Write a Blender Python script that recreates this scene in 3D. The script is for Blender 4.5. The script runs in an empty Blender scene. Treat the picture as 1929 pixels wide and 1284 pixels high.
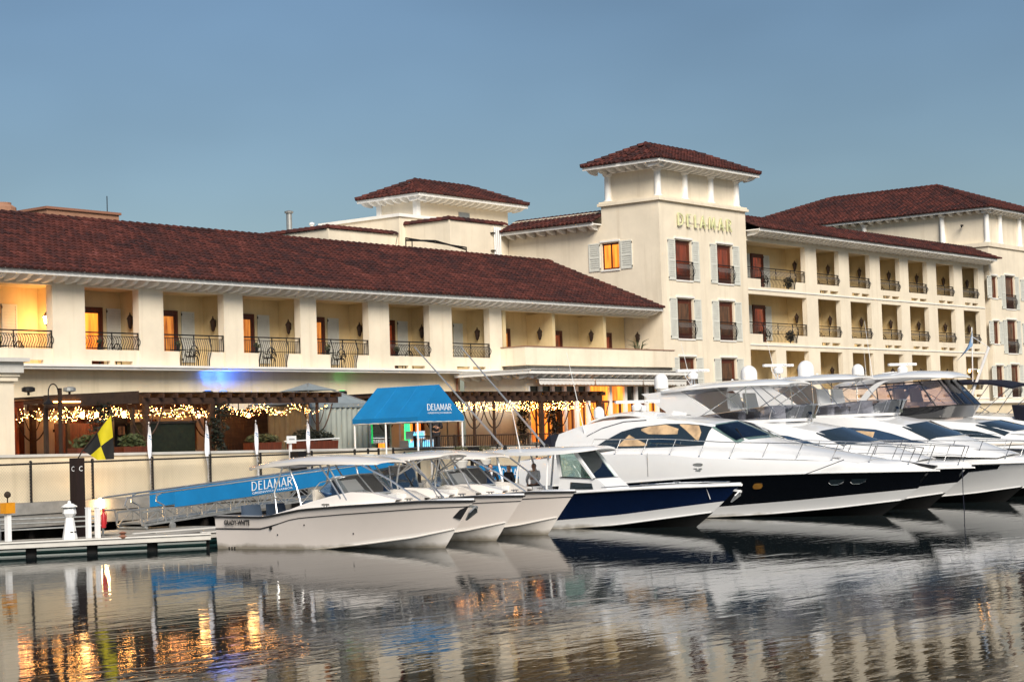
import bpy, bmesh, math, random
from mathutils import Vector, Matrix, noise
random.seed(11)
S = bpy.context.scene
COL = S.collection
R = math.radians

# ------------------------------------------------------------------ camera
def set_camera():
    yaw, p, r = R(52.0187), R(2.996), R(-1.929)
    fwd = Vector((math.sin(yaw), math.cos(yaw), 0)); right = Vector((math.cos(yaw), -math.sin(yaw), 0)); up = Vector((0, 0, 1))
    f2 = fwd * math.cos(p) + up * math.sin(p); u2 = up * math.cos(p) - fwd * math.sin(p)
    r2 = right * math.cos(r) + u2 * math.sin(r); u3 = u2 * math.cos(r) - right * math.sin(r)
    cam = bpy.data.cameras.new('camera'); o = bpy.data.objects.new('camera', cam); COL.objects.link(o)
    m = Matrix.Identity(4)
    for i in range(3):
        m[i][0] = r2[i]; m[i][1] = u3[i]; m[i][2] = -f2[i]
    m[2][3] = 2.85
    o.matrix_world = m
    cam.sensor_width = 36; cam.lens = 36 * 3559.6 / 1929
    cam.clip_start = 0.5; cam.clip_end = 3000
    S.camera = o
set_camera()

# ------------------------------------------------------------------ dusk sky and one soft sun
SUN_EL, SUN_ROT = 36.0, 218.0
def set_world():
    w = bpy.data.worlds.new('World'); S.world = w; w.use_nodes = True
    n = w.node_tree.nodes; l = w.node_tree.links; n.clear()
    sky = n.new('ShaderNodeTexSky'); sky.sky_type = 'NISHITA'; sky.sun_disc = False
    sky.sun_elevation = R(SUN_EL); sky.sun_rotation = R(SUN_ROT)
    sky.air_density = 1.3; sky.dust_density = 1.0; sky.ozone_density = 5.0
    hs = n.new('ShaderNodeHueSaturation'); hs.inputs['Saturation'].default_value = 1.0; hs.inputs['Hue'].default_value = 0.501
    l.new(sky.outputs[0], hs.inputs['Color'])
    tc = n.new('ShaderNodeTexCoord'); mp = n.new('ShaderNodeMapping'); mp.inputs['Scale'].default_value = (1.3, 1.3, 3.2)
    l.new(tc.outputs['Generated'], mp.inputs[0])
    ns = n.new('ShaderNodeTexNoise'); ns.inputs['Scale'].default_value = 2.6; ns.inputs['Detail'].default_value = 3; ns.inputs['Roughness'].default_value = .5
    l.new(mp.outputs[0], ns.inputs['Vector'])
    mr = n.new('ShaderNodeMapRange'); mr.inputs[1].default_value = .3; mr.inputs[2].default_value = .7; mr.inputs[3].default_value = .87; mr.inputs[4].default_value = 1.10
    l.new(ns.outputs['Fac'], mr.inputs[0])
    mx = n.new('ShaderNodeVectorMath'); mx.operation = 'SCALE'
    l.new(hs.outputs[0], mx.inputs[0]); l.new(mr.outputs[0], mx.inputs['Scale'])
    bg = n.new('ShaderNodeBackground'); bg.inputs[1].default_value = 0.021
    l.new(mx.outputs[0], bg.inputs[0])
    out = n.new('ShaderNodeOutputWorld'); l.new(bg.outputs[0], out.inputs[0])
    L = bpy.data.lights.new('sun', 'SUN'); L.energy = 1.5; L.angle = R(30); L.color = (1.0, .92, .80)
    so = bpy.data.objects.new('sun', L); COL.objects.link(so); so.location = (0, 0, 60)
    a, e = R(SUN_ROT), R(SUN_EL)
    d = -Vector((math.sin(a) * math.cos(e), math.cos(a) * math.cos(e), math.sin(e)))
    so.rotation_euler = d.to_track_quat('-Z', 'Y').to_euler()
set_world()
V = S.view_settings
V.view_transform = 'Standard'; V.look = 'None'; V.exposure = 1.78; V.gamma = 1
S.cycles.use_denoising = True
S.cycles.max_bounces = 8; S.cycles.transparent_max_bounces = 16
S.cycles.sample_clamp_indirect = 8

# ------------------------------------------------------------------ materials
MATS = {}
def nodes(name):
    m = bpy.data.materials.new(name); m.use_nodes = True; MATS[name] = m
    return m, m.node_tree.nodes, m.node_tree.links, m.node_tree.nodes['Principled BSDF']
def mat(name, col, rough=.6, metal=0, var=.12, scale=3.0, bump=0.0, bscale=40, spec=.4, col2=None, coat=0, stretch=None, scum=False):
    m, n, l, b = nodes(name)
    tc = n.new('ShaderNodeTexCoord'); src = tc.outputs['Object']
    if stretch:
        mp = n.new('ShaderNodeMapping'); mp.inputs['Scale'].default_value = stretch; l.new(src, mp.inputs[0]); src = mp.outputs[0]
    ns = n.new('ShaderNodeTexNoise'); ns.inputs['Scale'].default_value = scale; ns.inputs['Detail'].default_value = 6; ns.inputs['Roughness'].default_value = .6
    l.new(src, ns.inputs['Vector'])
    mr = n.new('ShaderNodeMapRange'); mr.inputs[1].default_value = .28; mr.inputs[2].default_value = .72
    l.new(ns.outputs['Fac'], mr.inputs[0])
    mx = n.new('ShaderNodeMix'); mx.data_type = 'RGBA'
    c2 = col2 or tuple(c * (1 - var * 1.6) for c in col)
    mx.inputs[6].default_value = (*col, 1); mx.inputs[7].default_value = (*c2, 1)
    l.new(mr.outputs[0], mx.inputs[0]); l.new(mx.outputs[2], b.inputs['Base Color'])
    if scum:   # weed and silt line a hand's width above the water, broken up by noise
        sx = n.new('ShaderNodeSeparateXYZ'); l.new(tc.outputs['Object'], sx.inputs[0])
        n5 = n.new('ShaderNodeTexNoise'); n5.inputs['Scale'].default_value = 2.2; n5.inputs['Detail'].default_value = 6; l.new(tc.outputs['Object'], n5.inputs['Vector'])
        ad = n.new('ShaderNodeMath'); ad.operation = 'MULTIPLY_ADD'; ad.inputs[1].default_value = -.22; l.new(n5.outputs['Fac'], ad.inputs[0]); l.new(sx.outputs['Z'], ad.inputs[2])
        r5 = n.new('ShaderNodeMapRange'); r5.inputs[1].default_value = .05; r5.inputs[2].default_value = -.08; r5.inputs[3].default_value = 0; r5.inputs[4].default_value = .75; l.new(ad.outputs[0], r5.inputs[0])
        m5 = n.new('ShaderNodeMix'); m5.data_type = 'RGBA'; m5.inputs[7].default_value = (.16, .13, .075, 1); l.new(r5.outputs[0], m5.inputs[0]); l.new(mx.outputs[2], m5.inputs[6]); l.new(m5.outputs[2], b.inputs['Base Color'])
    b.inputs['Roughness'].default_value = rough; b.inputs['Metallic'].default_value = metal
    b.inputs['Specular IOR Level'].default_value = spec; b.inputs['Coat Weight'].default_value = coat
    if bump:
        n2 = n.new('ShaderNodeTexNoise'); n2.inputs['Scale'].default_value = bscale; n2.inputs['Detail'].default_value = 4
        l.new(src, n2.inputs['Vector'])
        bp = n.new('ShaderNodeBump'); bp.inputs['Strength'].default_value = bump; bp.inputs['Distance'].default_value = .02
        l.new(n2.outputs['Fac'], bp.inputs['Height']); l.new(bp.outputs[0], b.inputs['Normal'])
    return m
def emit(name, col, strength, col2=None, scale=3.0, stretch=(1, 1, 1), sampling=True):
    m, n, l, b = nodes(name)
    tc = n.new('ShaderNodeTexCoord'); mp = n.new('ShaderNodeMapping'); mp.inputs['Scale'].default_value = stretch
    l.new(tc.outputs['Object'], mp.inputs[0])
    ns = n.new('ShaderNodeTexNoise'); ns.inputs['Scale'].default_value = scale; ns.inputs['Detail'].default_value = 3
    l.new(mp.outputs[0], ns.inputs['Vector'])
    mr = n.new('ShaderNodeMapRange'); mr.inputs[1].default_value = .35; mr.inputs[2].default_value = .65; l.new(ns.outputs['Fac'], mr.inputs[0])
    mx = n.new('ShaderNodeMix'); mx.data_type = 'RGBA'; mx.inputs[6].default_value = (*col, 1); mx.inputs[7].default_value = (*(col2 or col), 1)
    l.new(mr.outputs[0], mx.inputs[0]); l.new(mx.outputs[2], b.inputs['Emission Color'])
    b.inputs['Emission Strength'].default_value = strength
    b.inputs['Base Color'].default_value = (.02, .015, .01, 1); b.inputs['Roughness'].default_value = .15
    if not sampling: m.cycles.emission_sampling = 'NONE'
    return m
def glass(name, tint, refl=.12, rough=.02):
    m, n, l, b = nodes(name); n.remove(b)
    tr = n.new('ShaderNodeBsdfTransparent'); tr.inputs[0].default_value = (*tint, 1)
    gl = n.new('ShaderNodeBsdfGlossy'); gl.inputs['Roughness'].default_value = rough; gl.inputs[0].default_value = (.9, .95, 1, 1)
    fr = n.new('ShaderNodeFresnel'); fr.inputs[0].default_value = 1.5
    ad = n.new('ShaderNodeMath'); ad.operation = 'ADD'; ad.use_clamp = True; ad.inputs[1].default_value = refl; l.new(fr.outputs[0], ad.inputs[0])
    mx = n.new('ShaderNodeMixShader'); l.new(ad.outputs[0], mx.inputs[0]); l.new(tr.outputs[0], mx.inputs[1]); l.new(gl.outputs[0], mx.inputs[2])
    l.new(mx.outputs[0], n['Material Output'].inputs[0])
    return m
def stucco(name, col, stain):
    # rendered wall: cream paint, faint vertical rain streaks and blotches, fine trowel grain
    m, n, l, b = nodes(name)
    tc = n.new('ShaderNodeTexCoord')
    def nz(scale, st, det=6):
        mp = n.new('ShaderNodeMapping'); mp.inputs['Scale'].default_value = st; l.new(tc.outputs['Object'], mp.inputs[0])
        x = n.new('ShaderNodeTexNoise'); x.inputs['Scale'].default_value = scale; x.inputs['Detail'].default_value = det; x.inputs['Roughness'].default_value = .62
        l.new(mp.outputs[0], x.inputs['Vector']); return x.outputs['Fac']
    def rng(s, a, c, t0, t1):
        x = n.new('ShaderNodeMapRange'); x.inputs[1].default_value = a; x.inputs[2].default_value = c; x.inputs[3].default_value = t0; x.inputs[4].default_value = t1
        l.new(s, x.inputs[0]); return x.outputs[0]
    m1 = n.new('ShaderNodeMix'); m1.data_type = 'RGBA'; m1.inputs[6].default_value = (*col, 1); m1.inputs[7].default_value = (*[c * .84 for c in col], 1)
    l.new(rng(nz(.55, (1, 1, 1)), .35, .7, 0, 1), m1.inputs[0])
    m2 = n.new('ShaderNodeMix'); m2.data_type = 'RGBA'; m2.inputs[7].default_value = (*stain, 1); l.new(m1.outputs[2], m2.inputs[6])
    l.new(rng(nz(1.0, (2.4, 2.4, .16)), .52, .78, 0, .7), m2.inputs[0])
    l.new(m2.outputs[2], b.inputs['Base Color']); b.inputs['Roughness'].default_value = .88; b.inputs['Specular IOR Level'].default_value = .2
    bp = n.new('ShaderNodeBump'); bp.inputs['Strength'].default_value = .25; bp.inputs['Distance'].default_value = .01
    l.new(nz(26, (1, 1, 1), 3), bp.inputs['Height']); l.new(bp.outputs[0], b.inputs['Normal'])
    return m
def tilemat(name, per_object):
    m, n, l, b = nodes(name)
    if per_object:
        oi = n.new('ShaderNodeObjectInfo'); s = oi.outputs['Random']
    else:
        at = n.new('ShaderNodeAttribute'); at.attribute_name = 'tint'; s = at.outputs['Fac']
    tc = n.new('ShaderNodeTexCoord'); ns = n.new('ShaderNodeTexNoise'); ns.inputs['Scale'].default_value = .32; ns.inputs['Detail'].default_value = 5
    l.new(tc.outputs['Object'], ns.inputs['Vector'])
    n3 = n.new('ShaderNodeTexNoise'); n3.inputs['Scale'].default_value = 14; n3.inputs['Detail'].default_value = 3; l.new(tc.outputs['Object'], n3.inputs['Vector'])
    a1 = n.new('ShaderNodeMath'); a1.operation = 'MULTIPLY_ADD'; a1.inputs[1].default_value = .9; a1.inputs[2].default_value = -.42; l.new(ns.outputs['Fac'], a1.inputs[0])
    mp = n.new('ShaderNodeMapping'); mp.inputs['Scale'].default_value = (.55, 1.5, 1.5); l.new(tc.outputs['Object'], mp.inputs[0])
    n4 = n.new('ShaderNodeTexNoise'); n4.inputs['Scale'].default_value = 1.5; n4.inputs['Detail'].default_value = 4; l.new(mp.outputs[0], n4.inputs['Vector'])
    a4 = n.new('ShaderNodeMath'); a4.operation = 'MULTIPLY_ADD'; a4.inputs[1].default_value = .75; a4.inputs[2].default_value = -.37; l.new(n4.outputs['Fac'], a4.inputs[0])
    a5 = n.new('ShaderNodeMath'); a5.operation = 'ADD'; l.new(a1.outputs[0], a5.inputs[0]); l.new(a4.outputs[0], a5.inputs[1]); a1 = a5
    a2 = n.new('ShaderNodeMath'); a2.operation = 'MULTIPLY_ADD'; a2.inputs[1].default_value = .46; l.new(s, a2.inputs[0]); l.new(a1.outputs[0], a2.inputs[2])
    a3 = n.new('ShaderNodeMath'); a3.operation = 'MULTIPLY_ADD'; a3.inputs[1].default_value = .3; l.new(n3.outputs['Fac'], a3.inputs[0]); l.new(a2.outputs[0], a3.inputs[2])
    cr = n.new('ShaderNodeValToRGB'); e = cr.color_ramp.elements
    e[0].position = .1; e[0].color = (.034, .015, .015, 1); e[1].position = .98; e[1].color = (.20, .075, .068, 1)
    x = e.new(.45); x.color = (.078, .023, .018, 1); x = e.new(.75); x.color = (.118, .034, .026, 1)
    l.new(a3.outputs[0], cr.inputs[0]); l.new(cr.outputs[0], b.inputs['Base Color'])
    b.inputs['Roughness'].default_value = .8; b.inputs['Specular IOR Level'].default_value = .25
    return m
def water():
    m, n, l, b = nodes('water')
    b.inputs['Base Color'].default_value = (.006, .011, .013, 1); b.inputs['Roughness'].default_value = .03
    b.inputs['IOR'].default_value = 1.33; b.inputs['Specular IOR Level'].default_value = .5
    tc = n.new('ShaderNodeTexCoord'); prev = None
    # view-independent swell: crests run roughly along the quay, finer chop on top
    for sc, st, dist, rot in ((.9, (.45, 1.2, 1), .0066, 38), (3.4, (.40, 1.3, 1), .0027, 33), (9.0, (.5, 1.2, 1), .0007, 45)):
        mp = n.new('ShaderNodeMapping'); mp.inputs['Scale'].default_value = st; mp.inputs['Rotation'].default_value = (0, 0, R(rot))
        l.new(tc.outputs['Object'], mp.inputs[0])
        ns = n.new('ShaderNodeTexNoise'); ns.inputs['Scale'].default_value = sc; ns.inputs['Detail'].default_value = 2; ns.inputs['Distortion'].default_value = .4
        l.new(mp.outputs[0], ns.inputs['Vector'])
        bp = n.new('ShaderNodeBump'); bp.inputs['Strength'].default_value = 1; bp.inputs['Distance'].default_value = dist
        l.new(ns.outputs['Fac'], bp.inputs['Height'])
        if prev: l.new(prev.outputs[0], bp.inputs['Normal'])
        prev = bp
    l.new(prev.outputs[0], b.inputs['Normal'])
    # dark matte share mixed into the colour to dim the reflections
    df = n.new('ShaderNodeBsdfDiffuse'); df.inputs[0].default_value = (.012, .016, .016, 1)
    mx = n.new('ShaderNodeMixShader'); mx.inputs[0].default_value = .22; l.new(b.outputs[0], mx.inputs[1]); l.new(df.outputs[0], mx.inputs[2]); l.new(mx.outputs[0], n['Material Output'].inputs[0])
    return m
water()
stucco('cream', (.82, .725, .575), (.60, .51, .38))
stucco('loggia_paint_glow', (.76, .60, .34), (.55, .42, .22))  # yellow wall paint with warm lamp glow put into the colour
stucco('cream_wall', (.76, .65, .47), (.54, .45, .30))
mat('trim', (.86, .84, .80), .55, var=.08, scale=2)
mat('trim_grey', (.60, .58, .54), .6, var=.1)
tilemat('tile', False); tilemat('tile_piece', True)
mat('tile_under', (.06, .02, .018), .9, var=.3)
mat('shutter', (.66, .66, .60), .6, var=.08)
mat('wood_door', (.14, .032, .013), .4, var=.35, scale=4, stretch=(6, 6, .6))
mat('wood_dark', (.045, .024, .014), .6, var=.35, scale=5)
mat('wood_pergola', (.07, .033, .018), .65, var=.4, scale=3, stretch=(.5, 4, 4), bump=.3)
mat('iron', (.018, .016, .016), .45, metal=.3, var=.2)
mat('lantern', (.06, .035, .025), .5, metal=.4, var=.3)
mat('terracotta', (.30, .14, .09), .8)
mat('interior_dark', (.03, .022, .016), .8, var=.5)
mat('concrete', (.30, .29, .27), .85, var=.28, scale=2.2, bump=.4, bscale=30)
mat('concrete_dark', (.10, .095, .085), .9, var=.5, scale=1.4, bump=.5)
mat('pile_dark', (.022, .016, .012), .8, var=.5, scale=5)
mat('pile_brown', (.022, .009, .007), .7, var=.4, scale=4, stretch=(5, 5, .5))
mat('terrace', (.33, .27, .2), .8, var=.2, scale=4)
mat('sign_gold', (.88, .84, .52), .35, metal=.15, var=.15, col2=(.62, .66, .36))
mat('brick_far', (.36, .19, .12), .9, var=.15)
mat('metal_grey', (.42, .43, .42), .45, metal=.6, var=.15)
mat('galv', (.5, .51, .5), .4, metal=.7, var=.2, scale=8)
mat('steel', (.74, .75, .77), .16, metal=1, var=.05)
mat('aluminium', (.72, .72, .72), .28, metal=.9, var=.06)
mat('gel_white', (.80, .80, .80), .16, var=.03, scale=1.2, spec=.5, coat=.5, scum=True)
mat('gel_cream', (.79, .745, .70), .18, var=.03, scale=1.2, spec=.5, coat=.5, scum=True)
mat('gel_warm', (.77, .70, .65), .2, var=.03, scale=1.0, spec=.5, coat=.4, scum=True)
mat('gel_navy', (.004, .012, .048), .08, var=.1, coat=1, spec=.6)
mat('gel_black', (.0045, .005, .008), .06, var=.2, coat=1, spec=.6)
mat('antifoul', (.008, .008, .008), .6, var=.3)
mat('rub_black', (.02, .02, .022), .4)
mat('canvas_blue', (.002, .185, .45), .75, var=.12, scale=1.5, bump=.15, bscale=60)
mat('canvas_navy', (.006, .008, .022), .8, var=.3)
mat('canvas_white', (.72, .70, .66), .8, var=.08)
mat('cloth_white', (.76, .76, .8), .8, var=.06)
mat('letter_white', (.82, .82, .82), .6, var=.03)
mat('plastic_white', (.82, .82, .82), .3, var=.03, spec=.5)
mat('vinyl', (.68, .62, .54), .5, var=.06)
mat('cushion_blue', (.06, .09, .14), .7)
mat('flag_yellow', (.62, .52, .01), .75, var=.12)
mat('flag_black', (.012, .012, .012), .8)
mat('flag_blue', (.2, .33, .52), .8)
mat('red_paint', (.45, .02, .025), .3)
mat('orange_paint', (.75, .30, .01), .45, var=.15)
mat('float_green', (.008, .032, .030), .4, var=.3)
mat('dock_top', (.36, .34, .30), .75, var=.25, scale=4, bump=.3)
mat('leaf', (.028, .045, .012), .7, var=.5, scale=9, col2=(.055, .062, .018))
mat('leaf_dark', (.014, .02, .009), .6, var=.5, scale=9)
mat('leaf_olive', (.075, .05, .016), .7, var=.4, scale=9, col2=(.04, .06, .02))
mat('bark', (.05, .032, .022), .85, var=.4)
mat('skin', (.52, .29, .2), .5, var=.08)
mat('suit', (.012, .013, .018), .8)
mat('shirt', (.78, .78, .78), .8)
mat('hair_dark', (.03, .018, .012), .6)
mat('hair_grey', (.30, .28, .26), .6)
mat('tent_grey', (.33, .36, .33), .8, var=.1)
mat('tent_roof', (.24, .28, .30), .6, var=.12)
mat('fan_wood', (.12, .05, .02), .5)
glass('glass_clear', (.93, .96, .96), .20)
mat('glass_teal', (.20, .31, .28), .05, spec=.9, coat=1, var=.5, scale=1.5)
glass('glass_green', (.60, .72, .67), .12)
glass('glass_smoke', (.52, .52, .56), .08)
glass('vinyl_clear', (.95, .88, .86), .07, .06)
mat('glass_dark', (.022, .034, .042), .05, spec=.9, coat=1)
mat('glass_blue', (.03, .06, .11), .05, spec=.9, coat=1)
mat('pane_dark', (.016, .012, .010), .08, spec=.6)
emit('pane_amber', (1, .33, .045), .25, (.45, .10, .010), 2.2, (4, 4, .5))
emit('pane_orange', (1, .27, .025), .80, (.42, .09, .01), 1.6, (3, 3, .35))
emit('pane_dim', (.40, .15, .06), .12, (.1, .04, .02), 2.0, (4, 4, .6))
emit('pane_red', (.55, .07, .015), .16, (.12, .02, .008), 1.6, (3, 3, .5))
emit('screen_tv', (.55, .7, 1), .45, (.8, .45, .5), 2.0)
emit('bottle_glow', (.25, .8, .9), .5, (.1, .45, 1), 6.0)  # blue light on the bottles, put in as a glow of their glass
emit('bulb', (1, .42, .10), 30.0, sampling=False)
emit('lamp_hot', (1, .6, .25), 14.0)
emit('lamp_amber', (1, .45, .12), 7.0)
emit('led_green', (.03, .9, .18), .8)
emit('led_blue', (.05, .25, 1), 1.2)
emit('salon', (1, .66, .36), .27, (.50, .33, .19), 1.6, (1, 2, 2))
emit('port_amber', (.8, .38, .06), .07, (.5, .22, .04), 3)
mat('wire', (.5, .44, .34), .7)

# ------------------------------------------------------------------ mesh building
ORG = {}
class MB:
    def __init__(s): s.v = []; s.f = []; s.t = []
    def add(s, vs, fs, tint=None):
        k = len(s.v); s.v += [tuple(x) for x in vs]; s.f += [tuple(i + k for i in f) for f in fs]
        if tint is not None: s.t += [tint] * len(fs)
        return s
    def box(s, x0, x1, y0, y1, z0, z1):
        return s.add([(x, y, z) for x in (x0, x1) for y in (y0, y1) for z in (z0, z1)],
                     [(0, 1, 3, 2), (4, 6, 7, 5), (0, 4, 5, 1), (2, 3, 7, 6), (0, 2, 6, 4), (1, 5, 7, 3)])
    def bar(s, a, b, w, h=None, up=(0, 0, 1)):
        a = Vector(a); b = Vector(b); d = (b - a).normalized(); h = h or w
        u = Vector(up)
        if abs(d.dot(u)) > .97: u = Vector((1, 0, 0))
        r = d.cross(u).normalized() * w / 2; u = r.cross(d).normalized() * h / 2
        vs = [p + i * r + j * u for p in (a, b) for i, j in ((-1, -1), (1, -1), (1, 1), (-1, 1))]
        return s.add(vs, [(0, 1, 2, 3), (4, 7, 6, 5), (0, 4, 5, 1), (1, 5, 6, 2), (2, 6, 7, 3), (3, 7, 4, 0)])
    def tube(s, pts, r, n=6, cap=True):
        pts = [Vector(p) for p in pts]; m = len(pts); rr = r if isinstance(r, (list, tuple)) else [r] * m
        u = None; rows = []
        for i, p in enumerate(pts):
            d = (pts[min(i + 1, m - 1)] - pts[max(i - 1, 0)]).normalized()
            if u is None:
                u = Vector((0, 0, 1)) if abs(d.z) < .9 else Vector((1, 0, 0))
            u = (u - d * u.dot(d)).normalized(); w = d.cross(u)
            rows.append([p + (u * math.cos(2 * math.pi * k / n) + w * math.sin(2 * math.pi * k / n)) * rr[i] for k in range(n)])
        k0 = len(s.v)
        for row in rows: s.v += [tuple(q) for q in row]
        for i in range(m - 1):
            for k in range(n):
                a = k0 + i * n + k; b = k0 + i * n + (k + 1) % n
                s.f.append((a, b, b + n, a + n))
        if cap:
            s.f.append(tuple(k0 + k for k in reversed(range(n)))); s.f.append(tuple(k0 + (m - 1) * n + k for k in range(n)))
        return s
    def lathe(s, c, prof, n=12):
        k0 = len(s.v)
        for r, z in prof:
            for k in range(n):
                a = 2 * math.pi * k / n; s.v.append((c[0] + r * math.cos(a), c[1] + r * math.sin(a), c[2] + z))
        for i in range(len(prof) - 1):
            for k in range(n):
                a = k0 + i * n + k; b = k0 + i * n + (k + 1) % n; s.f.append((a, b, b + n, a + n))
        s.f.append(tuple(k0 + k for k in reversed(range(n)))); s.f.append(tuple(k0 + (len(prof) - 1) * n + k for k in range(n)))
        return s
    def loft(s, rows):
        k0 = len(s.v); n = len(rows[0])
        for r in rows: s.v += [tuple(p) for p in r]
        for i in range(len(rows) - 1):
            for k in range(n - 1):
                a = k0 + i * n + k; s.f.append((a, a + 1, a + 1 + n, a + n))
        return s
    def sheet(s, rows, off):
        # a thin slab: the grid, its copy moved by off (a vector or a function of i, j) and the rim
        o = off if callable(off) else (lambda i, j: off)
        n = len(rows[0]); m = len(rows); k0 = len(s.v)
        for r in rows: s.v += [tuple(p) for p in r]
        for i, r in enumerate(rows): s.v += [tuple(Vector(p) + Vector(o(i, j))) for j, p in enumerate(r)]
        N = m * n
        for i in range(m - 1):
            for k in range(n - 1):
                a = k0 + i * n + k
                s.f.append((a, a + 1, a + 1 + n, a + n)); s.f.append((a + N, a + n + N, a + 1 + n + N, a + 1 + N))
        rim = [k for k in range(n)] + [i * n + n - 1 for i in range(1, m)] + [(m - 1) * n + k for k in range(n - 2, -1, -1)] + [i * n for i in range(m - 2, 0, -1)]
        for q in range(len(rim)):
            a = k0 + rim[q]; b = k0 + rim[(q + 1) % len(rim)]; s.f.append((a, a + N, b + N, b))
        return s
    def prism(s, poly, off):
        k = len(poly); off = Vector(off); vs = [Vector(p) for p in poly] + [Vector(p) + off for p in poly]
        return s.add(vs, [tuple(range(k)), tuple(reversed(range(k, 2 * k)))] + [(i, i + k, (i + 1) % k + k, (i + 1) % k) for i in range(k)])
    def poly(s, pts): return s.add(pts, [tuple(range(len(pts)))])
    def mesh(s, name, m, org=(0, 0, 0), smooth=False):
        me = bpy.data.meshes.new(name)
        ox, oy, oz = org
        me.from_pydata([(x - ox, y - oy, z - oz) for x, y, z in s.v], [], s.f)
        if s.t and len(s.t) == len(s.f):
            at = me.attributes.new('tint', 'FLOAT', 'FACE'); at.data.foreach_set('value', s.t)
        bm = bmesh.new(); bm.from_mesh(me); bmesh.ops.recalc_face_normals(bm, faces=bm.faces); bm.to_mesh(me); bm.free()
        me.materials.append(MATS[m])
        if smooth:
            me.polygons.foreach_set('use_smooth', [True] * len(me.polygons))
            me.set_sharp_from_angle(angle=R(35 if smooth is True else smooth))
        me.update(); return me
    def build(s, name, m, parent=None, smooth=False):
        org = ORG.get(parent, (0, 0, 0)) if parent else (0, 0, 0)
        return link(name, s.mesh(name, m, org, smooth), parent, org)
def link(name, me, parent, org=None):
    o = bpy.data.objects.new(name, me); COL.objects.link(o)
    if parent: o.parent = parent
    ORG[o] = ORG.get(parent, (0, 0, 0)) if parent else (0, 0, 0)
    return o
def inst(name, me, parent, pos, rz=0, sc=None):
    o = bpy.data.objects.new(name, me); COL.objects.link(o); o.parent = parent
    g = ORG.get(parent, (0, 0, 0)); o.location = (pos[0] - g[0], pos[1] - g[1], pos[2] - g[2]); o.rotation_euler = (0, 0, rz)
    if sc: o.scale = sc
    return o
def tag(o, label, cat, group=None, kind=None):
    if label: o['label'] = label
    if cat: o['category'] = cat
    if group: o['group'] = group
    if kind: o['kind'] = kind
    return o
def thing(name, label, cat, loc=(0, 0, 0), group=None, rz=0):
    o = bpy.data.objects.new(name, None); COL.objects.link(o); o.location = loc; o.rotation_euler = (0, 0, rz); o.empty_display_size = .3
    ORG[o] = tuple(loc); return tag(o, label, cat, group)
def copy_tree(o, loc=None, rz=None, label=None, parent=None):
    c = o.copy(); COL.objects.link(c)
    if parent: c.parent = parent
    if loc is not None: c.location = loc; ORG[c] = tuple(loc)
    if rz is not None: c.rotation_euler = (0, 0, rz)
    if label: c['label'] = label
    for ch in list(o.children): copy_tree(ch, parent=c)
    return c
def lerp(a, b, t): return a + (b - a) * t
def curve(pts, x):
    # piecewise smooth interpolation through (x, y) pairs
    if x <= pts[0][0]: return pts[0][1]
    for (a, p), (b, q) in zip(pts, pts[1:]):
        if x <= b:
            t = (x - a) / (b - a); return p + (q - p) * t
    return pts[-1][1]

# deco capitals made of strokes, on a unit-high cell: (advance, [(polyline, width)...])
def arc(cx, cy, rx, ry, a0, a1, n=8): return [(cx + rx * math.cos(R(lerp(a0, a1, i / n))), cy + ry * math.sin(R(lerp(a0, a1, i / n)))) for i in range(n + 1)]
GLYPH = {
    'D': (.86, [([(.08, 0), (.08, 1)], .14), ([(.08, .97)] + arc(.3, .5, .46, .46, 90, -90) + [(.08, .03)], .09)]),
    'E': (.66, [([(.08, 0), (.08, 1)], .14), ([(.08, .96), (.56, .96)], .08), ([(.08, .60), (.48, .60)], .08), ([(.08, .04), (.58, .04)], .08)]),
    'L': (.34, [([(.08, 0), (.08, 1)], .14), ([(.08, .04), (.42, .04)], .08)]),
    'A': (.80, [([(.02, 0), (.38, .98)], .09), ([(.36, 1), (.76, 0)], .14), ([(.14, .28), (.62, .28)], .07)]),
    'M': (1.02, [([(.06, 0), (.18, 1)], .09), ([(.17, 1), (.5, .16)], .13), ([(.5, .16), (.84, 1)], .08), ([(.83, 1), (.95, 0)], .13)]),
    'R': (.78, [([(.08, 0), (.08, 1)], .14), ([(.08, .97)] + arc(.3, .74, .32, .23, 90, -90) + [(.08, .51)], .09), ([(.3, .5), (.72, 0)], .13)]),
}
def letters(text, org, u, up, nrm, h, depth, m, parent, each=False, name='letter', gap=.13):
    org, u, up, nrm = Vector(org), Vector(u).normalized(), Vector(up).normalized(), Vector(nrm).normalized()
    x = 0.0; mb = MB()
    for ch in text:
        adv, strokes = GLYPH[ch]
        if each: mb = MB()
        for pts, w in strokes:
            for a, b in zip(pts, pts[1:]):
                d = Vector((b[0] - a[0], b[1] - a[1])); d.normalize(); q = Vector((-d.y, d.x)) * w / 2; e = d * w * .12
                cs = [(a[0] + q.x - e.x, a[1] + q.y - e.y), (b[0] + q.x + e.x, b[1] + q.y + e.y), (b[0] - q.x + e.x, b[1] - q.y + e.y), (a[0] - q.x - e.x, a[1] - q.y - e.y)]
                dz = random.uniform(0, .12) * depth
                mb.prism([org + u * (x + c[0]) * h + up * c[1] * h for c in cs], nrm * (depth + dz))
        x += adv + gap
        if each: mb.build(name, m, parent)
    if not each: return mb.build(name, m, parent)
def text_len(text, gap=.13): return sum(GLYPH[c][0] + gap for c in text) - gap
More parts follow.
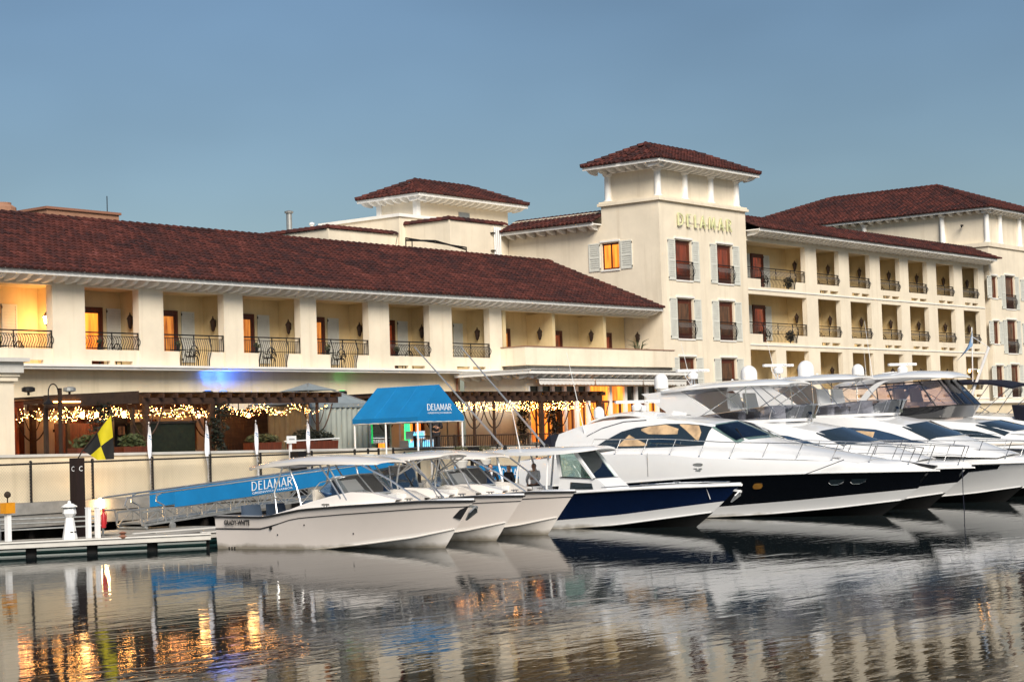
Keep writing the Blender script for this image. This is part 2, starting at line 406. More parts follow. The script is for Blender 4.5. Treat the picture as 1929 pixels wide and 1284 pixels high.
def font_text(body, org, u, up, nrm, h, m, parent, name='lettering', depth=.004, length=None, bold=0):
    cu = bpy.data.curves.new('t', 'FONT'); cu.body = body; cu.size = h * 1.38; cu.extrude = 0.0; cu.resolution_u = 2; cu.offset = bold
    o = bpy.data.objects.new('t', cu); COL.objects.link(o)
    dg = bpy.context.evaluated_depsgraph_get(); me = bpy.data.meshes.new_from_object(o.evaluated_get(dg))
    bpy.data.objects.remove(o); bpy.data.curves.remove(cu)
    org, u, up, nrm = Vector(org), Vector(u).normalized(), Vector(up).normalized(), Vector(nrm).normalized()
    mx = max((v.co.x for v in me.vertices), default=1); sx = (length / mx) if length else 1
    g = Vector(ORG.get(parent, (0, 0, 0)))
    for v in me.vertices: v.co = org + u * v.co.x * sx + up * v.co.y + nrm * depth - g
    me.materials.clear(); me.materials.append(MATS[m]); me.name = name
    return link(name, me, parent)

# ------------------------------------------------------------------ setting
w = MB(); w.box(-400, 1200, -400, 60, -1.2, 0)
tag(w.build('water', 'water'), None, None, kind='structure')
w = MB(); w.poly([(-600, 52, 1.2), (1500, 52, 1.2), (1500, 1500, 1.2), (-600, 1500, 1.2)])
tag(w.build('ground', 'concrete_dark'), None, None, kind='structure')
FLOOR = 2.35
w = MB(); w.box(10, 170, 49.9, 57.2, 1.25, FLOOR)
tag(w.build('terrace_floor', 'terrace'), None, None, kind='structure')
q = MB(); q.box(5, 180, 48.95, 49.75, 1.02, 1.38); q.box(5, 180, 49.0, 49.7, .62, 1.015)
quay = tag(q.build('quay', 'concrete'), None, None, kind='structure')
b = MB(); b.box(5, 180, 51.5, 51.9, -1, 1.0); b.build('back_wall', 'concrete_dark', quay)
pm = MB(); pm.lathe((0, 0, 0), [(.17, -1.1), (.17, .61)], 8); pm = pm.mesh('pile', 'pile_dark', smooth=True)
for i in range(30): inst('pile', pm, quay, (31 + i * 2.4, 49.35 + .3 * (i % 2), 0))

# ------------------------------------------------------------------ tiled roofs
def half_tile(mb, o, u, v, n, w0, w1, lift0, lift1, ln, tint):
    rows = []
    for end, wd, lf in ((0, w0, lift0), (ln, w1, lift1)):
        rows.append([o + v * end + u * wd * math.cos(R(a)) + n * (lf + wd * .95 * math.sin(R(a))) for a in (180, 145, 105, 75, 35, 0)])
    vs = rows[0] + rows[1]
    mb.add(vs, [(i, i + 1, i + 7, i + 6) for i in range(5)] + [tuple(range(5, -1, -1))], tint)
def tile_slope(poly, pitch, course, mb, base, eave=None):
    # poly[0]-poly[1] is the eave; barrel tiles laid in courses up the slope inside the polygon
    P = [Vector(p) for p in poly]; u = (P[1] - P[0]).normalized()
    n = (P[1] - P[0]).cross(P[-1] - P[0]).normalized()
    if n.z < 0: n = -n
    v = n.cross(u).normalized()
    if v.z < 0: v = -v
    uv = [((p - P[0]).dot(u), (p - P[0]).dot(v)) for p in P]
    base.poly([p - n * .01 for p in P])
    u0 = min(a for a, _ in uv); u1 = max(a for a, _ in uv); k = max(1, int(round((u1 - u0) / pitch))); pt = (u1 - u0) / k
    for c in range(k):
        s = u0 + (c + .5) * pt; ys = []
        for i in range(len(uv)):
            (a0, b0), (a1, b1) = uv[i], uv[(i + 1) % len(uv)]
            if (a0 - s) * (a1 - s) < 0: ys.append(b0 + (b1 - b0) * (s - a0) / (a1 - a0))
        if len(ys) < 2: continue
        y0, y1 = min(ys), max(ys); j = 0; y = y0 - .06
        while y < y1 - .08:
            e = min(y + course * 1.08, y1)
            o = P[0] + u * (s + random.uniform(-.012, .012)) + v * y
            t = random.random() ** 1.7
            if j == 0 and eave is not None and y0 < .01: eave.append((o.copy(), u.copy(), v.copy(), n.copy(), pt))
            else: half_tile(mb, o + u * random.uniform(-.012, .012), u, v, n, pt * random.uniform(.41, .45), pt * .36, .035 + random.uniform(-.012, .022), .005, e - y + random.uniform(-.02, .02), t)
            y += course; j += 1
def tile_roof(parent, slopes, pitch=.30, course=.42, eave_parts=(), ridges=(), name='roof'):
    base = MB(); tm = MB(); ev = []
    for i, pl in enumerate(slopes): tile_slope(pl, pitch, course, tm, base, ev if i in eave_parts else None)
    for a, c in ridges:
        a = Vector(a); c = Vector(c); L = (c - a).length; k = max(1, int(L / .42)); d = (c - a).normalized(); sd = d.cross(Vector((0, 0, 1))).normalized(); nn = sd.cross(d).normalized()
        for i in range(k): half_tile(tm, a + d * L * i / k + nn * .02, sd, d, nn, .17, .14, .04, .01, L / k * 1.08, random.random() ** 1.6)
    roof = base.build(name, 'tile_under', parent)
    o = tm.build('roof_tiles', 'tile', roof); o['kind'] = 'stuff'
    if ev:
        cache = {}
        for (p, u, v, n, pt) in ev:
            key = (round(u.x, 2), round(u.y, 2), round(n.z, 2), round(v.y, 2))
            if key not in cache:
                m = MB(); half_tile(m, Vector((0, 0, 0)), u, v, n, pt * .44, pt * .36, .035, .005, .45, None); cache[key] = m.mesh('roof_tile', 'tile_piece')
            inst('roof_tile', cache[key], roof, p)
    return roof

# ------------------------------------------------------------------ facade pieces
def wall_slab(mb, x0, x1, z0, z1, y0, y1, holes):
    # wall in an XZ plane with rectangular holes, cut into butted boxes
    xs = sorted({x0, x1} | {h[0] for h in holes} | {h[1] for h in holes})
    for a, c in zip(xs, xs[1:]):
        hs = sorted([h for h in holes if h[0] <= a + 1e-6 and h[1] >= c - 1e-6], key=lambda h: h[2]); z = z0
        for h in hs:
            if h[2] > z: mb.box(a, c, y0, y1, z, h[2])
            z = h[3]
        if z < z1: mb.box(a, c, y0, y1, z, z1)
def bulge(t): return .13 * math.sin(math.pi * min(1, t * 1.25)) ** 1.5 if t < .8 else 0
def railing(parent, x0, x1, y, z0, z1, posts=3, bow=True, step=.115, low=None):
    # wrought iron: double top rail, belly balusters; low = (a, b, z) where the rail drops to the floor
    rl = MB(); rl.bar((x0, y, z1), (x1, y, z1), .06, .05); rl.bar((x0, y, z1 - .13), (x1, y, z1 - .13), .03, .025); rl.bar((x0, y, z0 + .04), (x1, y, z0 + .04), .03, .025)
    r = rl.build('railing', 'iron', parent)
    bl = MB(); n = int((x1 - x0) / step)
    for i in range(n + 1):
        x = x0 + (x1 - x0) * i / n; zb = z0; bw = bow
        if low: 
            if low[0] < x < low[1]: zb = low[2]; bw = True
            else: bw = False
        zt = z1 - .13
        if bw: pts = [(x, y - bulge(1 - k / 6) , lerp(zb, zt, k / 6)) for k in range(7)]
        else: pts = [(x, y, zb), (x, y, zt)]
        bl.tube(pts, .018, 4, False)
    bl.build('balusters', 'iron', r)
    for i in range(posts):
        x = lerp(x0, x1, i / (posts - 1)); m = MB(); m.bar((x, y, z0), (x, y, z1 + .03), .035); m.build('post', 'iron', r)
    if low:
        for x in low[:2]:
            m = MB(); m.tube([(x, y - bulge(1 - k / 6) * 1.15, lerp(low[2], z1, k / 6)) for k in range(7)], .022, 5); m.build('post', 'iron', r)
    return r
def door(parent, x0, x1, y, z0, z1, pane='pane_amber', frame='wood_door', leaves=1, reveal=True, name='balcony_door'):
    # opening set into a wall whose outer face is at y: surround stands proud, leaf recessed
    f = MB(); t = .12; d = .05
    f.box(x0, x0 + t, y - .04, y + d, z0, z1); f.box(x1 - t, x1, y - .04, y + d, z0, z1); f.box(x0 + t, x1 - t, y - .04, y + d, z1 - t, z1)
    xm = (x1 - x0 - 2 * t) / leaves
    for i in range(leaves):
        a = x0 + t + i * xm
        f.box(a, a + .1, y - .02, y + .03, z0, z1 - t); f.box(a + xm - .1, a + xm, y - .02, y + .03, z0, z1 - t)
        f.box(a + .1, a + xm - .1, y - .02, y + .03, z0, z0 + .3); f.box(a + .1, a + xm - .1, y - .02, y + .03, z1 - t - .12, z1 - t)
    o = f.build(name, frame, parent)
    for i in range(leaves):
        a = x0 + t + i * xm; p = MB(); p.box(a + .078, a + xm - .078, y + .0, y + .02, z0 + .298, z1 - t - .118); p.build('pane', pane, o)
    return o
def shutter(parent, x0, x1, y, z0, z1, normal='y'):
    # louvred shutter flat against the wall: stiles, rails and slats
    m = MB(); t = .07; sgn = -1
    def bx(a, b, c0, c1, za, zb):
        if normal == 'y': m.box(a, b, y + c0, y + c1, za, zb)
        else: m.box(y + c0, y + c1, a, b, za, zb)
    bx(x0, x0 + t, -.05, -.004, z0, z1); bx(x1 - t, x1, -.05, -.004, z0, z1)
    zm = lerp(z0, z1, .45)
    for za, zb in ((z0, z0 + .09), (zm, zm + .08), (z1 - .08, z1)): bx(x0 + t, x1 - t, -.048, -.006, za, zb)
    for lo, hi in ((z0 + .09, zm), (zm + .08, z1 - .08)):
        n = max(3, int((hi - lo) / .11))
        for i in range(n):
            za = lerp(lo, hi, i / n); zb = lerp(lo, hi, (i + .72) / n); bx(x0 + t, x1 - t, -.04 if i % 2 else -.036, -.012, za, zb)
        bx(x0 + t, x1 - t, -.014, -.006, lo, hi)
    o = m.build('shutter', 'shutter', parent)
    for zz in (z0 + .12, z1 - .12):
        h = MB()
        if normal == 'y': h.box(x0 - .03, x0 + .02, y - .065, y - .05, zz - .05, zz + .05)
        else: h.box(y - .065, y - .05, x0 - .03, x0 + .02, zz - .05, zz + .05)
        h.build('hinge', 'iron', o)
    return o
LANT = {}
def lantern(parent, pos, face, lit=False):
    # pointed wall lantern: bracket, tapered cage with a peaked cap
    key = (face, lit)
    if key not in LANT:
        m = MB(); dx, dy = {'-x': (-1, 0), '-y': (0, -1)}[face]; c = (dx * .14, dy * .14, 0)
        m.lathe(c, [(.02, -.30), (.06, -.26), (.075, -.22), (.12, .08), (.15, .10), (.13, .14), (.06, .24), (.025, .28), (.03, .32), (.005, .36)], 6)
        m.bar((0, 0, .05), (c[0], c[1], .05), .03); m.bar((0, 0, -.1), (0, 0, .2), .07)
        g = MB(); g.lathe(c, [(.07, -.2), (.125, .07)], 6)
        LANT[key] = (m.mesh('lantern', 'lantern'), g.mesh('lamp_glass', 'lamp_hot' if lit else 'glass_smoke'))
    o = inst('lantern', LANT[key][0], parent, pos)
    if lit:
        ORG[o] = pos; g = bpy.data.objects.new('lamp_glass', LANT[key][1]); COL.objects.link(g); g.parent = o; g.scale = (1.15, 1.15, 1)
        L = bpy.data.lights.new('lantern_light', 'POINT'); L.energy = 13; L.color = (1, .52, .18); L.shadow_soft_size = .12
        lo = bpy.data.objects.new('lantern_light', L); COL.objects.link(lo); lo.location = (pos[0] - .42, pos[1] - .1, pos[2] - .02)
    return o
def eave(parent, a, b, out, z0, depth, name='eave', step=.62, h=.13):
    # boxed white eave from a to b: fascia, soffit board and a row of shaped rafter tails below it
    a = Vector((*a, 0)); b = Vector((*b, 0)); out = Vector((*out, 0)); d = (b - a).normalized(); L = (b - a).length
    f = MB()
    def slab(o0, o1, za, zb):
        f.prism([(*(a + out * o0).xy, za), (*(b + out * o0).xy, za), (*(b + out * o1).xy, za), (*(a + out * o1).xy, za)], (0, 0, zb - za))
    slab(-.004, -.05, z0, z0 + h); slab(-.052, -depth, z0 + .06, z0 + h - .01); slab(.02, -.02, z0 + h + .002, z0 + h + .05)
    e = f.build(name, 'trim', parent)
    # tail: profile in (outward, z), width .12
    prof = [(-depth + .01, -.22), (-depth + .01, .058), (-.06, .058), (-.06, .0), (-.16, -.04), (-.3, -.13), (-.5, -.18)]
    m = MB(); sd = d
    m.prism([out * p[0] + Vector((0, 0, p[1])) - sd * .10 for p in prof], sd * .20)
    me = m.mesh('rafter_tail', 'trim')
    n = max(2, int(round(L / step)))
    for i in range(n):
        p = a + d * L * (i + .5) / n; inst('rafter_tail', me, e, (p.x, p.y, z0))
    return e

# ------------------------------------------------------------------ the low wing over the restaurant
def low_wing():
    T = thing('hotel_wing', 'long low cream hotel wing under a red tiled roof, restaurant terrace below', 'building', (60, 57, FLOOR))
    bays = [(41.6, 45.1, 'A'), (46.63, 49.3, 'A'), (50.56, 53.83, 'B'), (54.91, 58.29, 'B'), (59.28, 62.62, 'B'), (64.01, 66.82, 'A'), (68.44, 71.29, 'A')]
    m = MB(); yb = 58.7
    holes = []
    for x0, x1, k in bays:
        if k == 'A':
            holes.append((x0, x1, 6.84, 9.23)); w_ = x1 - x0
            holes += [(x0 + .12 * w_, x0 + .46 * w_, 6.28, 6.41), (x0 + .54 * w_, x0 + .88 * w_, 6.28, 6.41)]
        else:
            w_ = x1 - x0; holes += [(x0, x0 + .26 * w_, 6.84, 9.23), (x0 + .26 * w_, x0 + .76 * w_, 6.245, 9.23), (x0 + .76 * w_, x1, 6.84, 9.23)]
    # parapets are set a little behind the pillars
    hx = [(x0, x1, 6.245, 9.23) for x0, x1, k in bays]
    wall_slab(m, 36, 72.24, 6.242, 9.6, 57, 57.36, hx)
    for x0, x1, k in bays: wall_slab(m, x0, x1, 6.245, 6.84, 57.05, 57.2, [(h[0], h[1], max(h[2], 6.245), min(h[3], 6.84)) for h in holes if h[0] >= x0 - 1e-6 and h[1] <= x1 + 1e-6 and h[2] < 6.83])
    fw = m; m = MB()
    m.box(36, 85.2, yb, yb + .2, 6.242, 9.5)                         # back wall of the loggias
    m.box(36, 72.24, 57.362, yb - .002, 9.25, 9.45)                  # loggia ceiling
    pw = [36.4, 40.9] + [(a[1] + b_[0]) / 2 for a, b_ in zip(bays, bays[1:])] + [71.76]
    for x in pw: m.box(x - .13, x + .13, 57.362, yb - .002, 6.245, 9.248)
    # open loggias by the tower
    fw.box(72.241, 85.2, 57.0, 57.3, 9.19, 9.6); m.box(72.241, 85.2, 57.302, yb - .002, 9.3, 9.5)
    for x in (72.5, 76.53, 81.0): m.box(x - .12, x + .12, 57.05, yb - .002, 6.245, 9.188)
    m.build('loggia_wall', 'loggia_paint_glow', T); fw.build('wall', 'cream', T)
    lw = MB()
    holes = [(42.2, 43.95, FLOOR, 4.9), (45.7, 47.75, FLOOR, 4.35), (48.0, 49.1, FLOOR, 4.3), (49.5, 50.35, FLOOR, 4.15), (51.45, 52.45, 2.9, 4.05), (54.0, 56.3, FLOOR, 4.2), (62.4, 64.2, FLOOR, 4.3), (65.2, 66.6, FLOOR, 4.4)]
    wall_slab(lw, 34, 69.2, FLOOR, 6.058, 57.25, 57.5, holes); lw.build('ground_floor_wall', 'cream_wall', T)
    kinds = ['pane_red', 'pane_red', 'pane_dim', 'pane_red', 'pane_dim', 'pane_dim', 'pane_orange', 'pane_orange']
    for h, k in zip(holes, kinds):
        door(T, h[0], h[1], 57.36, h[2], h[3], k, 'wood_door', 2 if h[1] - h[0] > 1.3 else 1, name='door' if h[2] < 2.5 else 'window')
    lg = MB(); lg.box(34, 72.0, 56.62, 57.248, 6.06, 6.15); lg.box(34, 72.0, 56.55, 58.69, 6.152, 6.24); lg.box(72.001, 85.2, 57.0, 58.69, 6.06, 6.24); lg.build('ledge', 'trim', T)
    e = eave(T, (36, 56.12), (85.2, 56.12), (0, -1), 9.5, .88, step=.56)
    tile_roof(T, [[(36, 56.05, 9.66), (85.24, 56.05, 9.66), (85.24, 63.5, 12.72), (36, 63.5, 12.72)], [(85.2, 70.9, 9.7), (36, 70.9, 9.7), (36, 63.5, 12.72), (85.2, 63.5, 12.72)]], eave_parts=(0,), ridges=[((36, 63.5, 12.73), (85.2, 63.5, 12.73))])
    g = MB(); g.prism([(36.02, 57.3, 9.5), (36.02, 70, 9.5), (36.02, 63.5, 12.6)], (.2, 0, 0)); g.build('gable_wall', 'cream', T)
    for i, (x0, x1, k) in enumerate(bays):
        if k == 'A':
            railing(T, x0 + .02, x1 - .02, 57.06, 6.86, 7.5)
        else:
            w_ = x1 - x0; railing(T, x0 + .02, x1 - .02, 57.06, 6.86, 7.5, low=(x0 + .26 * w_ + .03, x0 + .76 * w_ - .03, 6.27))
        dx = .9 if i != 6 else .55
        door(T, x0 + dx, x0 + dx + 1.3, yb - .06, 6.245, 8.62, ('pane_amber', 'pane_orange', 'pane_amber', 'pane_amber', 'pane_amber', 'pane_red', 'pane_dim')[i])
        shutter(T, x0 + dx + 1.55, x0 + dx + 2.25, yb - .002, 6.5, 8.6)
        lantern(T, ((pw[i + 2]) - .135, 57.95, 8.05), '-x', lit=(i == 0))
        if i == 0:
            sp = MB(); sp.box(x0, x1, 57.22, 57.34, 6.242, 6.26); sp.build('sill', 'terracotta', T)
    for x in (73.7, 78.1, 82.6): door(T, x, x + 1.25, yb - .06, 6.245, 8.45, 'pane_amber' if x < 75 else 'pane_red')
    for x in (76.41, 80.88, 85.2): lantern(T, (x - .005, 57.75, 8.15), '-x')
    pb = MB(); pb.box(72.1, 85.2, 55.5, 55.66, 6.44, 7.33); pb.box(72.1, 72.26, 55.661, 56.99, 6.44, 7.33); pb.build('balcony_parapet', 'cream', T)
    cp = MB(); cp.box(72.06, 85.24, 55.46, 55.7, 7.332, 7.37); cp.box(72.06, 72.3, 55.702, 56.99, 7.332, 7.37); cp.build('coping', 'terracotta', T)
    fl = MB(); fl.box(72.3, 85.2, 55.67, 56.99, 6.3, 6.43); fl.build('balcony_floor', 'concrete', T)
    for x in [72.4 + i * .9 for i in range(15)]:
        pp = MB(); pp.box(x, x + .12, 55.75, 55.87, 6.06, 6.298); pp.build('strut', 'interior_dark', T)
    dp = MB(); dp.tube([(68.9, 57.18, FLOOR), (68.9, 57.18, 6.0)], .05, 8); dp.build('downpipe', 'terracotta', T)
    # corner pier with stepped capital at the left edge
    c = MB(); c.box(38.55, 39.17, 51.6, 52.2, FLOOR, 5.35); c.box(38.45, 39.27, 51.5, 52.3, 5.352, 5.5); c.box(38.4, 39.32, 51.45, 52.35, 5.502, 5.62); c.build('corner_pier', 'cream', T)
    c = MB(); c.prism([(38.2, 51.2, 5.98), (38.2, 57.2, 5.98), (39.55, 57.2, 5.98), (39.55, 51.2, 5.98)], (0, 0, .13)); c.prism([(38.3, 51.35, 5.622), (38.3, 57.2, 5.622), (39.4, 57.2, 5.622), (39.4, 51.35, 5.622)], (0, 0, .356)); c.build('entablature', 'trim_grey', T)
    return T
low_wing()

# ------------------------------------------------------------------ glazed dining room with awnings
def sunroom():
    T = thing('dining_pavilion', 'glazed dining pavilion with white awnings and glowing orange windows', 'building', (75, 54, FLOOR))
    m = MB(); m.box(69.2, 69.4, 53.3, 56.99, FLOOR, 5.95); m.box(69.402, 82, 53.32, 53.55, 5.32, 5.95); m.box(81.8, 82, 53.56, 56.99, FLOOR, 5.95); m.box(69.402, 82, 53.32, 53.55, FLOOR, 2.72); m.build('wall', 'cream', T)
    r = MB(); r.box(68.45, 82.8, 52.5, 57.2, 6.0, 6.08); r.build('roof_slab', 'trim_grey', T)
    eave(T, (68.5, 52.52), (82.75, 52.52), (0, -1), 5.86, .8, step=.6)
    eave(T, (68.47, 57.0), (68.47, 52.6), (-1, 0), 5.861, .72, step=.62)
    xs = [69.402, 70.35, 71.3, 72.25, 73.2, 74.15, 76.0, 77.3, 78.25, 79.2, 80.15, 81.1, 81.798]
    for x in xs: p = MB(); p.box(x - (.0 if x == 69.402 else .11), x + (.11 if x < 81.7 else 0), 53.3, 53.5, 2.722, 5.318); p.build('mullion', 'trim', T)
    for i, (a, c) in enumerate(zip(xs, xs[1:])):
        a += .111; c -= .111
        p = MB(); p.box(a, c, 53.42, 53.46, 4.62, 5.317); p.build('transom_pane', 'pane_dark' if i not in (5, 6) else 'pane_orange', T)
        f = MB(); f.box(a, c, 53.36, 53.47, 4.52, 4.618); f.build('window_bar', 'wood_door', T)
        if i < 7 or i % 2: 
            p = MB(); p.box(a, c, 53.42, 53.46, 2.723, 4.518); p.build('window_pane', 'pane_orange' if i not in (3, 8, 10) else 'pane_amber', T)
        else:
            p = MB(); p.box(a, c, 53.42, 53.46, 2.723, 4.518); p.build('window_pane', 'pane_dim', T)
        d = MB(); d.box(lerp(a, c, .62), lerp(a, c, .8), 53.38, 53.415, 2.723, 4.51); d.build('curtain', 'wood_door', T)
    for i, (a, c) in enumerate(((69.5, 73.9), (74.0, 78.0), (78.1, 82.0))):
        rows = []
        n = 45
        A = thing('awning', ['retracted white scalloped awning at the corner above the pergola', 'retracted white scalloped awning between the two others over the dining windows', 'retracted white scalloped awning nearest the sign tower'][i], 'awning', (a, 53, 5.6), 'scalloped awnings of the dining pavilion')
        top = [(lerp(a, c, k / n), 53.28, 5.83) for k in range(n + 1)]; mid = [(lerp(a, c, k / n), 52.75, 5.6) for k in range(n + 1)]
        low = [(lerp(a, c, k / n), 52.74, 5.40 - .05 * abs(math.sin(k * math.pi / 3))) for k in range(n + 1)]
        s = MB(); s.sheet([top, mid, low], (0, .012, .004)); s.build('fabric', 'canvas_white', A)
        s = MB(); s.tube([(a, 52.73, 5.6), (c, 52.73, 5.6)], .035, 6); s.build('front_bar', 'trim', A)
sunroom()

# ------------------------------------------------------------------ tower with the sign
def hip(parent, x0, x1, y0, y1, z, rise, eave_parts=(), pitch=.3):
    w_ = (y1 - y0) / 2
    if (x1 - x0) >= (y1 - y0):
        ra = Vector((x0 + w_, (y0 + y1) / 2, z + rise)); rb = Vector((x1 - w_, (y0 + y1) / 2, z + rise))
        sl = [[(x0, y0, z), (x1, y0, z), rb, ra], [(x0, y1, z), (x0, y0, z), ra], [(x1, y0, z), (x1, y1, z), rb], [(x1, y1, z), (x0, y1, z), ra, rb]]
        rg = [(ra, rb), ((x0, y0, z), ra), ((x0, y1, z), ra), ((x1, y0, z), rb), ((x1, y1, z), rb)]
    else:
        w_ = (x1 - x0) / 2
        ra = Vector(((x0 + x1) / 2, y0 + w_, z + rise)); rb = Vector(((x0 + x1) / 2, y1 - w_, z + rise))
        sl = [[(x0, y1, z), (x0, y0, z), ra, rb], [(x0, y0, z), (x1, y0, z), ra], [(x1, y0, z), (x1, y1, z), rb, ra], [(x1, y1, z), (x0, y1, z), rb]]
        rg = [(ra, rb), ((x0, y0, z), ra), ((x1, y0, z), ra), ((x0, y1, z), rb), ((x1, y1, z), rb)]
    return tile_roof(parent, sl, pitch, .42, eave_parts, rg)
COLM = {}
def column(parent, pos, h, r=.2):
    key = (round(h, 2), r)
    if key not in COLM:
        m = MB(); m.lathe((0, 0, 0), [(r * 1.35, 0), (r * 1.35, .07), (r * 1.05, .1), (r, .14), (r * .9, h - .16), (r * 1.05, h - .12), (r * 1.4, h - .07), (r * 1.4, h)], 12); COLM[key] = m.mesh('column', 'trim', smooth=True)
    return inst('column', COLM[key], parent, pos)
def tower_window(T, x0, x1, y, z0, z1, pane, low_rail=True, shutters=True):
    s = MB(); s.box(x0 - .1, x1 + .1, y - .07, y + .02, z1 + .06, z1 + .16); s.build('lintel', 'trim', T); s = MB(); s.box(x0 - .06, x1 + .06, y - .05, y + .02, z0 - .09, z0 - .01); s.build('sill', 'trim', T)
    door(T, x0, x1, y + .16, z0, z1, pane, 'wood_door', 1, name='window')
    if shutters:
        shutter(T, x0 - .78, x0 - .06, y, z0 - .04, z1 + .02); shutter(T, x1 + .06, x1 + .78, y, z0 - .04, z1 + .02)
    if low_rail: railing(T, x0 - .05, x1 + .05, y - .06, z0 + .03, z0 + 1.0, posts=2)
def tower():
    T = thing('hotel_tower', 'four storey cream hotel tower with the gold letters and a hipped red roof', 'building', (90, 58, FLOOR))
    y = 56.2
    wins = []
    for x0 in (86.75, 91.05):
        for z0, z1 in ((11.3, 13.48), (8.08, 10.26), (4.85, 7.03)): wins.append((x0, x0 + 1.6, z0, z1))
    m = MB(); wall_slab(m, 85.26, 94.3, FLOOR, 15.55, y, y + .35, wins)
    # flank wall facing the low wing, with one window
    for a, c, za, zb in ((y + .351, 58.9, FLOOR, 15.55), (58.9, 60.05, FLOOR, 12.05), (58.9, 60.05, 13.5, 14.6), (60.05, 66.58, FLOOR, 14.6), (58.9, 60.0, 14.6, 15.55)): m.box(85.26, 85.6, a, c, za, zb)
    m.box(93.95, 94.3, y + .351, 60.0, FLOOR, 15.55); m.box(85.61, 93.94, 59.8, 60.0, 10, 15.55)
    m.box(85.62, 93.94, y + .36, 59.79, 15.3, 15.54)
    m.build('wall', 'cream', T)
    back = MB(); back.box(85.62, 93.9, y + .75, y + .8, FLOOR, 15.2); back.box(85.75, 85.8, 58.5, 60.5, 11.5, 14); back.build('interior', 'interior_dark', T)
    c = MB(); c.box(85.1, 94.46, y - .16, 60.16, 15.552, 15.70); c.box(85.17, 94.39, y - .09, 60.09, 15.702, 15.80); c.build('cornice', 'cream', T)
    u = MB(); u.box(85.62, 93.94, y + .36, 59.64, 15.802, 17.35); u.build('attic_wall', 'cream', T)
    c = MB(); c.box(85.4, 94.16, y + .14, 59.86, 17.352, 17.5); c.build('frieze', 'trim', T)
    for x in (85.7, 88.4, 91.1, 93.86): column(T, (x, y + .3, 15.802), 1.55)
    for yy in (59.7,): column(T, (85.56, yy, 15.802), 1.55)
    ex0, ex1, ey0, ey1 = 84.42, 94.92, 55.5, 60.58
    for a, b_, o in (((ex0, ey0), (ex1, ey0), (0, -1)), ((ex0, ey1), (ex0, ey0 + .1), (-1, 0)), ((ex1, ey0 + .1), (ex1, ey1), (1, 0))): eave(T, a, b_, o, 17.53 + (.001 if o[0] else 0), .9, step=.62)
    hip(T, ex0 - .05, ex1 + .05, ey0 - .05, ey1 + .05, 17.71, 1.22, eave_parts=(0, 1))
    for i, (x0, x1, z0, z1) in enumerate(wins): tower_window(T, x0, x1, y, z0, z1, 'pane_dim' if i % 3 else 'pane_red')
    # flank window, lit
    f = MB(); f.box(85.20, 85.3, 58.82, 60.13, 13.56, 13.66); f.build('lintel', 'trim', T); f = MB(); f.box(85.2, 85.3, 58.85, 60.1, 11.95, 12.04); f.build('sill', 'trim', T)
    f = MB()
    for a, c_ in ((58.9, 58.99), (59.43, 59.52), (59.96, 60.05)): f.box(85.36, 85.44, a, c_, 12.05, 13.5)
    for a, c_ in ((12.05, 12.14), (13.4, 13.5)): f.box(85.37, 85.43, 58.99, 59.96, a, c_)
    wn = f.build('window', 'wood_door', T); p = MB(); p.box(85.40, 85.42, 58.92, 60.03, 12.07, 13.48); p.build('pane', 'pane_orange', wn)
    shutter(T, 58.02, 58.78, 85.26, 12.0, 13.55, 'x'); shutter(T, 60.17, 60.93, 85.26, 12.0, 13.55, 'x')
    # side roof over the flank
    eave(T, (84.44, 66.5), (84.44, 60.02), (-1, 0), 14.48, .82, step=.75)
    tile_roof(T, [[(84.36, 66.58, 14.66), (84.36, 60.0, 14.66), (86.2, 60.0, 15.42), (86.2, 66.58, 15.42)]], eave_parts=(0,))
    b_ = MB(); b_.box(85.6, 93.9, 60.02, 66.5, 12, 15.35); b_.build('rear_wall', 'cream', T)
    L = text_len('DELAMAR'); h = 5.62 / L
    sg = MB(); sg.bar((86.98, y - .05, 14.50), (92.55, y - .05, 14.50), .02); sign = sg.build('sign', 'metal_grey', T)
    letters('DELAMAR', (86.95, y - .09, 14.28), (1, 0, 0), (0, 0, 1), (0, -1, 0), h * .86 if h * .86 < .7 else .68, .07, 'sign_gold', sign, each=True, gap=.13 + (5.62 / (h * .86 if h * .86 < .7 else .68) - L) / 6)
tower()

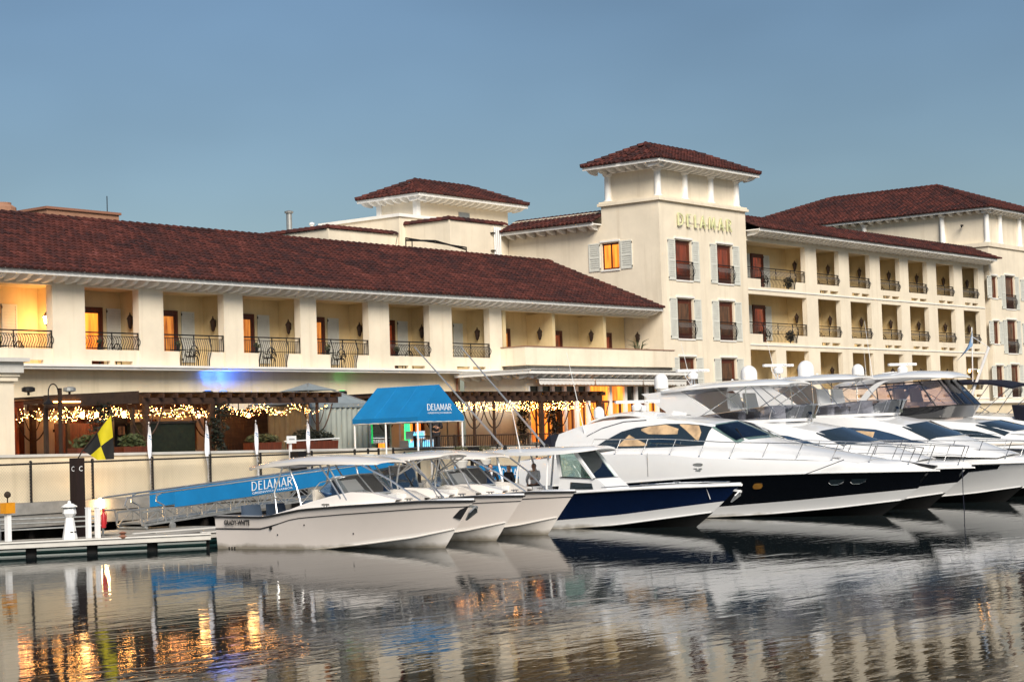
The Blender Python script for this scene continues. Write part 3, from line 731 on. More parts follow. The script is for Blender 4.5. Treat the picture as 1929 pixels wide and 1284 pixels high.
# ------------------------------------------------------------------ balcony wing to the right of the tower
def balcony_wing():
    T = thing('hotel_balcony_wing', 'cream balcony wing with three rows of loggias right of the sign tower', 'building', (110, 57, FLOOR))
    y = 56.38; yb = 58.1
    cols = [(94.55, 101.46), (102.86, 105.73), (107.06, 109.88), (111.29, 114.11), (115.37, 118.2), (119.6, 122.37), (123.76, 126.42)]
    rows = [(11.76, 13.95), (8.53, 10.86), (5.31, 7.62)]
    holes = []; 
    for ci, (x0, x1) in enumerate(cols):
        for ri, (z0, z1) in enumerate(rows):
            w_ = x1 - x0
            if ci == 0 and ri < 2:
                holes += [(x0, x0 + .22 * w_, z0, z1), (x0 + .22 * w_, x0 + .82 * w_, z0 - .46, z1), (x0 + .82 * w_, x1, z0, z1)]
            elif ci == 0: holes += [(x0, x0 + .43 * w_, z0, z1), (x0 + .6 * w_, x1, z0, z1)]
            else:
                holes.append((x0, x1, z0, z1))
                holes += [(x0 + .1 * w_, x0 + .47 * w_, z0 - .52, z0 - .34), (x0 + .56 * w_, x0 + .93 * w_, z0 - .52, z0 - .34)]
    m = MB(); wall_slab(m, 94.305, 127.4, FLOOR, 14.42, y, y + .32, holes); m.build('wall', 'cream', T); m = MB()
    m.box(94.305, 127.4, yb, yb + .2, FLOOR, 14.4)
    for x in [94.45] + [(a[1] + b_[0]) / 2 for a, b_ in zip(cols, cols[1:])] + [127.0]: m.box(x - .1, x + .1, y + .322, yb - .002, FLOOR, 14.3)
    pws = [(a[1] + b_[0]) / 2 for a, b_ in zip(cols, cols[1:])] + [127.0]
    m.build('loggia_wall', 'loggia_paint_glow', T)
    for z in (14.0, 11.14, 7.92, 4.7):
        s = MB(); s.box(94.6, 126.85, y + .325, yb - .004, z, z + .12); s.build('loggia_slab', 'cream_wall', T)
    tr = MB()
    for z0, z1 in rows:
        tr.box(94.55, 127.3, y - .05, y - .002, z0 - .66, z0 - .6)
    tr.build('string_course', 'trim', T)
    for ci, (x0, x1) in enumerate(cols):
        for ri, (z0, z1) in enumerate(rows):
            w_ = x1 - x0
            if ri < 2 or ci:
                if ci == 0: railing(T, x0 + .02, x1 - .02, y + .08, z0 + .02, z0 + .68, posts=5, step=.16, low=(x0 + .22 * w_ + .03, x0 + .82 * w_ - .03, z0 - .42))
                else: railing(T, x0 + .02, x1 - .02, y + .08, z0 + .02, z0 + .66, step=.15)
            if ci == 0:
                if ri < 2:
                    door(T, x0 + 3.3, x0 + 4.7, yb - .06, z0 - .45, z1 - .42, 'pane_red'); shutter(T, x0 + 2.5, x0 + 3.2, yb - .002, z0 - .2, z1 - .45); shutter(T, x0 + 4.8, x0 + 5.5, yb - .002, z0 - .2, z1 - .45); shutter(T, x0 + .9, x0 + 1.6, yb - .002, z0 - .2, z1 - .45)
                    lantern(T, (x0 + 2.1, yb - .005, z0 + 1.15), '-y')
            else:
                door(T, x0 + .5, x0 + 1.6, yb - .06, z0 - .45, z1 - .5, 'pane_dim' if ci < 6 else 'pane_dark')
                shutter(T, x0 + 1.7, x0 + 2.3, yb - .002, z0 - .2, z1 - .5)
            lantern(T, (pws[ci] - .105, y + 1.0, z0 + 1.15), '-x')
            if ci == 6 and ri < 2: door(T, x0 + 1.75, x0 + 3.2, yb - .12, z0 - .45, z1 - .5, 'pane_dark', 'wood_dark', 2)
    eave(T, (94.34, 55.3), (127.4, 55.3), (0, -1), 14.4, .98, step=.6)
    tile_roof(T, [[(94.3, 55.22, 14.57), (127.9, 55.22, 14.57), (127.9, 57.3, 15.42), (94.3, 57.3, 15.42)]], ridges=[((94.3, 57.3, 15.43), (127.9, 57.3, 15.43))])
    b_ = MB(); b_.box(94.4, 127.8, 57.35, 62, 14.42, 15.35); b_.build('roof_deck', 'concrete_dark', T)
    # ground-floor dining wall in front, glimpsed behind the yachts
    g = MB(); g.box(94.7, 140, 55.2, 55.5, FLOOR, 4.3); g.build('plinth_wall', 'cream_wall', T)
    g = MB(); g.box(94.6, 140, 55.0, 56.2, 4.302, 4.44); g.build('plinth_cap', 'trim', T)
balcony_wing()

def corner_block():
    T = thing('hotel_corner_block', 'far cream corner block with hipped red roof and white columns', 'building', (140, 60, FLOOR))
    x = 127.95; y = 56.2
    wins = [(128.25, 129.2, 11.9, 13.45), (130.65, 132.3, 11.2, 13.6), (134.1, 135.0, 11.9, 13.45), (128.25, 129.2, 8.6, 10.2), (130.65, 132.3, 7.95, 10.35), (134.1, 135.0, 8.6, 10.2), (128.4, 129.6, 4.75, 7.0), (131, 132.4, 4.75, 7.1)]
    m = MB(); wall_slab(m, x, 150, FLOOR, 15.6, y, y + .4, wins); m.box(x, x + .4, y + .401, 80, FLOOR, 15.6); m.build('wall', 'cream', T)
    i_ = MB(); i_.box(x + .5, 149, y + .7, y + .75, FLOOR, 15.4); i_.build('interior', 'interior_dark', T)
    m = MB(); m.box(x + .2, 149.8, y + .25, 80, 15.9, 18.2); m.build('attic_wall', 'cream', T)
    m = MB(); m.box(x - .12, 150, y - .12, 60.4, 15.602, 15.9); m.build('cornice', 'cream', T)
    for xx in (128.2, 130.5, 134.0, 137.5): column(T, (xx, y + .14, 15.902), 2.25, .2)
    for yy in (59.7, 66, 72): column(T, (x + .08, yy, 15.902 if yy < 60.4 else 15.8), 2.25, .2)
    eave(T, (x - .55, 80), (x - .55, y - .5), (-1, 0), 18.2, .85, step=.72); eave(T, (x - .5, y - .55), (150, y - .55), (0, -1), 18.201, .85, step=.72)
    x0, y0, x1, y1, z = x - .65, y - .65, 142.5, 80, 18.36
    hip(T, x0, x1, y0, y1, z, 2.9)
    for i, (a, b_, z0, z1) in enumerate(wins): tower_window(T, a, b_, y, z0, z1, 'pane_dim', low_rail=(b_ - a) > 1.2)
    cm = MB(); cm.box(x - .25, x - .003, 58.0, 58.12, 17.2, 17.32); cm.bar((x - .25, 58.06, 17.22), (x - .45, 57.95, 17.12), .1); cm.build('security_camera', 'iron', T)
corner_block()

def rear_blocks():
    T = thing('rear_hotel_block', 'cream rear hotel volume with tile coping and a hipped roof lantern storey', 'building', (85, 72, FLOOR))
    m = MB(); m.box(80.05, 85.25, 66.6, 69.9, 9, 15.12); m.build('wall', 'cream', T)
    m = MB(); m.box(79.6, 85.25, 69.902, 76, 9, 15.6); m.box(85.26, 94, 66.62, 76, 9, 15.1); m.build('upper_wall', 'cream', T)
    c = MB(); c.box(79.5, 84, 69.8, 76.1, 15.602, 15.78); c.build('parapet_cap', 'trim', T)
    tl = MB()
    def cop(a, b_):
        a = Vector(a); b_ = Vector(b_); L = (b_ - a).length; n = int(L / .42); d = (b_ - a).normalized(); sd = d.cross(Vector((0, 0, 1))); 
        for i in range(n): half_tile(tl, a + d * L * i / n, sd, d, Vector((0, 0, 1)), .24, .21, .03, .01, L / n * 1.06, random.random())
    cop((80.15, 69.9, 15.12), (80.15, 66.6, 15.12)); cop((80.05, 66.72, 15.12), (85.2, 66.72, 15.12)); tl.build('coping', 'tile', T)
    m = MB(); m.box(83.1, 91.7, 71.6, 74.7, 15.79, 17.1); m.build('attic_wall', 'cream', T)
    for x, yy in ((83.15, 71.65), (83.15, 74.5)): 
        p = MB(); p.box(x - .2, x + .12, yy - .2, yy + .12, 15.79, 17.1); p.build('pier', 'trim', T)
    v = MB(); v.box(86.9, 87.9, 71.54, 71.59, 16.0, 16.55); v.build('vent_panel', 'metal_grey', T)
    ex0, ex1, ey0, ey1 = 82.28, 92.55, 70.65, 75.55
    for a, b_, o in (((ex0, ey0), (ex1, ey0), (0, -1)), ((ex0, ey1), (ex0, ey0 + .1), (-1, 0)), ((ex1, ey0 + .1), (ex1, ey1), (1, 0))): eave(T, a, b_, o, 17.1 + (.001 if o[0] else 0), .98, step=.62)
    hip(T, ex0 - .05, ex1 + .05, ey0 - .05, ey1 + .05, 17.28, 1.12, eave_parts=(0, 1))
    for i in range(4):
        p = MB(); x = 83.9 + i * .17; p.tube([(x, 66.5, 12.2), (x, 66.5, 14.75)], .05, 8); p.tube([(x, 66.5, 14.75), (x, 66.5, 14.98)], .06, 8); p.build('vent_pipe', 'plastic_white', T)
    br = MB(); 
    for z in (13.6, 14.6): br.box(83.6, 83.86, 66.42, 66.58, z, z + .05)
    br.build('bracket', 'iron', T)
    T2 = thing('roof_block', 'low cream roof block with dark tile coping behind the long roof', 'building', (77, 72, 9))
    m = MB(); m.box(73.9, 79.55, 70.0, 77.5, 9, 14.55); m.build('wall', 'cream', T2)
    tl = MB(); cop((74.0, 77.5, 14.55), (74.0, 70.0, 14.55)); cop((73.9, 70.1, 14.55), (79.5, 70.1, 14.55)); tl.build('coping', 'tile', T2)
    cb = MB(); cb.tube([(79.4, 69.9, 14.5), (79.2, 69.96, 13.6), (78.7, 69.97, 12.9)], .02, 4); cb.build('cable', 'iron', T2)
rear_blocks()

def roof_clutter():
    T = thing('rooftop_unit', 'grey rooftop air unit with dark pipe railing behind the long roof ridge', 'air unit', (76, 66, 11))
    m = MB(); m.box(74.6, 79.6, 65.2, 67.2, 10.5, 13.15); m.build('casing', 'metal_grey', T)
    r = MB(); r.tube([(74.6, 65.1, 12.6), (74.6, 65.1, 13.62), (79.6, 65.1, 13.42), (79.6, 65.1, 12.5)], .04, 6); r.tube([(74.6, 65.1, 13.5), (77, 65.1, 13.62), (79.6, 65.1, 13.3)], .05, 6); r.tube([(75.1, 65.1, 12.6), (75.1, 65.1, 13.5)], .03, 6); r.build('pipe_rail', 'iron', T)
    for i, (x, yy, z0, z1, r_, lab) in enumerate(((75.0, 74.0, 14.4, 16.0, .16, 'tall capped grey vent stack on the low roof block'), (77.0, 74.2, 14.4, 15.5, .1, 'short white roof vent right of the grey stack'), (78.3, 74.4, 14.4, 15.3, .1, 'smallest white roof vent beside the lantern roof'))):
        t = thing('roof_vent', lab, 'vent', (x, yy, z0), 'roof vents')
        m = MB(); m.lathe((x, yy, z0), [(r_, 0), (r_, z1 - z0 - .16)], 10); m.build('pipe', 'metal_grey' if i == 0 else 'plastic_white', t, True)
        m = MB(); m.lathe((x, yy, z1 - .15), [(r_ * 1.5, 0), (r_ * 1.6, .1), (r_ * .4, .16)], 10); m.build('cap', 'metal_grey' if i == 0 else 'plastic_white', t)
    T = thing('brick_building', 'flat roofed tan brick building far behind the long red roof', 'building', (97, 122, 1.2))
    m = MB(); m.box(94.6, 101.9, 120, 132, 1.2, 22.3); m.build('wall', 'brick_far', T)
    m = MB(); m.box(94.45, 102.05, 119.85, 132.1, 22.302, 22.5); m.build('parapet_cap', 'terracotta', T)
    m = MB(); m.lathe((94.9, 126, 22.5), [(1.1, 0), (1.1, .5), (.7, .75), (.7, .9)], 12); m.build('roof_vent', 'brick_far', T)
    m = MB(); m.tube([(101.2, 120.6, 22.5), (101.2, 120.6, 23.9)], .04, 5); m.build('antenna', 'iron', T)
roof_clutter()

# ------------------------------------------------------------------ foliage
def leaves(mb, c, rad, n, size, hollow=.35, flat=1.0):
    for _ in range(n):
        while True:
            p = Vector((random.uniform(-1, 1), random.uniform(-1, 1), random.uniform(-1, 1)))
            if hollow < p.length < 1.0 + .12 * noise.noise(p * 3): break
        p = Vector((c[0] + p.x * rad[0], c[1] + p.y * rad[1], c[2] + p.z * rad[2]))
        a = Vector((random.gauss(0, 1), random.gauss(0, 1), random.gauss(0, 1) * flat)).normalized(); b_ = a.orthogonal().normalized()
        s = size * random.uniform(.6, 1.3)
        mb.add([p - a * s, p + b_ * s * .45 + a * s * .1, p + a * s, p - b_ * s * .45 + a * s * .1], [(0, 1, 2, 3)])
    return mb
def shrub(label, pos, rad, m, group=None, n=420, size=.07, stem=.15, name='shrub'):
    t = thing(name, label, 'shrub', pos, group)
    c = (pos[0], pos[1], pos[2] + stem + rad[2])
    f = MB(); leaves(f, c, rad, n, size); f.build('foliage', m, t)
    b_ = MB()
    for k in range(5):
        a = k * 1.26; b_.tube([(pos[0], pos[1], pos[2]), (pos[0] + rad[0] * .3 * math.cos(a), pos[1] + rad[1] * .3 * math.sin(a), pos[2] + stem + rad[2]), (pos[0] + rad[0] * .6 * math.cos(a), pos[1] + rad[1] * .6 * math.sin(a), pos[2] + stem + rad[2] * 1.5)], [.03, .02, .008], 5)
    b_.build('stem', 'bark', t)
    return t

# ------------------------------------------------------------------ terrace wall, chain link fence
def wtop(x): return max(2.46, 2.92 - .0115 * (x - 37))
T = thing('terrace_wall', 'cream rendered terrace wall behind the chain link fence', 'wall', (60, 49.8, 1.38))
m = MB(); m.prism([(12, 49.6, 1.381), (110, 49.6, 1.381), (110, 49.6, wtop(110) - .09), (78, 49.6, wtop(78) - .09), (12, 49.6, wtop(12) - .09)], (0, .29, 0)); m.build('wall', 'cream_wall', T)
m = MB(); m.prism([(12, 49.55, wtop(12) - .088), (78, 49.55, wtop(78) - .088), (110, 49.55, wtop(110) - .088), (110, 49.55, wtop(110)), (78, 49.55, wtop(78)), (12, 49.55, wtop(12))], (0, .4, 0)); m.build('coping', 'trim_grey', T)
m = MB(); m.prism([(45.9, 49.597, 1.72), (45.97, 49.597, 1.84), (45.9, 49.597, 1.96), (45.83, 49.597, 1.84)], (0, -.02, 0)); m.build('drain_cover', 'iron', T)

FP = [35.35, 37.9, 40.38, 42.94, 45.58, 48.02, 50.66, 53.0, 53.75, 54.35, 55.2, 59.0, 61.7, 64.4, 67.1, 69.8, 72.5, 75.2]
F = thing('chain_link_fence', 'black chain link fence along the quay edge with dark posts', 'fence', (52, 49.1, 1.38))
pm = MB(); pm.lathe((0, 0, 0), [(.045, 0), (.045, 1.27), (.055, 1.28), (.03, 1.33)], 8); pm = pm.mesh('post', 'iron')
for x in FP: inst('post', pm, F, (x, 49.15, 1.381))
for a, b_ in ((12, 54.4), (55.2, 76)):
    m = MB(); m.tube([(a, 49.15, 2.62), (b_, 49.15, 2.60)], .03, 6); m.build('top_rail', 'iron', F)
# woven wire, small barbs of the knuckled selvage stand above the rail
wm = MB(); r = .003
def wire(a, b_):
    d = Vector(b_) - Vector(a); s = Vector((d.z, 0, -d.x)).normalized() * r
    wm.add([Vector(a) - s, Vector(b_) - s, Vector(b_) + s, Vector(a) + s], [(0, 1, 2, 3)])
for a, b_ in ((33, 54.35), (55.3, 72)):
    x = a
    while x < b_ - 1.2:
        wire((x, 49.13, 1.4), (x + 1.2, 49.13, 2.6)); wire((x + 1.2, 49.135, 1.4), (x, 49.135, 2.6)); x += .105
        wm.add([(x, 49.13, 2.6), (x + .02, 49.13, 2.675), (x + .04, 49.13, 2.6)], [(0, 1, 2)])
o = wm.build('wire_mesh', 'wire', F); o['kind'] = 'stuff'

# ------------------------------------------------------------------ feather flags on the fence
def feather(x, label, lean, fold):
    t = thing('feather_flag', label, 'flag', (x, 49.0, 1.9), 'white feather flags on the fence posts')
    m = MB(); m.tube([(x + .03, 49.33, 1.5), (x + .02, 49.33, 3.2), (x, 49.32, 3.84)], [.02, .015, .009], 6); m.build('pole', 'metal_grey', t)
    m = MB(); m.lathe((x, 49.32, 3.82), [(.005, 0), (.03, .03), (.005, .06)], 8); m.build('finial', 'plastic_white', t)
    rows = []; pr = []
    for k in range(25):
        s = k / 24; z = 3.8 - 2.0 * s; wd = .22 * math.sin(min(1, s * 1.5) * math.pi / 2) * (1 - .9 * max(0, s - .5)) + fold * math.exp(-((s - .55) / .18) ** 2) * .18
        rows.append([(x - wd * .35 + lean * s + wd * q * .9, 49.3 + .06 * math.sin(q * 5 + s * 6), z - .12 * q) for q in (0, .2, .4, .6, .8, 1)])
    c = MB(); c.sheet(rows, (0, .006, 0)); cl = c.build('cloth', 'cloth_white', t, 60)
    pr = MB(); k0 = 9
    bt = MB()
    for k in (4, 5, 18, 19, 20): a = rows[k]; bt.add([Vector(a[1]) + Vector((0, -.006, 0)), Vector(a[3]) + Vector((0, -.006, 0)), Vector(a[3]) + Vector((0, -.006, -.05)), Vector(a[1]) + Vector((0, -.006, -.05))], [(0, 1, 2, 3)])
    bt.build('print', 'flag_blue', cl)
    for k in range(k0, 17):     # dark printed diagonal bands
        a, b_ = rows[k], rows[k + 1]
        if k % 2 == 0 or fold > .5: pr.add([Vector(a[3]) + Vector((0, -.006, 0)), Vector(a[5]) + Vector((0, -.006, 0)), Vector(b_[5]) + Vector((0, -.006, 0)), Vector(b_[4]) + Vector((0, -.006, 0))], [(0, 1, 2, 3)])
    pr.build('print', 'flag_black', cl)
    return t
feather(42.98, 'white feather flag nearest the yellow and black flag', .02, .2)
feather(45.6, 'white feather flag with a folded flap, second from the yellow flag', .05, 1.0)
feather(48.0, 'slim white feather flag left of the black letter D board', .02, .1)
feather(50.66, 'white feather flag right of the black letter D board', .0, .2)

# ------------------------------------------------------------------ pergolas
def arm(mb, a, b_, sag, r=.028):
    a, b_ = Vector(a), Vector(b_); mb.tube([a.lerp(b_, k / 6) + Vector((0, 0, -sag * math.sin(math.pi * k / 6))) for k in range(7)], r, 5)
def pergola(label, x0, x1, y0, y1, z0, z1, posts, thick, zfloor=FLOOR, front='wood_pergola', solid=True):
    t = thing('pergola', label, 'pergola', ((x0 + x1) / 2, y0, zfloor), 'terrace pergolas')
    m = MB(); m.box(x0, x1, y0, y0 + .16, z0, z1); m.build('beam', front, t)
    m = MB(); m.box(x0, x1, y1 - .16, y1, z0, z1); m.build('beam', 'wood_pergola', t)
    rm = MB(); rm.box(-.04, .04, 0, y1 - y0 + .5, 0, .16); rm = rm.mesh('rafter', 'wood_pergola'); n = int((x1 - x0) / .62)
    for i in range(n + 1): inst('rafter', rm, t, (lerp(x0 + .1, x1 - .1, i / n), y0 - .25, z1 + .002))
    if solid:  # solid boards added to throw the terrace wall into shade
        k = int((x1 - x0) / .5); bm_ = MB(); bm_.box(-.235, .235, 0, y1 - y0 + .2, 0, .03); bm_ = bm_.mesh('shade_board', 'wood_dark')
        for i in range(k): inst('shade_board', bm_, t, (lerp(x0, x1, (i + .5) / k), y0 - .1, z1 + .165))
    for i, x in enumerate(posts):
        wd = .09 if i in thick else .045
        for yy in (y0 + .08, y1 - .08):
            p = MB(); p.box(x - wd, x + wd, yy - wd, yy + wd, zfloor, z0 - .001); po = p.build('post', 'wood_pergola', t)
            for s in (-1, 1):
                br = MB(); arm(br, (x, yy, z0 - 1.15), (x + s * .85, yy, z0 - .02), .28); br.build('brace', 'wood_pergola', po)
                br = MB(); arm(br, (x, yy, z0 - .85), (x + s * .45, yy, z0 - .02), .18, .02); br.build('brace', 'wood_pergola', po)
    return t
def string_lights(label, x0, x1, y0, y1, z, n, drop=.34):
    t = thing('string_lights', label, 'string lights', (x0, y0, z), 'fairy lights under the pergolas')
    wv = MB(); bl = MB(); rows = 5; per = n // rows
    for k in range(rows):
        yy = lerp(y0, y1, k / (rows - 1)); pts = []
        for i in range(per):
            s = i / (per - 1); x = lerp(x0, x1, s) + random.uniform(-.07, .07)
            zz = z - drop * abs(math.sin(s * math.pi * (x1 - x0) / 1.9 + k)) - random.uniform(0, .15); pts.append((x, yy + random.uniform(-.2, .2), zz))
            rr = random.uniform(.008, .014); p = pts[-1]
            bl.add([(p[0] + dx * rr, p[1] + dy * rr, p[2] + dz * rr) for dx, dy, dz in ((1, 0, 0), (-1, 0, 0), (0, 1, 0), (0, -1, 0), (0, 0, 1), (0, 0, -1))], [(0, 2, 4), (2, 1, 4), (1, 3, 4), (3, 0, 4), (2, 0, 5), (1, 2, 5), (3, 1, 5), (0, 3, 5)])
        wv.tube(pts, .006, 3, False)
    wv.build('wire', 'iron', t); o = bl.build('bulbs', 'bulb', t); o['kind'] = 'stuff'
def warm_light(name, pos, energy, col=(1, .55, .22), size=.25):
    L = bpy.data.lights.new(name, 'POINT'); L.energy = energy; L.color = col; L.shadow_soft_size = size
    o = bpy.data.objects.new(name, L); COL.objects.link(o); o.location = pos
# dark boarded shelter at the left end, sloping roof
t = thing('shelter', 'dark timber entrance shelter with sloping fascia left of the pergola', 'shelter', (41.6, 51, FLOOR))
m = MB(); m.prism([(39.6, 50.5, 4.42), (43.6, 50.5, 4.56), (43.6, 50.5, 4.98), (39.6, 50.5, 4.84)], (0, .1, 0)); m.build('fascia', 'wood_dark', t)
m = MB(); m.prism([(39.6, 50.602, 4.74), (43.6, 50.602, 4.88), (43.6, 56.9, 4.88), (39.6, 56.9, 4.74)], (0, 0, .08)); m.build('roof', 'wood_dark', t)
for x, yy in ((39.75, 50.7), (43.45, 50.7), (39.75, 54.2), (43.45, 54.2)):
    m = MB(); m.box(x - .06, x + .06, yy - .06, yy + .06, FLOOR, 4.42); m.build('post', 'wood_dark', t)
m = MB(); m.box(39.9, 41.0, 50.44, 50.49, 4.60, 4.635); m.build('strip_lamp', 'lamp_amber', t)
pergola('brown timber pergola left of the grey tent, over the fans', 43.75, 53.6, 50.5, 56.9, 4.52, 4.74, [43.95, 47.0, 52.5], {0, 1})
pergola('brown timber pergola right of the blue canopy', 57.6, 68.25, 50.5, 56.9, 4.52, 4.76, [62.0, 63.35, 66.7], {2})  # roof carried back to the wall to keep it in shade
pergola('short end bay of the pergola in front of the orange dining windows', 68.3, 71.3, 50.5, 52.9, 4.52, 4.76, [71.1], {0})
t = thing('timber_screen', 'brown timber screen between the pergola and the grey tent', 'screen', (52.3, 54.4, FLOOR))
for k in range(17): m = MB(); x = 50.9 + k * .16; m.box(x, x + .15, 54.4, 54.44 + .012 * (k % 3), FLOOR, 4.4); m.build('plank', 'wood_pergola', t)
for z in (FLOOR + .3, 4.1): m = MB(); m.box(50.9, 53.6, 54.47, 54.53, z, z + .1); m.build('rail', 'wood_dark', t)
t = thing('timber_screen', 'reddish timber panelling behind the dark covered bar', 'screen', (46.5, 55.6, FLOOR))
for k in range(30): m = MB(); x = 44.0 + k * .16; m.box(x, x + .15, 55.6, 55.64 + .012 * (k % 3), FLOOR, 4.0); m.build('plank', 'wood_door', t)
for z in (FLOOR + .3, 3.7): m = MB(); m.box(44.0, 48.8, 55.67, 55.73, z, z + .1); m.build('rail', 'wood_dark', t)
string_lights('white fairy lights under the dark entrance shelter', 40.6, 43.7, 50.8, 54, 4.50, 220)
string_lights('white fairy lights along the pergola left of the grey tent', 43.8, 53.2, 50.7, 55.5, 4.58, 640)
string_lights('white fairy lights along the pergola right of the blue canopy', 58.5, 70.6, 50.7, 52.8, 4.62, 1000, .34)
# hanging lamps seen under the shelter and the pergola
def pendant(label, pos, kind):
    t = thing('pendant_lamp', label, 'lamp', (pos[0], pos[1], pos[2]), 'pendant lamps under the pergola'); x, y, z = pos
    m = MB(); m.tube([(x, y, z + .12), (x, y, 4.72)], .008, 4); m.build('cord', 'iron', t)
    if kind == 'shade':
        m = MB(); m.lathe((x, y, z), [(.30, 0), (.31, .02), (.08, .18), (.03, .2)], 14); m.build('shade', 'wood_dark', t)
        m = MB(); m.lathe((x, y, z - .16), [(.02, 0), (.085, .04), (.075, .12), (.03, .18)], 10); m.build('bulb', 'lamp_amber', t, True)
    else:
        m = MB(); m.lathe((x, y, z - .1), [(.02, 0), (.08, .05), (.075, .2), (.03, .24)], 10); m.build('bulb', 'lamp_amber', t, True)
    warm_light('pendant_light', (x, y - .02, z - .25), 6)
for i, (x, lab) in enumerate(((43.3, 'glowing lantern behind the entrance shelter post, leftmost of three'), (43.95, 'glowing lantern, middle of three under the entrance shelter'), (45.2, 'glowing lantern by the yellow flag, last of three under the shelter'))): pendant(lab, (x, 53.2, 4.22), 'plain')
pendant('cone shaded lamp by the left ceiling fan', (48.6, 53.0, 4.22), 'shade'); pendant('cone shaded lamp by the right ceiling fan', (51.6, 53.4, 4.22), 'shade'); pendant('cone shaded lamp over the bar behind the feather flags', (46.6, 53.6, 4.25), 'shade')
def fan(label, pos):
    t = thing('ceiling_fan', label, 'fan', pos, 'ceiling fans'); x, y, z = pos
    m = MB(); m.tube([(x, y, z), (x, y, 4.7)], .02, 6); m.lathe((x, y, z - .08), [(.05, 0), (.12, .04), (.12, .14), (.04, .2)], 12); m.build('motor', 'wood_dark', t)
    for k in range(5):
        a = k * 2 * math.pi / 5 + .3; d = Vector((math.cos(a), math.sin(a), 0)); s = Vector((-d.y, d.x, .25)) * .07; p = Vector(pos)
        b_ = MB(); b_.prism([p + d * .12 - s * .5, p + d * .72 - s, p + d * .74 + s, p + d * .12 + s * .5], (0, 0, .012)); b_.build('blade', 'fan_wood', t)
fan('wooden ceiling fan under the pergola between the first feather flags', (50.3, 52.6, 4.15)); fan('wooden ceiling fan left of the other under the pergola', (47.9, 53.6, 4.2))

# uplights on the pergola, throwing blue and green on the soffit
def uplight(label, x, y, z, m, col=None, energy=0):
    t = thing('floodlight', label, 'floodlight', (x, y, z), 'floodlights on the pergola top')
    q = MB(); q.lathe((x, y, z + .1), [(.10, 0), (.22, .03), (.22, .14), (.14, .18), (.05, .18)], 12); q.build('housing', m, t)
    q = MB(); q.bar((x, y, z), (x, y, z + .11), .06); q.build('foot', 'iron', t)
    if energy:
        q = MB(); q.lathe((x, y, z + .285), [(.12, 0), (.11, .012)], 12); q.build('lens', 'led_blue' if col[2] > col[1] else 'led_green', t)
        L = bpy.data.lights.new('flood', 'SPOT'); L.energy = energy; L.color = col; L.spot_size = R(112); L.spot_blend = .9; L.shadow_soft_size = .1
        o = bpy.data.objects.new('flood', L); COL.objects.link(o); o.location = (x, y, z + .33); o.rotation_euler = Vector((.9, .12, 1)).to_track_quat('-Z', 'Y').to_euler()
for args in (('dark round floodlight left of the curved lamp post', 39.3, 51.0, 4.86, 'iron'), ('pale floodlight on the entrance shelter roof', 42.6, 53, 4.95, 'metal_grey'), ('dark floodlight on the pergola roof over the feather flags', 52.6, 56.75, 4.97, 'iron', (.03, .17, 1), 80), ('pale floodlight on the pergola roof left of the grey tent', 53.45, 56.75, 4.97, 'metal_grey', (.03, .14, 1), 90), ('dark floodlight beside the blue canopy ridge', 60.5, 56.75, 4.97, 'iron', (.1, 1, .2), 4)): uplight(*args)

# curved street lamp by the shelter
t = thing('street_lamp', 'dark lamp post with a swan neck beside the entrance shelter', 'lamp', (39.95, 50.2, FLOOR))
m = MB(); m.box(39.9, 40.0, 50.15, 50.25, FLOOR, 5.06); m.build('post', 'wood_dark', t)
m = MB(); m.tube([(39.9, 50.2, 4.9)] + [(39.68 + .2 * math.cos(R(a)), 50.2, 4.92 + .28 * math.sin(R(a))) for a in range(0, 181, 20)] + [(39.48, 50.2, 4.68)], .022, 6); m.build('swan_neck', 'iron', t)
m = MB(); m.lathe((39.48, 50.2, 4.52), [(.2, 0), (.21, .02), (.07, .13), (.03, .18)], 12); m.build('shade', 'iron', t)

# ------------------------------------------------------------------ terrace things
def planter(label, x, y, w_, m='leaf', tall=.5):
    t = thing('planter', label, 'planter', (x, y, FLOOR), 'terrace planters')
    p = MB(); p.prism([(x - w_ / 2, y - .25, FLOOR + .02), (x + w_ / 2, y - .25, FLOOR + .02), (x + w_ / 2 + .05, y - .28, FLOOR + .72), (x - w_ / 2 - .05, y - .28, FLOOR + .72)], (0, .5, 0)); p.build('box', 'wood_door', t)
    f = MB(); leaves(f, (x, y, FLOOR + .85), (w_ * .55, .32, tall * .6), int(420 * w_), .09, .2); f.build('foliage', m, t)
planter('terracotta planter of green herbs by the brown corner window', 41.2, 50.35, 1.3); planter('terracotta planter of herbs right of the climbing vine', 43.1, 50.35, 1.1)
planter('low planter of dark plants behind the third feather flag', 52.0, 50.4, 2.2, 'leaf_dark', .55)
planter('low planter of shrubs behind the folded feather flag', 49.3, 50.35, 1.4, 'leaf_olive', .3)
def vine(label, x, y):
    t = thing('climbing_vine', label, 'plant', (x, y, FLOOR))
    s = MB(); 
    for k in range(3): s.tube([(x + .1 * math.sin(k + z * 3), y + .08 * math.cos(k * 2 + z * 4), FLOOR + z * 2.1) for z in [i / 8 for i in range(9)]], [.035 - .02 * i / 8 for i in range(9)], 5)
    s.build('stem', 'bark', t); f = MB()
    for k in range(9): leaves(f, (x + random.uniform(-.25, .25) * (k / 5), y + random.uniform(-.15, .15), FLOOR + .55 + k * .19), (.25 + .03 * k, .2, .2), 70, .08, .1)
    f.build('foliage', 'leaf_dark', t)
vine('dark climbing vine on the entrance shelter post', 41.95, 50.5); vine('dark leafy vine climbing the pergola post by the folded flag', 47.1, 50.35)
vine('dark potted palm under the pergola by the dining windows', 67.4, 52.2); vine('dark leafy climber near the navy canvas of the cruiser', 69.6, 52.0)
t = thing('covered_bar', 'large dark covered bar block under the pergola behind the feather flags', 'bar', (45.4, 51.5, FLOOR))
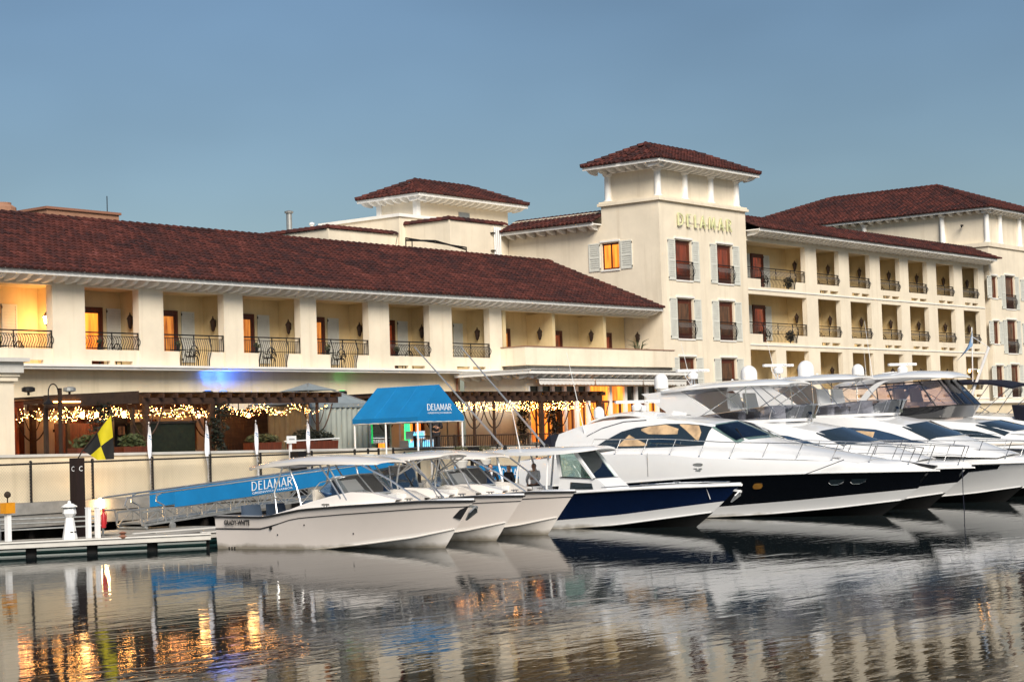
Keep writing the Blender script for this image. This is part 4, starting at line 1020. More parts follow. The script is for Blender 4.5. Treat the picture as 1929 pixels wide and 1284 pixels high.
m = MB(); m.box(44.3, 46.6, 51.0, 52.0, FLOOR, 3.85); m.build('body', 'leaf_dark', t); m = MB(); m.box(44.25, 46.65, 50.95, 52.05, 3.852, 3.93); m.build('top', 'interior_dark', t)
t = thing('menu_cabinet', 'tall black menu cabinet by the restaurant doors', 'cabinet', (44.2, 52.4, FLOOR))
m = MB(); m.box(43.9, 44.5, 52.2, 52.6, FLOOR, 4.1); m.build('body', 'iron', t); m = MB(); m.box(44.05, 44.35, 52.17, 52.198, 3.5, 3.8); m.build('panel', 'pane_dim', t)
# grey tent with glazed pyramid roof
t = thing('garden_tent', 'grey garden tent with a pyramid roof at the end of the pergola', 'tent', (55.4, 54, FLOOR))
x0, x1, y0, y1, z = 53.7, 57.2, 52.2, 55.6, 4.55
m = MB(); ap = (55.45, 53.9, 5.42)
ml = [(lerp(x, ap[0], .55), lerp(y, ap[1], .55), 5.05) for x, y in ((x0, y0), (x1, y0), (x1, y1), (x0, y1))]
ev = [(x0, y0, z), (x1, y0, z), (x1, y1, z), (x0, y1, z)]
for i in range(4): m.poly([ev[i], ev[(i + 1) % 4], ml[(i + 1) % 4], ml[i]])
m.build('roof', 'tent_roof', t)
m = MB()
for i in range(4): m.poly([(ml[i][0] * 1 + (ml[i][0] - ap[0]) * .08, ml[i][1] + (ml[i][1] - ap[1]) * .08, 5.12), (ml[(i + 1) % 4][0] + (ml[(i + 1) % 4][0] - ap[0]) * .08, ml[(i + 1) % 4][1] + (ml[(i + 1) % 4][1] - ap[1]) * .08, 5.12), ap])
m.build('roof_cap', 'tent_roof', t)
for i in range(4):
    a = Vector(ev[i]); b_ = Vector(ml[i]); m = MB(); m.tube([a + Vector((0, 0, .02)), b_ + Vector((0, 0, .03)), Vector(ap)], .03, 5); m.build('rib', 'galv', t)
    m = MB(); m.box(ev[i][0] - .05, ev[i][0] + .05, ev[i][1] - .05, ev[i][1] + .05, FLOOR, z - .02); m.build('post', 'galv', t)
def curtain(p0, p1):
    rows = [[(lerp(p0[0], p1[0], q / 40) + (.05 * math.sin(q * 1.7) if p0[0] == p1[0] else 0), lerp(p0[1], p1[1], q / 40) + (.05 * math.sin(q * 1.7) if p0[1] == p1[1] else 0), zz) for q in range(41)] for zz in (FLOOR + .05, 3.4, z - .05)]
    m = MB(); m.sheet(rows, (.008, .008, 0)); m.build('curtain', 'tent_grey', t, 70)
curtain((x0 + .1, y0 + .05), (x1 - .1, y0 + .05)); curtain((x0 + .05, y1 - .1), (x0 + .05, y0 + .1)); curtain((x1 - .05, y0 + .1), (x1 - .05, y1 - .1))
m = MB(); m.box(x0, x1, y0 - .01, y0 + .03, z - .16, z - .005); m.build('valance', 'tent_roof', t)
# bright glazed booth between the tent and the canopy
t = thing('glass_booth', 'glazed bar booth with coloured screen light beside the grey tent', 'booth', (58.6, 54.5, FLOOR))
m = MB(); m.box(57.5, 60.1, 54.6, 54.64, 3.75, 4.55); m.build('screen', 'screen_tv', t); m = MB(); m.box(57.4, 60.2, 54.55, 54.7, FLOOR, 3.6); m.build('counter', 'tent_grey', t)
m = MB(); m.box(57.4, 60.2, 53.6, 55.4, 4.6, 4.75); m.build('roof', 'wood_dark', t)
for x in (57.45, 58.4, 60.15): m = MB(); m.box(x - .04, x + .04, 53.65, 53.73, FLOOR, 4.599); m.build('post', 'galv', t)
m = MB(); m.box(57.5, 60.1, 53.66, 53.68, 2.9, 4.5); m.build('pane', 'glass_clear', t)
t = thing('light_column', 'glowing green light column under the blue canopy', 'lamp', (60.0, 52.6, FLOOR))
m = MB(); m.lathe((60.0, 52.6, FLOOR), [(.14, .1), (.13, .12), (.12, 2.2), (.02, 2.22)], 12); m.build('tube', 'led_green', t); m = MB(); m.lathe((60.0, 52.6, FLOOR), [(.2, 0), (.2, .1), (.15, .1)], 12); m.build('base', 'iron', t)
for i, (x, z0, lab) in enumerate(((57.9, 0, 'lower left pale blue crate of glassware on the terrace'), (58.75, 0, 'lower right pale blue crate of glassware on the terrace'), (58.2, .36, 'upper pale blue crate of glassware stacked on the others'))):
    t = thing('glass_crate', lab, 'crate', (x, 50.6, FLOOR + .5 + z0), 'blue lit crates on the terrace')
    z0 += FLOOR + .30
    m = MB(); m.box(x - .38, x + .38, 50.4, 50.8, z0, z0 + .05)
    for s in (-.36, .36): m.box(x + s - .02, x + s + .02, 50.4, 50.8, z0 + .051, z0 + .34)
    m.build('frame', 'plastic_white', t)
    for k in range(7): c = MB(); c.lathe((x - .3 + .1 * k, 50.45, z0 + .052), [(.035, 0), (.04, .16), (.015, .2), (.015, .26)], 8); c.build('bottle', 'bottle_glow', t)
t = thing('crate_table', 'low dark table carrying the blue crates', 'table', (58.3, 50.6, FLOOR)); m = MB(); m.box(57.3, 59.3, 50.3, 50.9, FLOOR + .22, FLOOR + .298); m.build('top', 'interior_dark', t)
for x in (57.4, 59.2): m = MB(); m.box(x - .04, x + .04, 50.4, 50.8, FLOOR, FLOOR + .219); m.build('leg', 'interior_dark', t)
t = thing('terrace_railing', 'low dark mesh railing on the terrace edge right of the blue canopy', 'railing', (66, 50.1, FLOOR))
m = MB(); m.bar((57.6, 50.1, 3.12), (78, 50.1, 3.02), .05); m.bar((57.6, 50.1, 2.62), (78, 50.1, 2.55), .04); m.build('rail', 'wood_dark', t)
m = MB()
for i in range(170): m.bar((57.7 + i * .12, 50.1, 2.55), (57.7 + i * .12, 50.1, 3.08), .018)
m.build('balusters', 'wood_dark', t)
for i in range(9): m = MB(); x = 57.6 + i * 2.5; m.box(x - .04, x + .04, 50.06, 50.14, FLOOR, 3.16 - .004 * i); m.build('post', 'wood_dark', t)
t = thing('heater_pole', 'slim dark patio pole in the pergola right of the canopy', 'pole', (61.2, 51.4, FLOOR)); m = MB(); m.tube([(61.2, 51.4, FLOOR), (61.2, 51.4, 4.5)], .035, 6); m.build('pole', 'wood_dark', t)
for x, yy, e in ((42, 55.2, 9), (45.5, 55.2, 12), (49.5, 55.4, 9), (52.5, 55.6, 6), (62.5, 55.0, 6), (66.5, 55.2, 5), (72.5, 52.3, 5)): warm_light('terrace_glow', (x, yy, 4.35), e, (1, .40, .15), .4)

# ------------------------------------------------------------------ blue canopy at the head of the gangways
def canopy():
    T = thing('entrance_canopy', 'bright blue gabled entrance canopy on white posts', 'canopy', (56.2, 49.2, 1.38))
    x0, x1, y0, y1, zb, zr = 54.8, 57.6, 47.5, 50.9, 3.86, 5.1; xm = 56.2; ya, yb = y0 + .05, y1 - .1
    def slope(p, n1=14, n2=10):   # bilinear sheet with a little sag
        rows = []
        for i in range(n1 + 1):
            r_ = []
            for j in range(n2 + 1):
                a, b_ = i / n1, j / n2
                q = Vector(p[0]).lerp(Vector(p[1]), a).lerp(Vector(p[3]).lerp(Vector(p[2]), a), b_)
                q.z -= .05 * math.sin(math.pi * a) * math.sin(math.pi * b_); q += Vector((.5, 0, .8)) * .022 * noise.noise(Vector((a * 7 + p[0][0], b_ * 3, 1))) * math.sin(math.pi * a) * math.sin(math.pi * b_); r_.append(q)
            rows.append(r_)
        return rows
    for nm, p, off in (('side_panel', [(x0, y0, zb), (x0, y1, zb), (xm, yb, zr), (xm, ya, zr)], (.008, 0, -.008)), ('side_panel', [(x1, y1, zb), (x1, y0, zb), (xm, ya, zr), (xm, yb, zr)], (-.008, 0, -.008))):
        m = MB(); m.sheet(slope(p), off); m.build(nm, 'canvas_blue', T, 60)
    for fr_ in (.33, .66):
        for xs_ in (x0, x1): m = MB(); m.tube([Vector((xs_, lerp(y0, y1, fr_), zb)).lerp(Vector((xm, lerp(ya, yb, fr_), zr)), k / 8) + Vector((0, 0, .006 - .045 * math.sin(math.pi * k / 8) * math.sin(math.pi * fr_))) for k in range(9)], .012, 5); m.build('seam', 'canvas_blue', T)
    m = MB(); m.prism([(x0 + .004, y0, zb), (x1 - .004, y0, zb), (xm, ya, zr - .004)], (0, .012, 0)); m.build('gable_panel', 'canvas_blue', T)
    m = MB(); m.prism([(x0 + .004, y1, zb), (xm, yb, zr - .004), (x1 - .004, y1, zb)], (0, -.012, 0)); m.build('gable_panel', 'canvas_blue', T)
    for a, b_ in (((x0, y0), (x0, y1)), ((x0, y0), (x1, y0)), ((x1, y0), (x1, y1)), ((x1, y1), (x0, y1))):
        d = Vector((b_[0] - a[0], b_[1] - a[1], 0)); n = 24
        rows = [[(a[0] + d.x * k / n, a[1] + d.y * k / n, zz + (.012 * math.sin(k * 1.3) if zz < zb - .1 else 0)) for k in range(n + 1)] for zz in (zb - .001, zb - .17)]
        m = MB(); m.sheet(rows, (.006, .006, 0)); m.build('valance', 'canvas_blue', T)
    f = MB()
    for a, b_ in (((x0, y0), (x0, y1)), ((x0, y0), (x1, y0)), ((x1, y0), (x1, y1)), ((x1, y1), (x0, y1))): f.tube([(a[0] + .03 if a[0] < xm else a[0] - .03, a[1] + .03 if a[1] < 49 else a[1] - .03, zb - .19), (b_[0] + .03 if b_[0] < xm else b_[0] - .03, b_[1] + .03 if b_[1] < 49 else b_[1] - .03, zb - .19)], .025, 6)
    f.build('frame', 'plastic_white', T)
    for x in (x0 + .06, x1 - .06):
        for yy in (y0 + .06, 49.2, y1 - .06):
            p = MB(); p.tube([(x, yy, 1.385 if yy < 49.55 else FLOOR), (x, yy, zb - .16)], .035, 8); p.build('post', 'plastic_white', T)
    # lettering follows the sloping gable
    up = Vector((0, ya - y0, zr - zb)).normalized(); nr = Vector((0, -1, 0))
    h = .25; L = text_len('DELAMAR', .1) * h
    o = Vector((56.13 - L / 2, y0 + .012, zb + .24)); o.y = y0 + (.29 / (zr - zb)) * .05 - .008
    letters('DELAMAR', o, (1, 0, 0), up, nr, h, .006, 'letter_white', T, name='lettering', gap=.1)
    font_text('\u2022GREENWICH\u2022HARBOR\u2022', o + Vector((0, -.002, -.13)), (1, 0, 0), up, nr, .07, 'letter_white', T, 'lettering', .004, L)
canopy()

# landing stage under the canopy, planters in front
t = thing('landing_stage', 'concrete landing stage below the blue canopy', 'platform', (55, 47, 0))
m = MB(); m.box(51.6, 58.2, 45.0, 48.94, 1.06, 1.36); m.build('deck', 'concrete', t)
for x in (52, 54.8, 57.8):
    m = MB(); m.lathe((x, 45.4, -1), [(.14, 0), (.14, 2.06)], 8); m.build('pile', 'pile_dark', t)
shrub('round olive shrub left of the black lantern box', (56.2, 46.6, 2.12), (.34, .34, .3), 'leaf_olive', 'ball shrubs below the blue canopy', 500, .05, .0)
shrub('wide olive shrub right of the black lantern box', (58.0, 46.9, 2.12), (.55, .4, .28), 'leaf_olive', 'ball shrubs below the blue canopy', 700, .05, .0)
for x, y, lab in ((56.2, 46.6, 'tall stone pot under the round olive shrub'), (58.0, 46.9, 'tall stone pot under the wide olive shrub')):
    t = thing('stone_pot', lab, 'pot', (x, y, 1.36), 'stone pots'); m = MB(); m.lathe((x, y, 1.362), [(.18, 0), (.24, .5), (.3, .74), (.26, .78)], 14); m.build('bowl', 'trim_grey', t, True)
t = thing('lantern_box', 'black box lantern between the two olive shrubs', 'lantern', (57.1, 46.75, 1.36)); m = MB(); m.box(56.88, 57.32, 46.55, 46.95, 2.1, 2.62); m.build('body', 'iron', t); m = MB(); m.box(57.05, 57.15, 46.7, 46.8, 1.361, 2.099); m.build('stand', 'iron', t)
for i, (x, y) in enumerate(((53.3, 46.9), (54.1, 46.9), (52.75, 46.95), (55.3, 46.95))):
    t = thing('bollard', ['black bollard, tallest one left of the canopy posts', 'black bollard just left of the near canopy post', 'small black bollard at the gangway head', 'black bollard between the canopy posts'][i], 'bollard', (x, y, 1.36), 'black bollards at the gangway head')
    m = MB(); m.lathe((x, y, 1.361), [(.1, 0), (.07, .05), (.06, .9), (.09, .95), (.09, 1.05), (.02, 1.2)], 8); m.build('shaft', 'iron', t)
t = thing('bright_notice', 'pale glowing notice panel on the fence beside the bollards', 'sign', (53.6, 49, 2)); m = MB(); m.box(53.25, 53.95, 49.02, 49.06, 2.05, 2.5); m.build('panel', 'canvas_white', t)
# letter boards on piles
def letter_board(label, x, y, z0, z1, w_, ch, m_, zb):
    t = thing('letter_post', label, 'post', (x, y, zb), 'lettered mooring posts')
    p = MB(); p.box(x - w_ / 2, x + w_ / 2, y - w_ / 2, y + w_ / 2, zb, z1); p.build('post', m_, t)
    font_text(ch, (x - w_ * .22, y - w_ / 2, z0 + .62 * (z1 - z0)), (1, 0, 0), (0, 0, 1), (0, -1, 0), .16, 'letter_white', t, 'letter', .006)
    font_text(ch, (x - w_ / 2, y + w_ * .22, z0 + .62 * (z1 - z0)), (0, -1, 0), (0, 0, 1), (-1, 0, 0), .16, 'letter_white', t, 'letter', .006)
    return t
letter_board('tall dark brown mooring post with the letter C and a yellow flag', 37.2, 46.0, 1.7, 2.75, .32, 'C', 'pile_brown', -1.0)
letter_board('black mooring post with the letter D behind the white runabout', 49.4, 48.6, 1.75, 2.70, .42, 'D', 'iron', -1.0)
t = thing('dock_sign', 'small white sign on a slim stand above the black D post', 'sign', (49.3, 48.9, 1.4)); m = MB(); m.box(49.26, 49.34, 48.86, 48.94, 1.39, 3.0); m.build('stand', 'plastic_white', t)
m = MB(); m.box(49.06, 49.54, 48.82, 48.85, 3.0, 3.27); m.build('panel', 'plastic_white', t); m = MB(); m.box(49.16, 49.44, 48.814, 48.819, 3.13, 3.17); m.build('print', 'metal_grey', t)
m = MB(); m.bar((49.0, 48.9, 3.08), (51.9, 48.9, 3.14), .04); m.build('arm', 'plastic_white', t)
# signal flag, quartered yellow and black
t = thing('signal_flag', 'quartered yellow and black signal flag on the brown mooring post', 'flag', (37.3, 46, 2.75))
m = MB(); m.tube([(37.22, 46.0, 2.7), (37.36, 45.92, 2.97), (37.98, 45.18, 4.12)], .018, 6); m.build('pole', 'bark', t)
def flagpt(a, b_):   # a along the fly (down), b along the hoist
    h0 = Vector((37.36, 45.92, 2.97)); h1 = Vector((37.93, 45.22, 4.02)); p = h0.lerp(h1, b_)
    dn = Vector((.28, -.355, -.30)).lerp(Vector((.03, -.03, -1.34)), b_)
    return p + dn * a + Vector((.06, .05, 0)) * math.sin(a * 4 + b_ * 5)
for i in range(2):
    for j in range(2):
        rows = [[flagpt(i * .5 + .5 * a / 6, j * .5 + .5 * c / 6) for c in range(7)] for a in range(7)]
        m = MB(); m.sheet(rows, (.004, .006, 0)); m.build('quarter', 'flag_yellow' if (i + j) % 2 else 'flag_black', t, 60)

# ------------------------------------------------------------------ gangways
def gangway(label, p0, p1, y, cover0, cover1, txt):
    # truss ramp from p0=(x,z) to p1; the cover hangs on both side rails between the two fractions
    T = thing('gangway', label, 'gangway', (p0[0], y, p0[1]), 'gangways with blue side covers')
    a = Vector((p0[0], y, p0[1])); b_ = Vector((p1[0], y, p1[1])); L = (b_ - a).length; d = (b_ - a).normalized(); upv = Vector((0, 0, 1))
    m = MB(); m.bar(a + Vector((0, .6, .06)), b_ + Vector((0, .6, .06)), 1.0, .04); m.build('deck', 'galv', T)
    for s, yy in enumerate((0, 1.2)):
        o = Vector((0, yy, 0)); m = MB(); m.bar(a + o, b_ + o, .06, .07); m.bar(a + o + upv * .42, b_ + o + upv * .42, .05, .06); n = int(L / .62)
        for i in range(n):
            q = a + d * L * i / n + o; e = a + d * L * (i + 1) / n + o; m.bar(q, q + upv * .42, .03); m.bar(q + upv * (.42 if i % 2 else 0), e + upv * (0 if i % 2 else .42), .028)
        m.build('side_truss', 'galv', T)
        m = MB(); top = .95
        m.tube([a - d * .55 + o + upv * .55, a - d * .7 + o + upv * .72, a - d * .6 + o + upv * .93, a - d * .35 + o + upv * top, a + o + upv * top, b_ + o + upv * top], .028, 6)
        m.tube([a - d * .55 + o + upv * .55, a - d * .1 + o + upv * .50, a - d * .02 + o], .028, 6)
        m.tube([a + d * .85 + o + upv * top, a + d * .62 + o + upv * .88, a + d * .6 + o + upv * .7, a + d * .9 + o + upv * .55, a + d * 1.0 + o], .028, 6)
        m.build('handrail', 'aluminium', T)
        rows = [[a + d * L * lerp(cover0, cover1, k / 30) + o + Vector((0, -.05 + .022 * noise.noise(Vector((k * .55, zz * 2, 3))), zz - (.02 * abs(math.sin(k * .52)) if zz < .5 else 0))) for k in range(31)] for zz in (.44, .68, .92)]
        m = MB(); m.sheet(rows, (0, .01, 0)); m.build('side_cover', 'canvas_blue', T, 60)
    w_ = MB(); w_.tube([a + Vector((.1, -.1, -.08)), a + Vector((.1, 1.3, -.08))], .05, 8); w_.tube([a + d * 1.2 + Vector((0, -.09, -.14)), a + d * 1.2 + Vector((0, -.03, -.14))], .12, 12); w_.build('roller', 'galv', T)
    h = .3; Lt = text_len('DELAMAR', .2) * h
    s0 = a + d * (txt * L) + Vector((0, -.075, .60))
    letters('DELAMAR', s0, d, upv, (0, -1, 0), h, .006, 'letter_white', T, name='lettering', gap=.2)
    font_text('GREENWICH  HARBOR', s0 + Vector((0, 0, -.12)), d, upv, (0, -1, 0), .075, 'letter_white', T, 'lettering', .008, Lt)
    return T
gangway('sloping aluminium gangway with blue cover behind the white runabout', (39.9, .55), (52.0, 1.30), 46.2, .11, .99, .39)
def gangway2():
    T = thing('gangway', 'second blue covered gangway sloping down behind the three people', 'gangway', (57, 45.6, .6), 'gangways with blue side covers')
    a = Vector((55.9, 45.5, 1.02)); b_ = Vector((66.5, 45.5, .52)); d = (b_ - a).normalized(); L = (b_ - a).length
    m = MB(); m.bar(a + Vector((0, .6, .03)), b_ + Vector((0, .6, .03)), 1.0, .05); m.build('deck', 'galv', T)
    for yy in (0, 1.2):
        o = Vector((0, yy, 0)); m = MB(); m.bar(a + o, b_ + o, .06, .07); m.bar(a + o + Vector((0, 0, .3)), b_ + o + Vector((0, 0, .3)), .05); m.build('side_truss', 'galv', T)
        m = MB(); m.tube([a + o + Vector((0, 0, .92)), b_ + o + Vector((0, 0, .92))], .028, 6); m.build('handrail', 'aluminium', T)
        rows = [[a + d * L * k / 24 + o + Vector((0, -.045 + .015 * math.sin(k), zz)) for k in range(25)] for zz in (.34, .6, .9)]
        m = MB(); m.sheet(rows, (0, .01, 0)); m.build('side_cover', 'canvas_blue', T, 60)
    letters('DELAMAR', a + d * 1.35 + Vector((0, -.08, .52)), d, (0, 0, 1), (0, -1, 0), .3, .006, 'letter_white', T, name='lettering', gap=.2)
gangway2()

# ------------------------------------------------------------------ floating docks
def dock(label, A, B, width, away, floats=True):
    T = thing('floating_dock', label, 'dock', (A[0], A[1], 0), 'floating docks')
    A = Vector((*A, 0)); B = Vector((*B, 0)); d = (B - A).normalized(); n = Vector((-d.y, d.x, 0)) * (1 if away else -1); L = (B - A).length
    m = MB(); m.prism([A + Vector((0, 0, .37)), B + Vector((0, 0, .37)), B + n * width + Vector((0, 0, .37)), A + n * width + Vector((0, 0, .37))], (0, 0, .04)); m.build('deck', 'dock_top', T)
    for o in (-.03, width + .03):
        m = MB(); q = A + n * o; e = B + n * o; m.bar(q + Vector((0, 0, .33)), e + Vector((0, 0, .33)), .05, .17); m.build('side_board', 'trim_grey', T)
    m = MB(); m.bar(A - n * .07 + Vector((0, 0, .415)), B - n * .07 + Vector((0, 0, .415)), .07, .04); m.build('rub_strip', 'canvas_white', T)
    k = int(L / 1.55)
    for i in range(k):
        s0 = L * (i + .1) / k; s1 = L * (i + .92) / k
        for zz in (.15, -.02):
            m = MB(); m.tube([A + d * s0 + n * .06 + Vector((0, 0, zz)), A + d * s1 + n * .06 + Vector((0, 0, zz))], .085, 8); m.build('float_pipe', 'float_green', T, True)
    m = MB(); m.prism([A + n * .3 + Vector((0, 0, -.3)), B + n * .3 + Vector((0, 0, -.3)), B + n * width * .9 + Vector((0, 0, -.3)), A + n * width * .9 + Vector((0, 0, -.3))], (0, 0, .65)); m.build('hull_block', 'antifoul', T)
    return T
D1 = dock('weathered dock angled from the left edge to the white runabout stern', (28.6, 48.33), (38.2, 41.25), 1.7, True)
dock('long dock running behind the boat sterns', (38.6, 42.15), (84, 42.15), 1.9, True)
dock('small landing float under the foot of the gangway', (38.0, 44.5), (42.2, 44.5), 2.9, True)
# stained joint with cleat
m = MB(); m.lathe((36.15, 42.72, .40), [(.09, 0), (.12, .05), (.05, .1), (.12, .16), (.02, .2)], 8); m.build('cleat', 'terracotta', D1)
def dock_pt(s, off): 
    d = Vector((9.6, -7.08, 0)).normalized(); n = Vector((7.08, 9.6, 0)).normalized(); return Vector((28.6, 48.33, 0)) + d * s + n * off
# white pipe rails at the back of the dock
t = thing('dock_rail', 'galvanised pipe rails along the back of the angled dock', 'railing', tuple(dock_pt(5, 1.6)))
for z0, z1 in ((.62, .70), (1.02, .98), (.86, .86)):
    m = MB(); m.tube([dock_pt(1, 2.6) + Vector((0, 0, z0)), dock_pt(9, 2.6) + Vector((0, 0, z1))], .028, 6); m.build('rail', 'galv', t)
m = MB(); m.bar(dock_pt(6, 2.6) + Vector((0, 0, .35)), dock_pt(6, 2.6) + Vector((0, 0, 1.0)), .05); m.build('post', 'galv', t)
m = MB(); m.bar(dock_pt(9, 2.6) + Vector((0, 0, .35)), dock_pt(9, 2.6) + Vector((0, 0, 1.0)), .05); m.build('post', 'galv', t)
# lighthouse-shaped power pedestal
p = dock_pt(7.95, .75); t = thing('power_pedestal', 'white lighthouse shaped power pedestal on the dock', 'pedestal', (p.x, p.y, .41))
m = MB(); m.lathe((p.x, p.y, .412), [(.22, 0), (.12, .62)], 8); m.build('tower', 'plastic_white', t)
m = MB(); m.lathe((p.x, p.y, 1.032), [(.12, 0), (.2, .12), (.18, .27), (.17, .29)], 8); m.build('lamp_house', 'plastic_white', t)
m = MB(); m.lathe((p.x, p.y, 1.336), [(.23, 0), (.23, .03), (.11, .1), (.055, .11), (.045, .17), (.01, .19)], 12); m.build('cap', 'plastic_white', t)
m = MB(); m.lathe((p.x, p.y, 1.324), [(.235, 0), (.235, .011)], 12); m.build('band', 'iron', t)
m = MB(); m.bar(p + Vector((-.1, -.16, .62)), p + Vector((.12, -.16, .62)), .04, .03); m.build('label', 'iron', t)
# white post, fire extinguisher post, yellow lamp post
p = dock_pt(8.48, .7); t = thing('dock_post', 'plain white post left of the red extinguisher', 'post', (p.x, p.y, .41)); m = MB(); m.box(p.x - .06, p.x + .06, p.y - .06, p.y + .06, .412, 1.28); m.build('shaft', 'plastic_white', t); m = MB(); m.prism([(p.x - .07, p.y - .07, 1.281), (p.x + .07, p.y - .07, 1.281), (p.x + .07, p.y + .07, 1.281), (p.x - .07, p.y + .07, 1.281)], (0, 0, .03)); m.build('cap', 'plastic_white', t)
p = dock_pt(8.74, .7); t = thing('dock_post', 'white post carrying the red fire extinguisher', 'post', (p.x, p.y, .41)); m = MB(); m.box(p.x - .06, p.x + .06, p.y - .06, p.y + .06, .412, 1.28); m.build('shaft', 'plastic_white', t); m = MB(); m.box(p.x - .07, p.x + .07, p.y - .07, p.y + .07, 1.281, 1.31); m.build('cap', 'plastic_white', t)
q = p + Vector((.13, -.12, 0)); t = thing('fire_extinguisher', 'red fire extinguisher hung on a white dock post', 'extinguisher', (q.x, q.y, .7))
m = MB(); m.lathe((q.x, q.y, .68), [(.02, 0), (.07, .02), (.075, .38), (.03, .47)], 10); m.build('cylinder', 'red_paint', t, True)
m = MB(); m.lathe((q.x, q.y, 1.152), [(.03, 0), (.035, .06), (.02, .08)], 8); m.bar(q + Vector((-.02, 0, 1.23)), q + Vector((.1, -.03, 1.27)), .02); m.tube([q + Vector((.03, 0, 1.2)), q + Vector((.1, -.02, 1.1)), q + Vector((.085, -.02, .8))], .012, 5); m.build('valve', 'red_paint', t)
p = dock_pt(6.22, 1.0); t = thing('dock_lamp', 'white dock post with a yellow box and round lamp at the far left', 'lamp', (p.x, p.y, .41))
m = MB(); m.box(p.x - .07, p.x + .07, p.y - .07, p.y + .07, .412, 1.22); m.build('post', 'plastic_white', t); m = MB(); m.box(p.x - .16, p.x + .16, p.y - .14, p.y + .14, 1.221, 1.53); m.build('box', 'orange_paint', t)
m = MB(); m.tube([p + Vector((0, 0, 1.53)), p + Vector((0, 0, 1.68))], .02, 6); m.lathe((p.x, p.y, 1.66), [(.02, 0), (.09, .05), (.1, .12), (.06, .18), (.01, .2)], 10); m.build('lamp_globe', 'bark', t, True)
# lit bulkhead lamp on the quay face
t = thing('bulkhead_lamp', 'lit bulkhead lamp on the quay wall behind the dock', 'lamp', (40.5, 48.9, 1.2)); m = MB(); m.lathe((40.5, 48.93, 1.05), [(.02, 0), (.11, .05), (.12, .25), (.08, .34), (.01, .36)], 12); m.build('globe', 'lamp_hot', t, True)
m = MB(); m.box(40.38, 40.62, 48.935, 48.948, 1.05, 1.37); m.build('backplate', 'metal_grey', t); warm_light('bulkhead_light', (40.5, 48.72, 1.2), 22, (1, .6, .25), .12)

# ------------------------------------------------------------------ boats: bow points to -y, starboard side faces -x
class Hull:
    # lofted planing hull; t runs stern to bow, f runs chine (0) to sheer (1)
    def __init__(s, xc, ystern, L, B, zs, zc, zb, rake, pb=2.3, flare=.6):
        s.xc, s.ys, s.L, s.B, s.zs, s.zc, s.zb, s.rake, s.pb, s.fl = xc, ystern, L, B, zs, zc, zb, rake, pb, flare
        s.ts = [i / 14 * .62 for i in range(15)] + [.62 + .38 * (1 - (1 - i / 16) ** 1.5) for i in range(1, 17)]
    def bs(s, t): return s.B / 2 * (.94 + .06 * min(1, t * 4)) * max(0, 1 - max(0, (t - .38) / .62) ** s.pb)
    def bc(s, t): return s.B / 2 * .86 * max(0, 1 - max(0, (t - .22) / .78) ** 1.9)
    def P(s, t, f, side=-1):
        us = t * s.L; uc = t * (s.L - s.rake * .62); zs_, zc_ = curve(s.zs, t), curve(s.zc, t)
        w = s.bc(t) + (s.bs(t) - s.bc(t)) * f ** (1 + s.fl * t)
        return Vector((s.xc + side * w, s.ys - lerp(uc, us, f), lerp(zc_, zs_, f)))
    def K(s, t): return Vector((s.xc, s.ys - t * (s.L - s.rake * 1.12), lerp(-.45, -.14, t ** 3)))
    def fb(s, t):
        zs_, zc_ = curve(s.zs, t), curve(s.zc, t); return min(.97, max(.02, (curve(s.zb, t) - zc_) / (zs_ - zc_)))
    def build(s, T, top, low, bottom='antifoul', rub='rub_black', rubr=.035):
        m = MB(); l = MB(); k = MB()
        for sd in (-1, 1):
            m.loft([[s.P(t, lerp(s.fb(t), 1, q / 6), sd) for q in range(7)] for t in s.ts])
            l.loft([[s.P(t, lerp(0, s.fb(t), q / 4), sd) + Vector((sd * .004, 0, 0)) for q in range(5)] for t in s.ts])
            k.loft([[s.P(t, 0, sd).lerp(s.K(t), q / 3) + Vector((0, 0, .05 * math.sin(math.pi * q / 3) * (1 - t))) for q in range(4)] for t in s.ts])
        for mb, f0, f1 in ((m, s.fb(0), 1), (l, 0, s.fb(0))):
            mb.poly([s.P(0, f0, -1), s.P(0, f1, -1), s.P(0, f1, 1), s.P(0, f0, 1)])
        k.poly([s.P(0, 0, -1), s.P(0, 0, 1), s.K(0)])
        h = m.build('hull', top, T, 25); l.build('lower_hull', low, T, 25); k.build('keel', bottom, T, 25)
        # spray strake above the waterline
        q = MB()
        for sd in (-1, 1): q.tube([s.P(t, 0, sd) + Vector((sd * .012, 0, .005)) for t in s.ts[8:-1]], .022, 5)
        q.build('strake', low, T, True)
        q = MB()
        for sd in (-1, 1): q.tube([s.P(t, 1, sd) + Vector((sd * .02, 0, -.01)) for t in s.ts], rubr, 6)
        q.tube([s.P(0, 1, -1), s.P(0, 1, 1)], rubr, 6); q.build('rub_rail', rub, T, True)
        return h
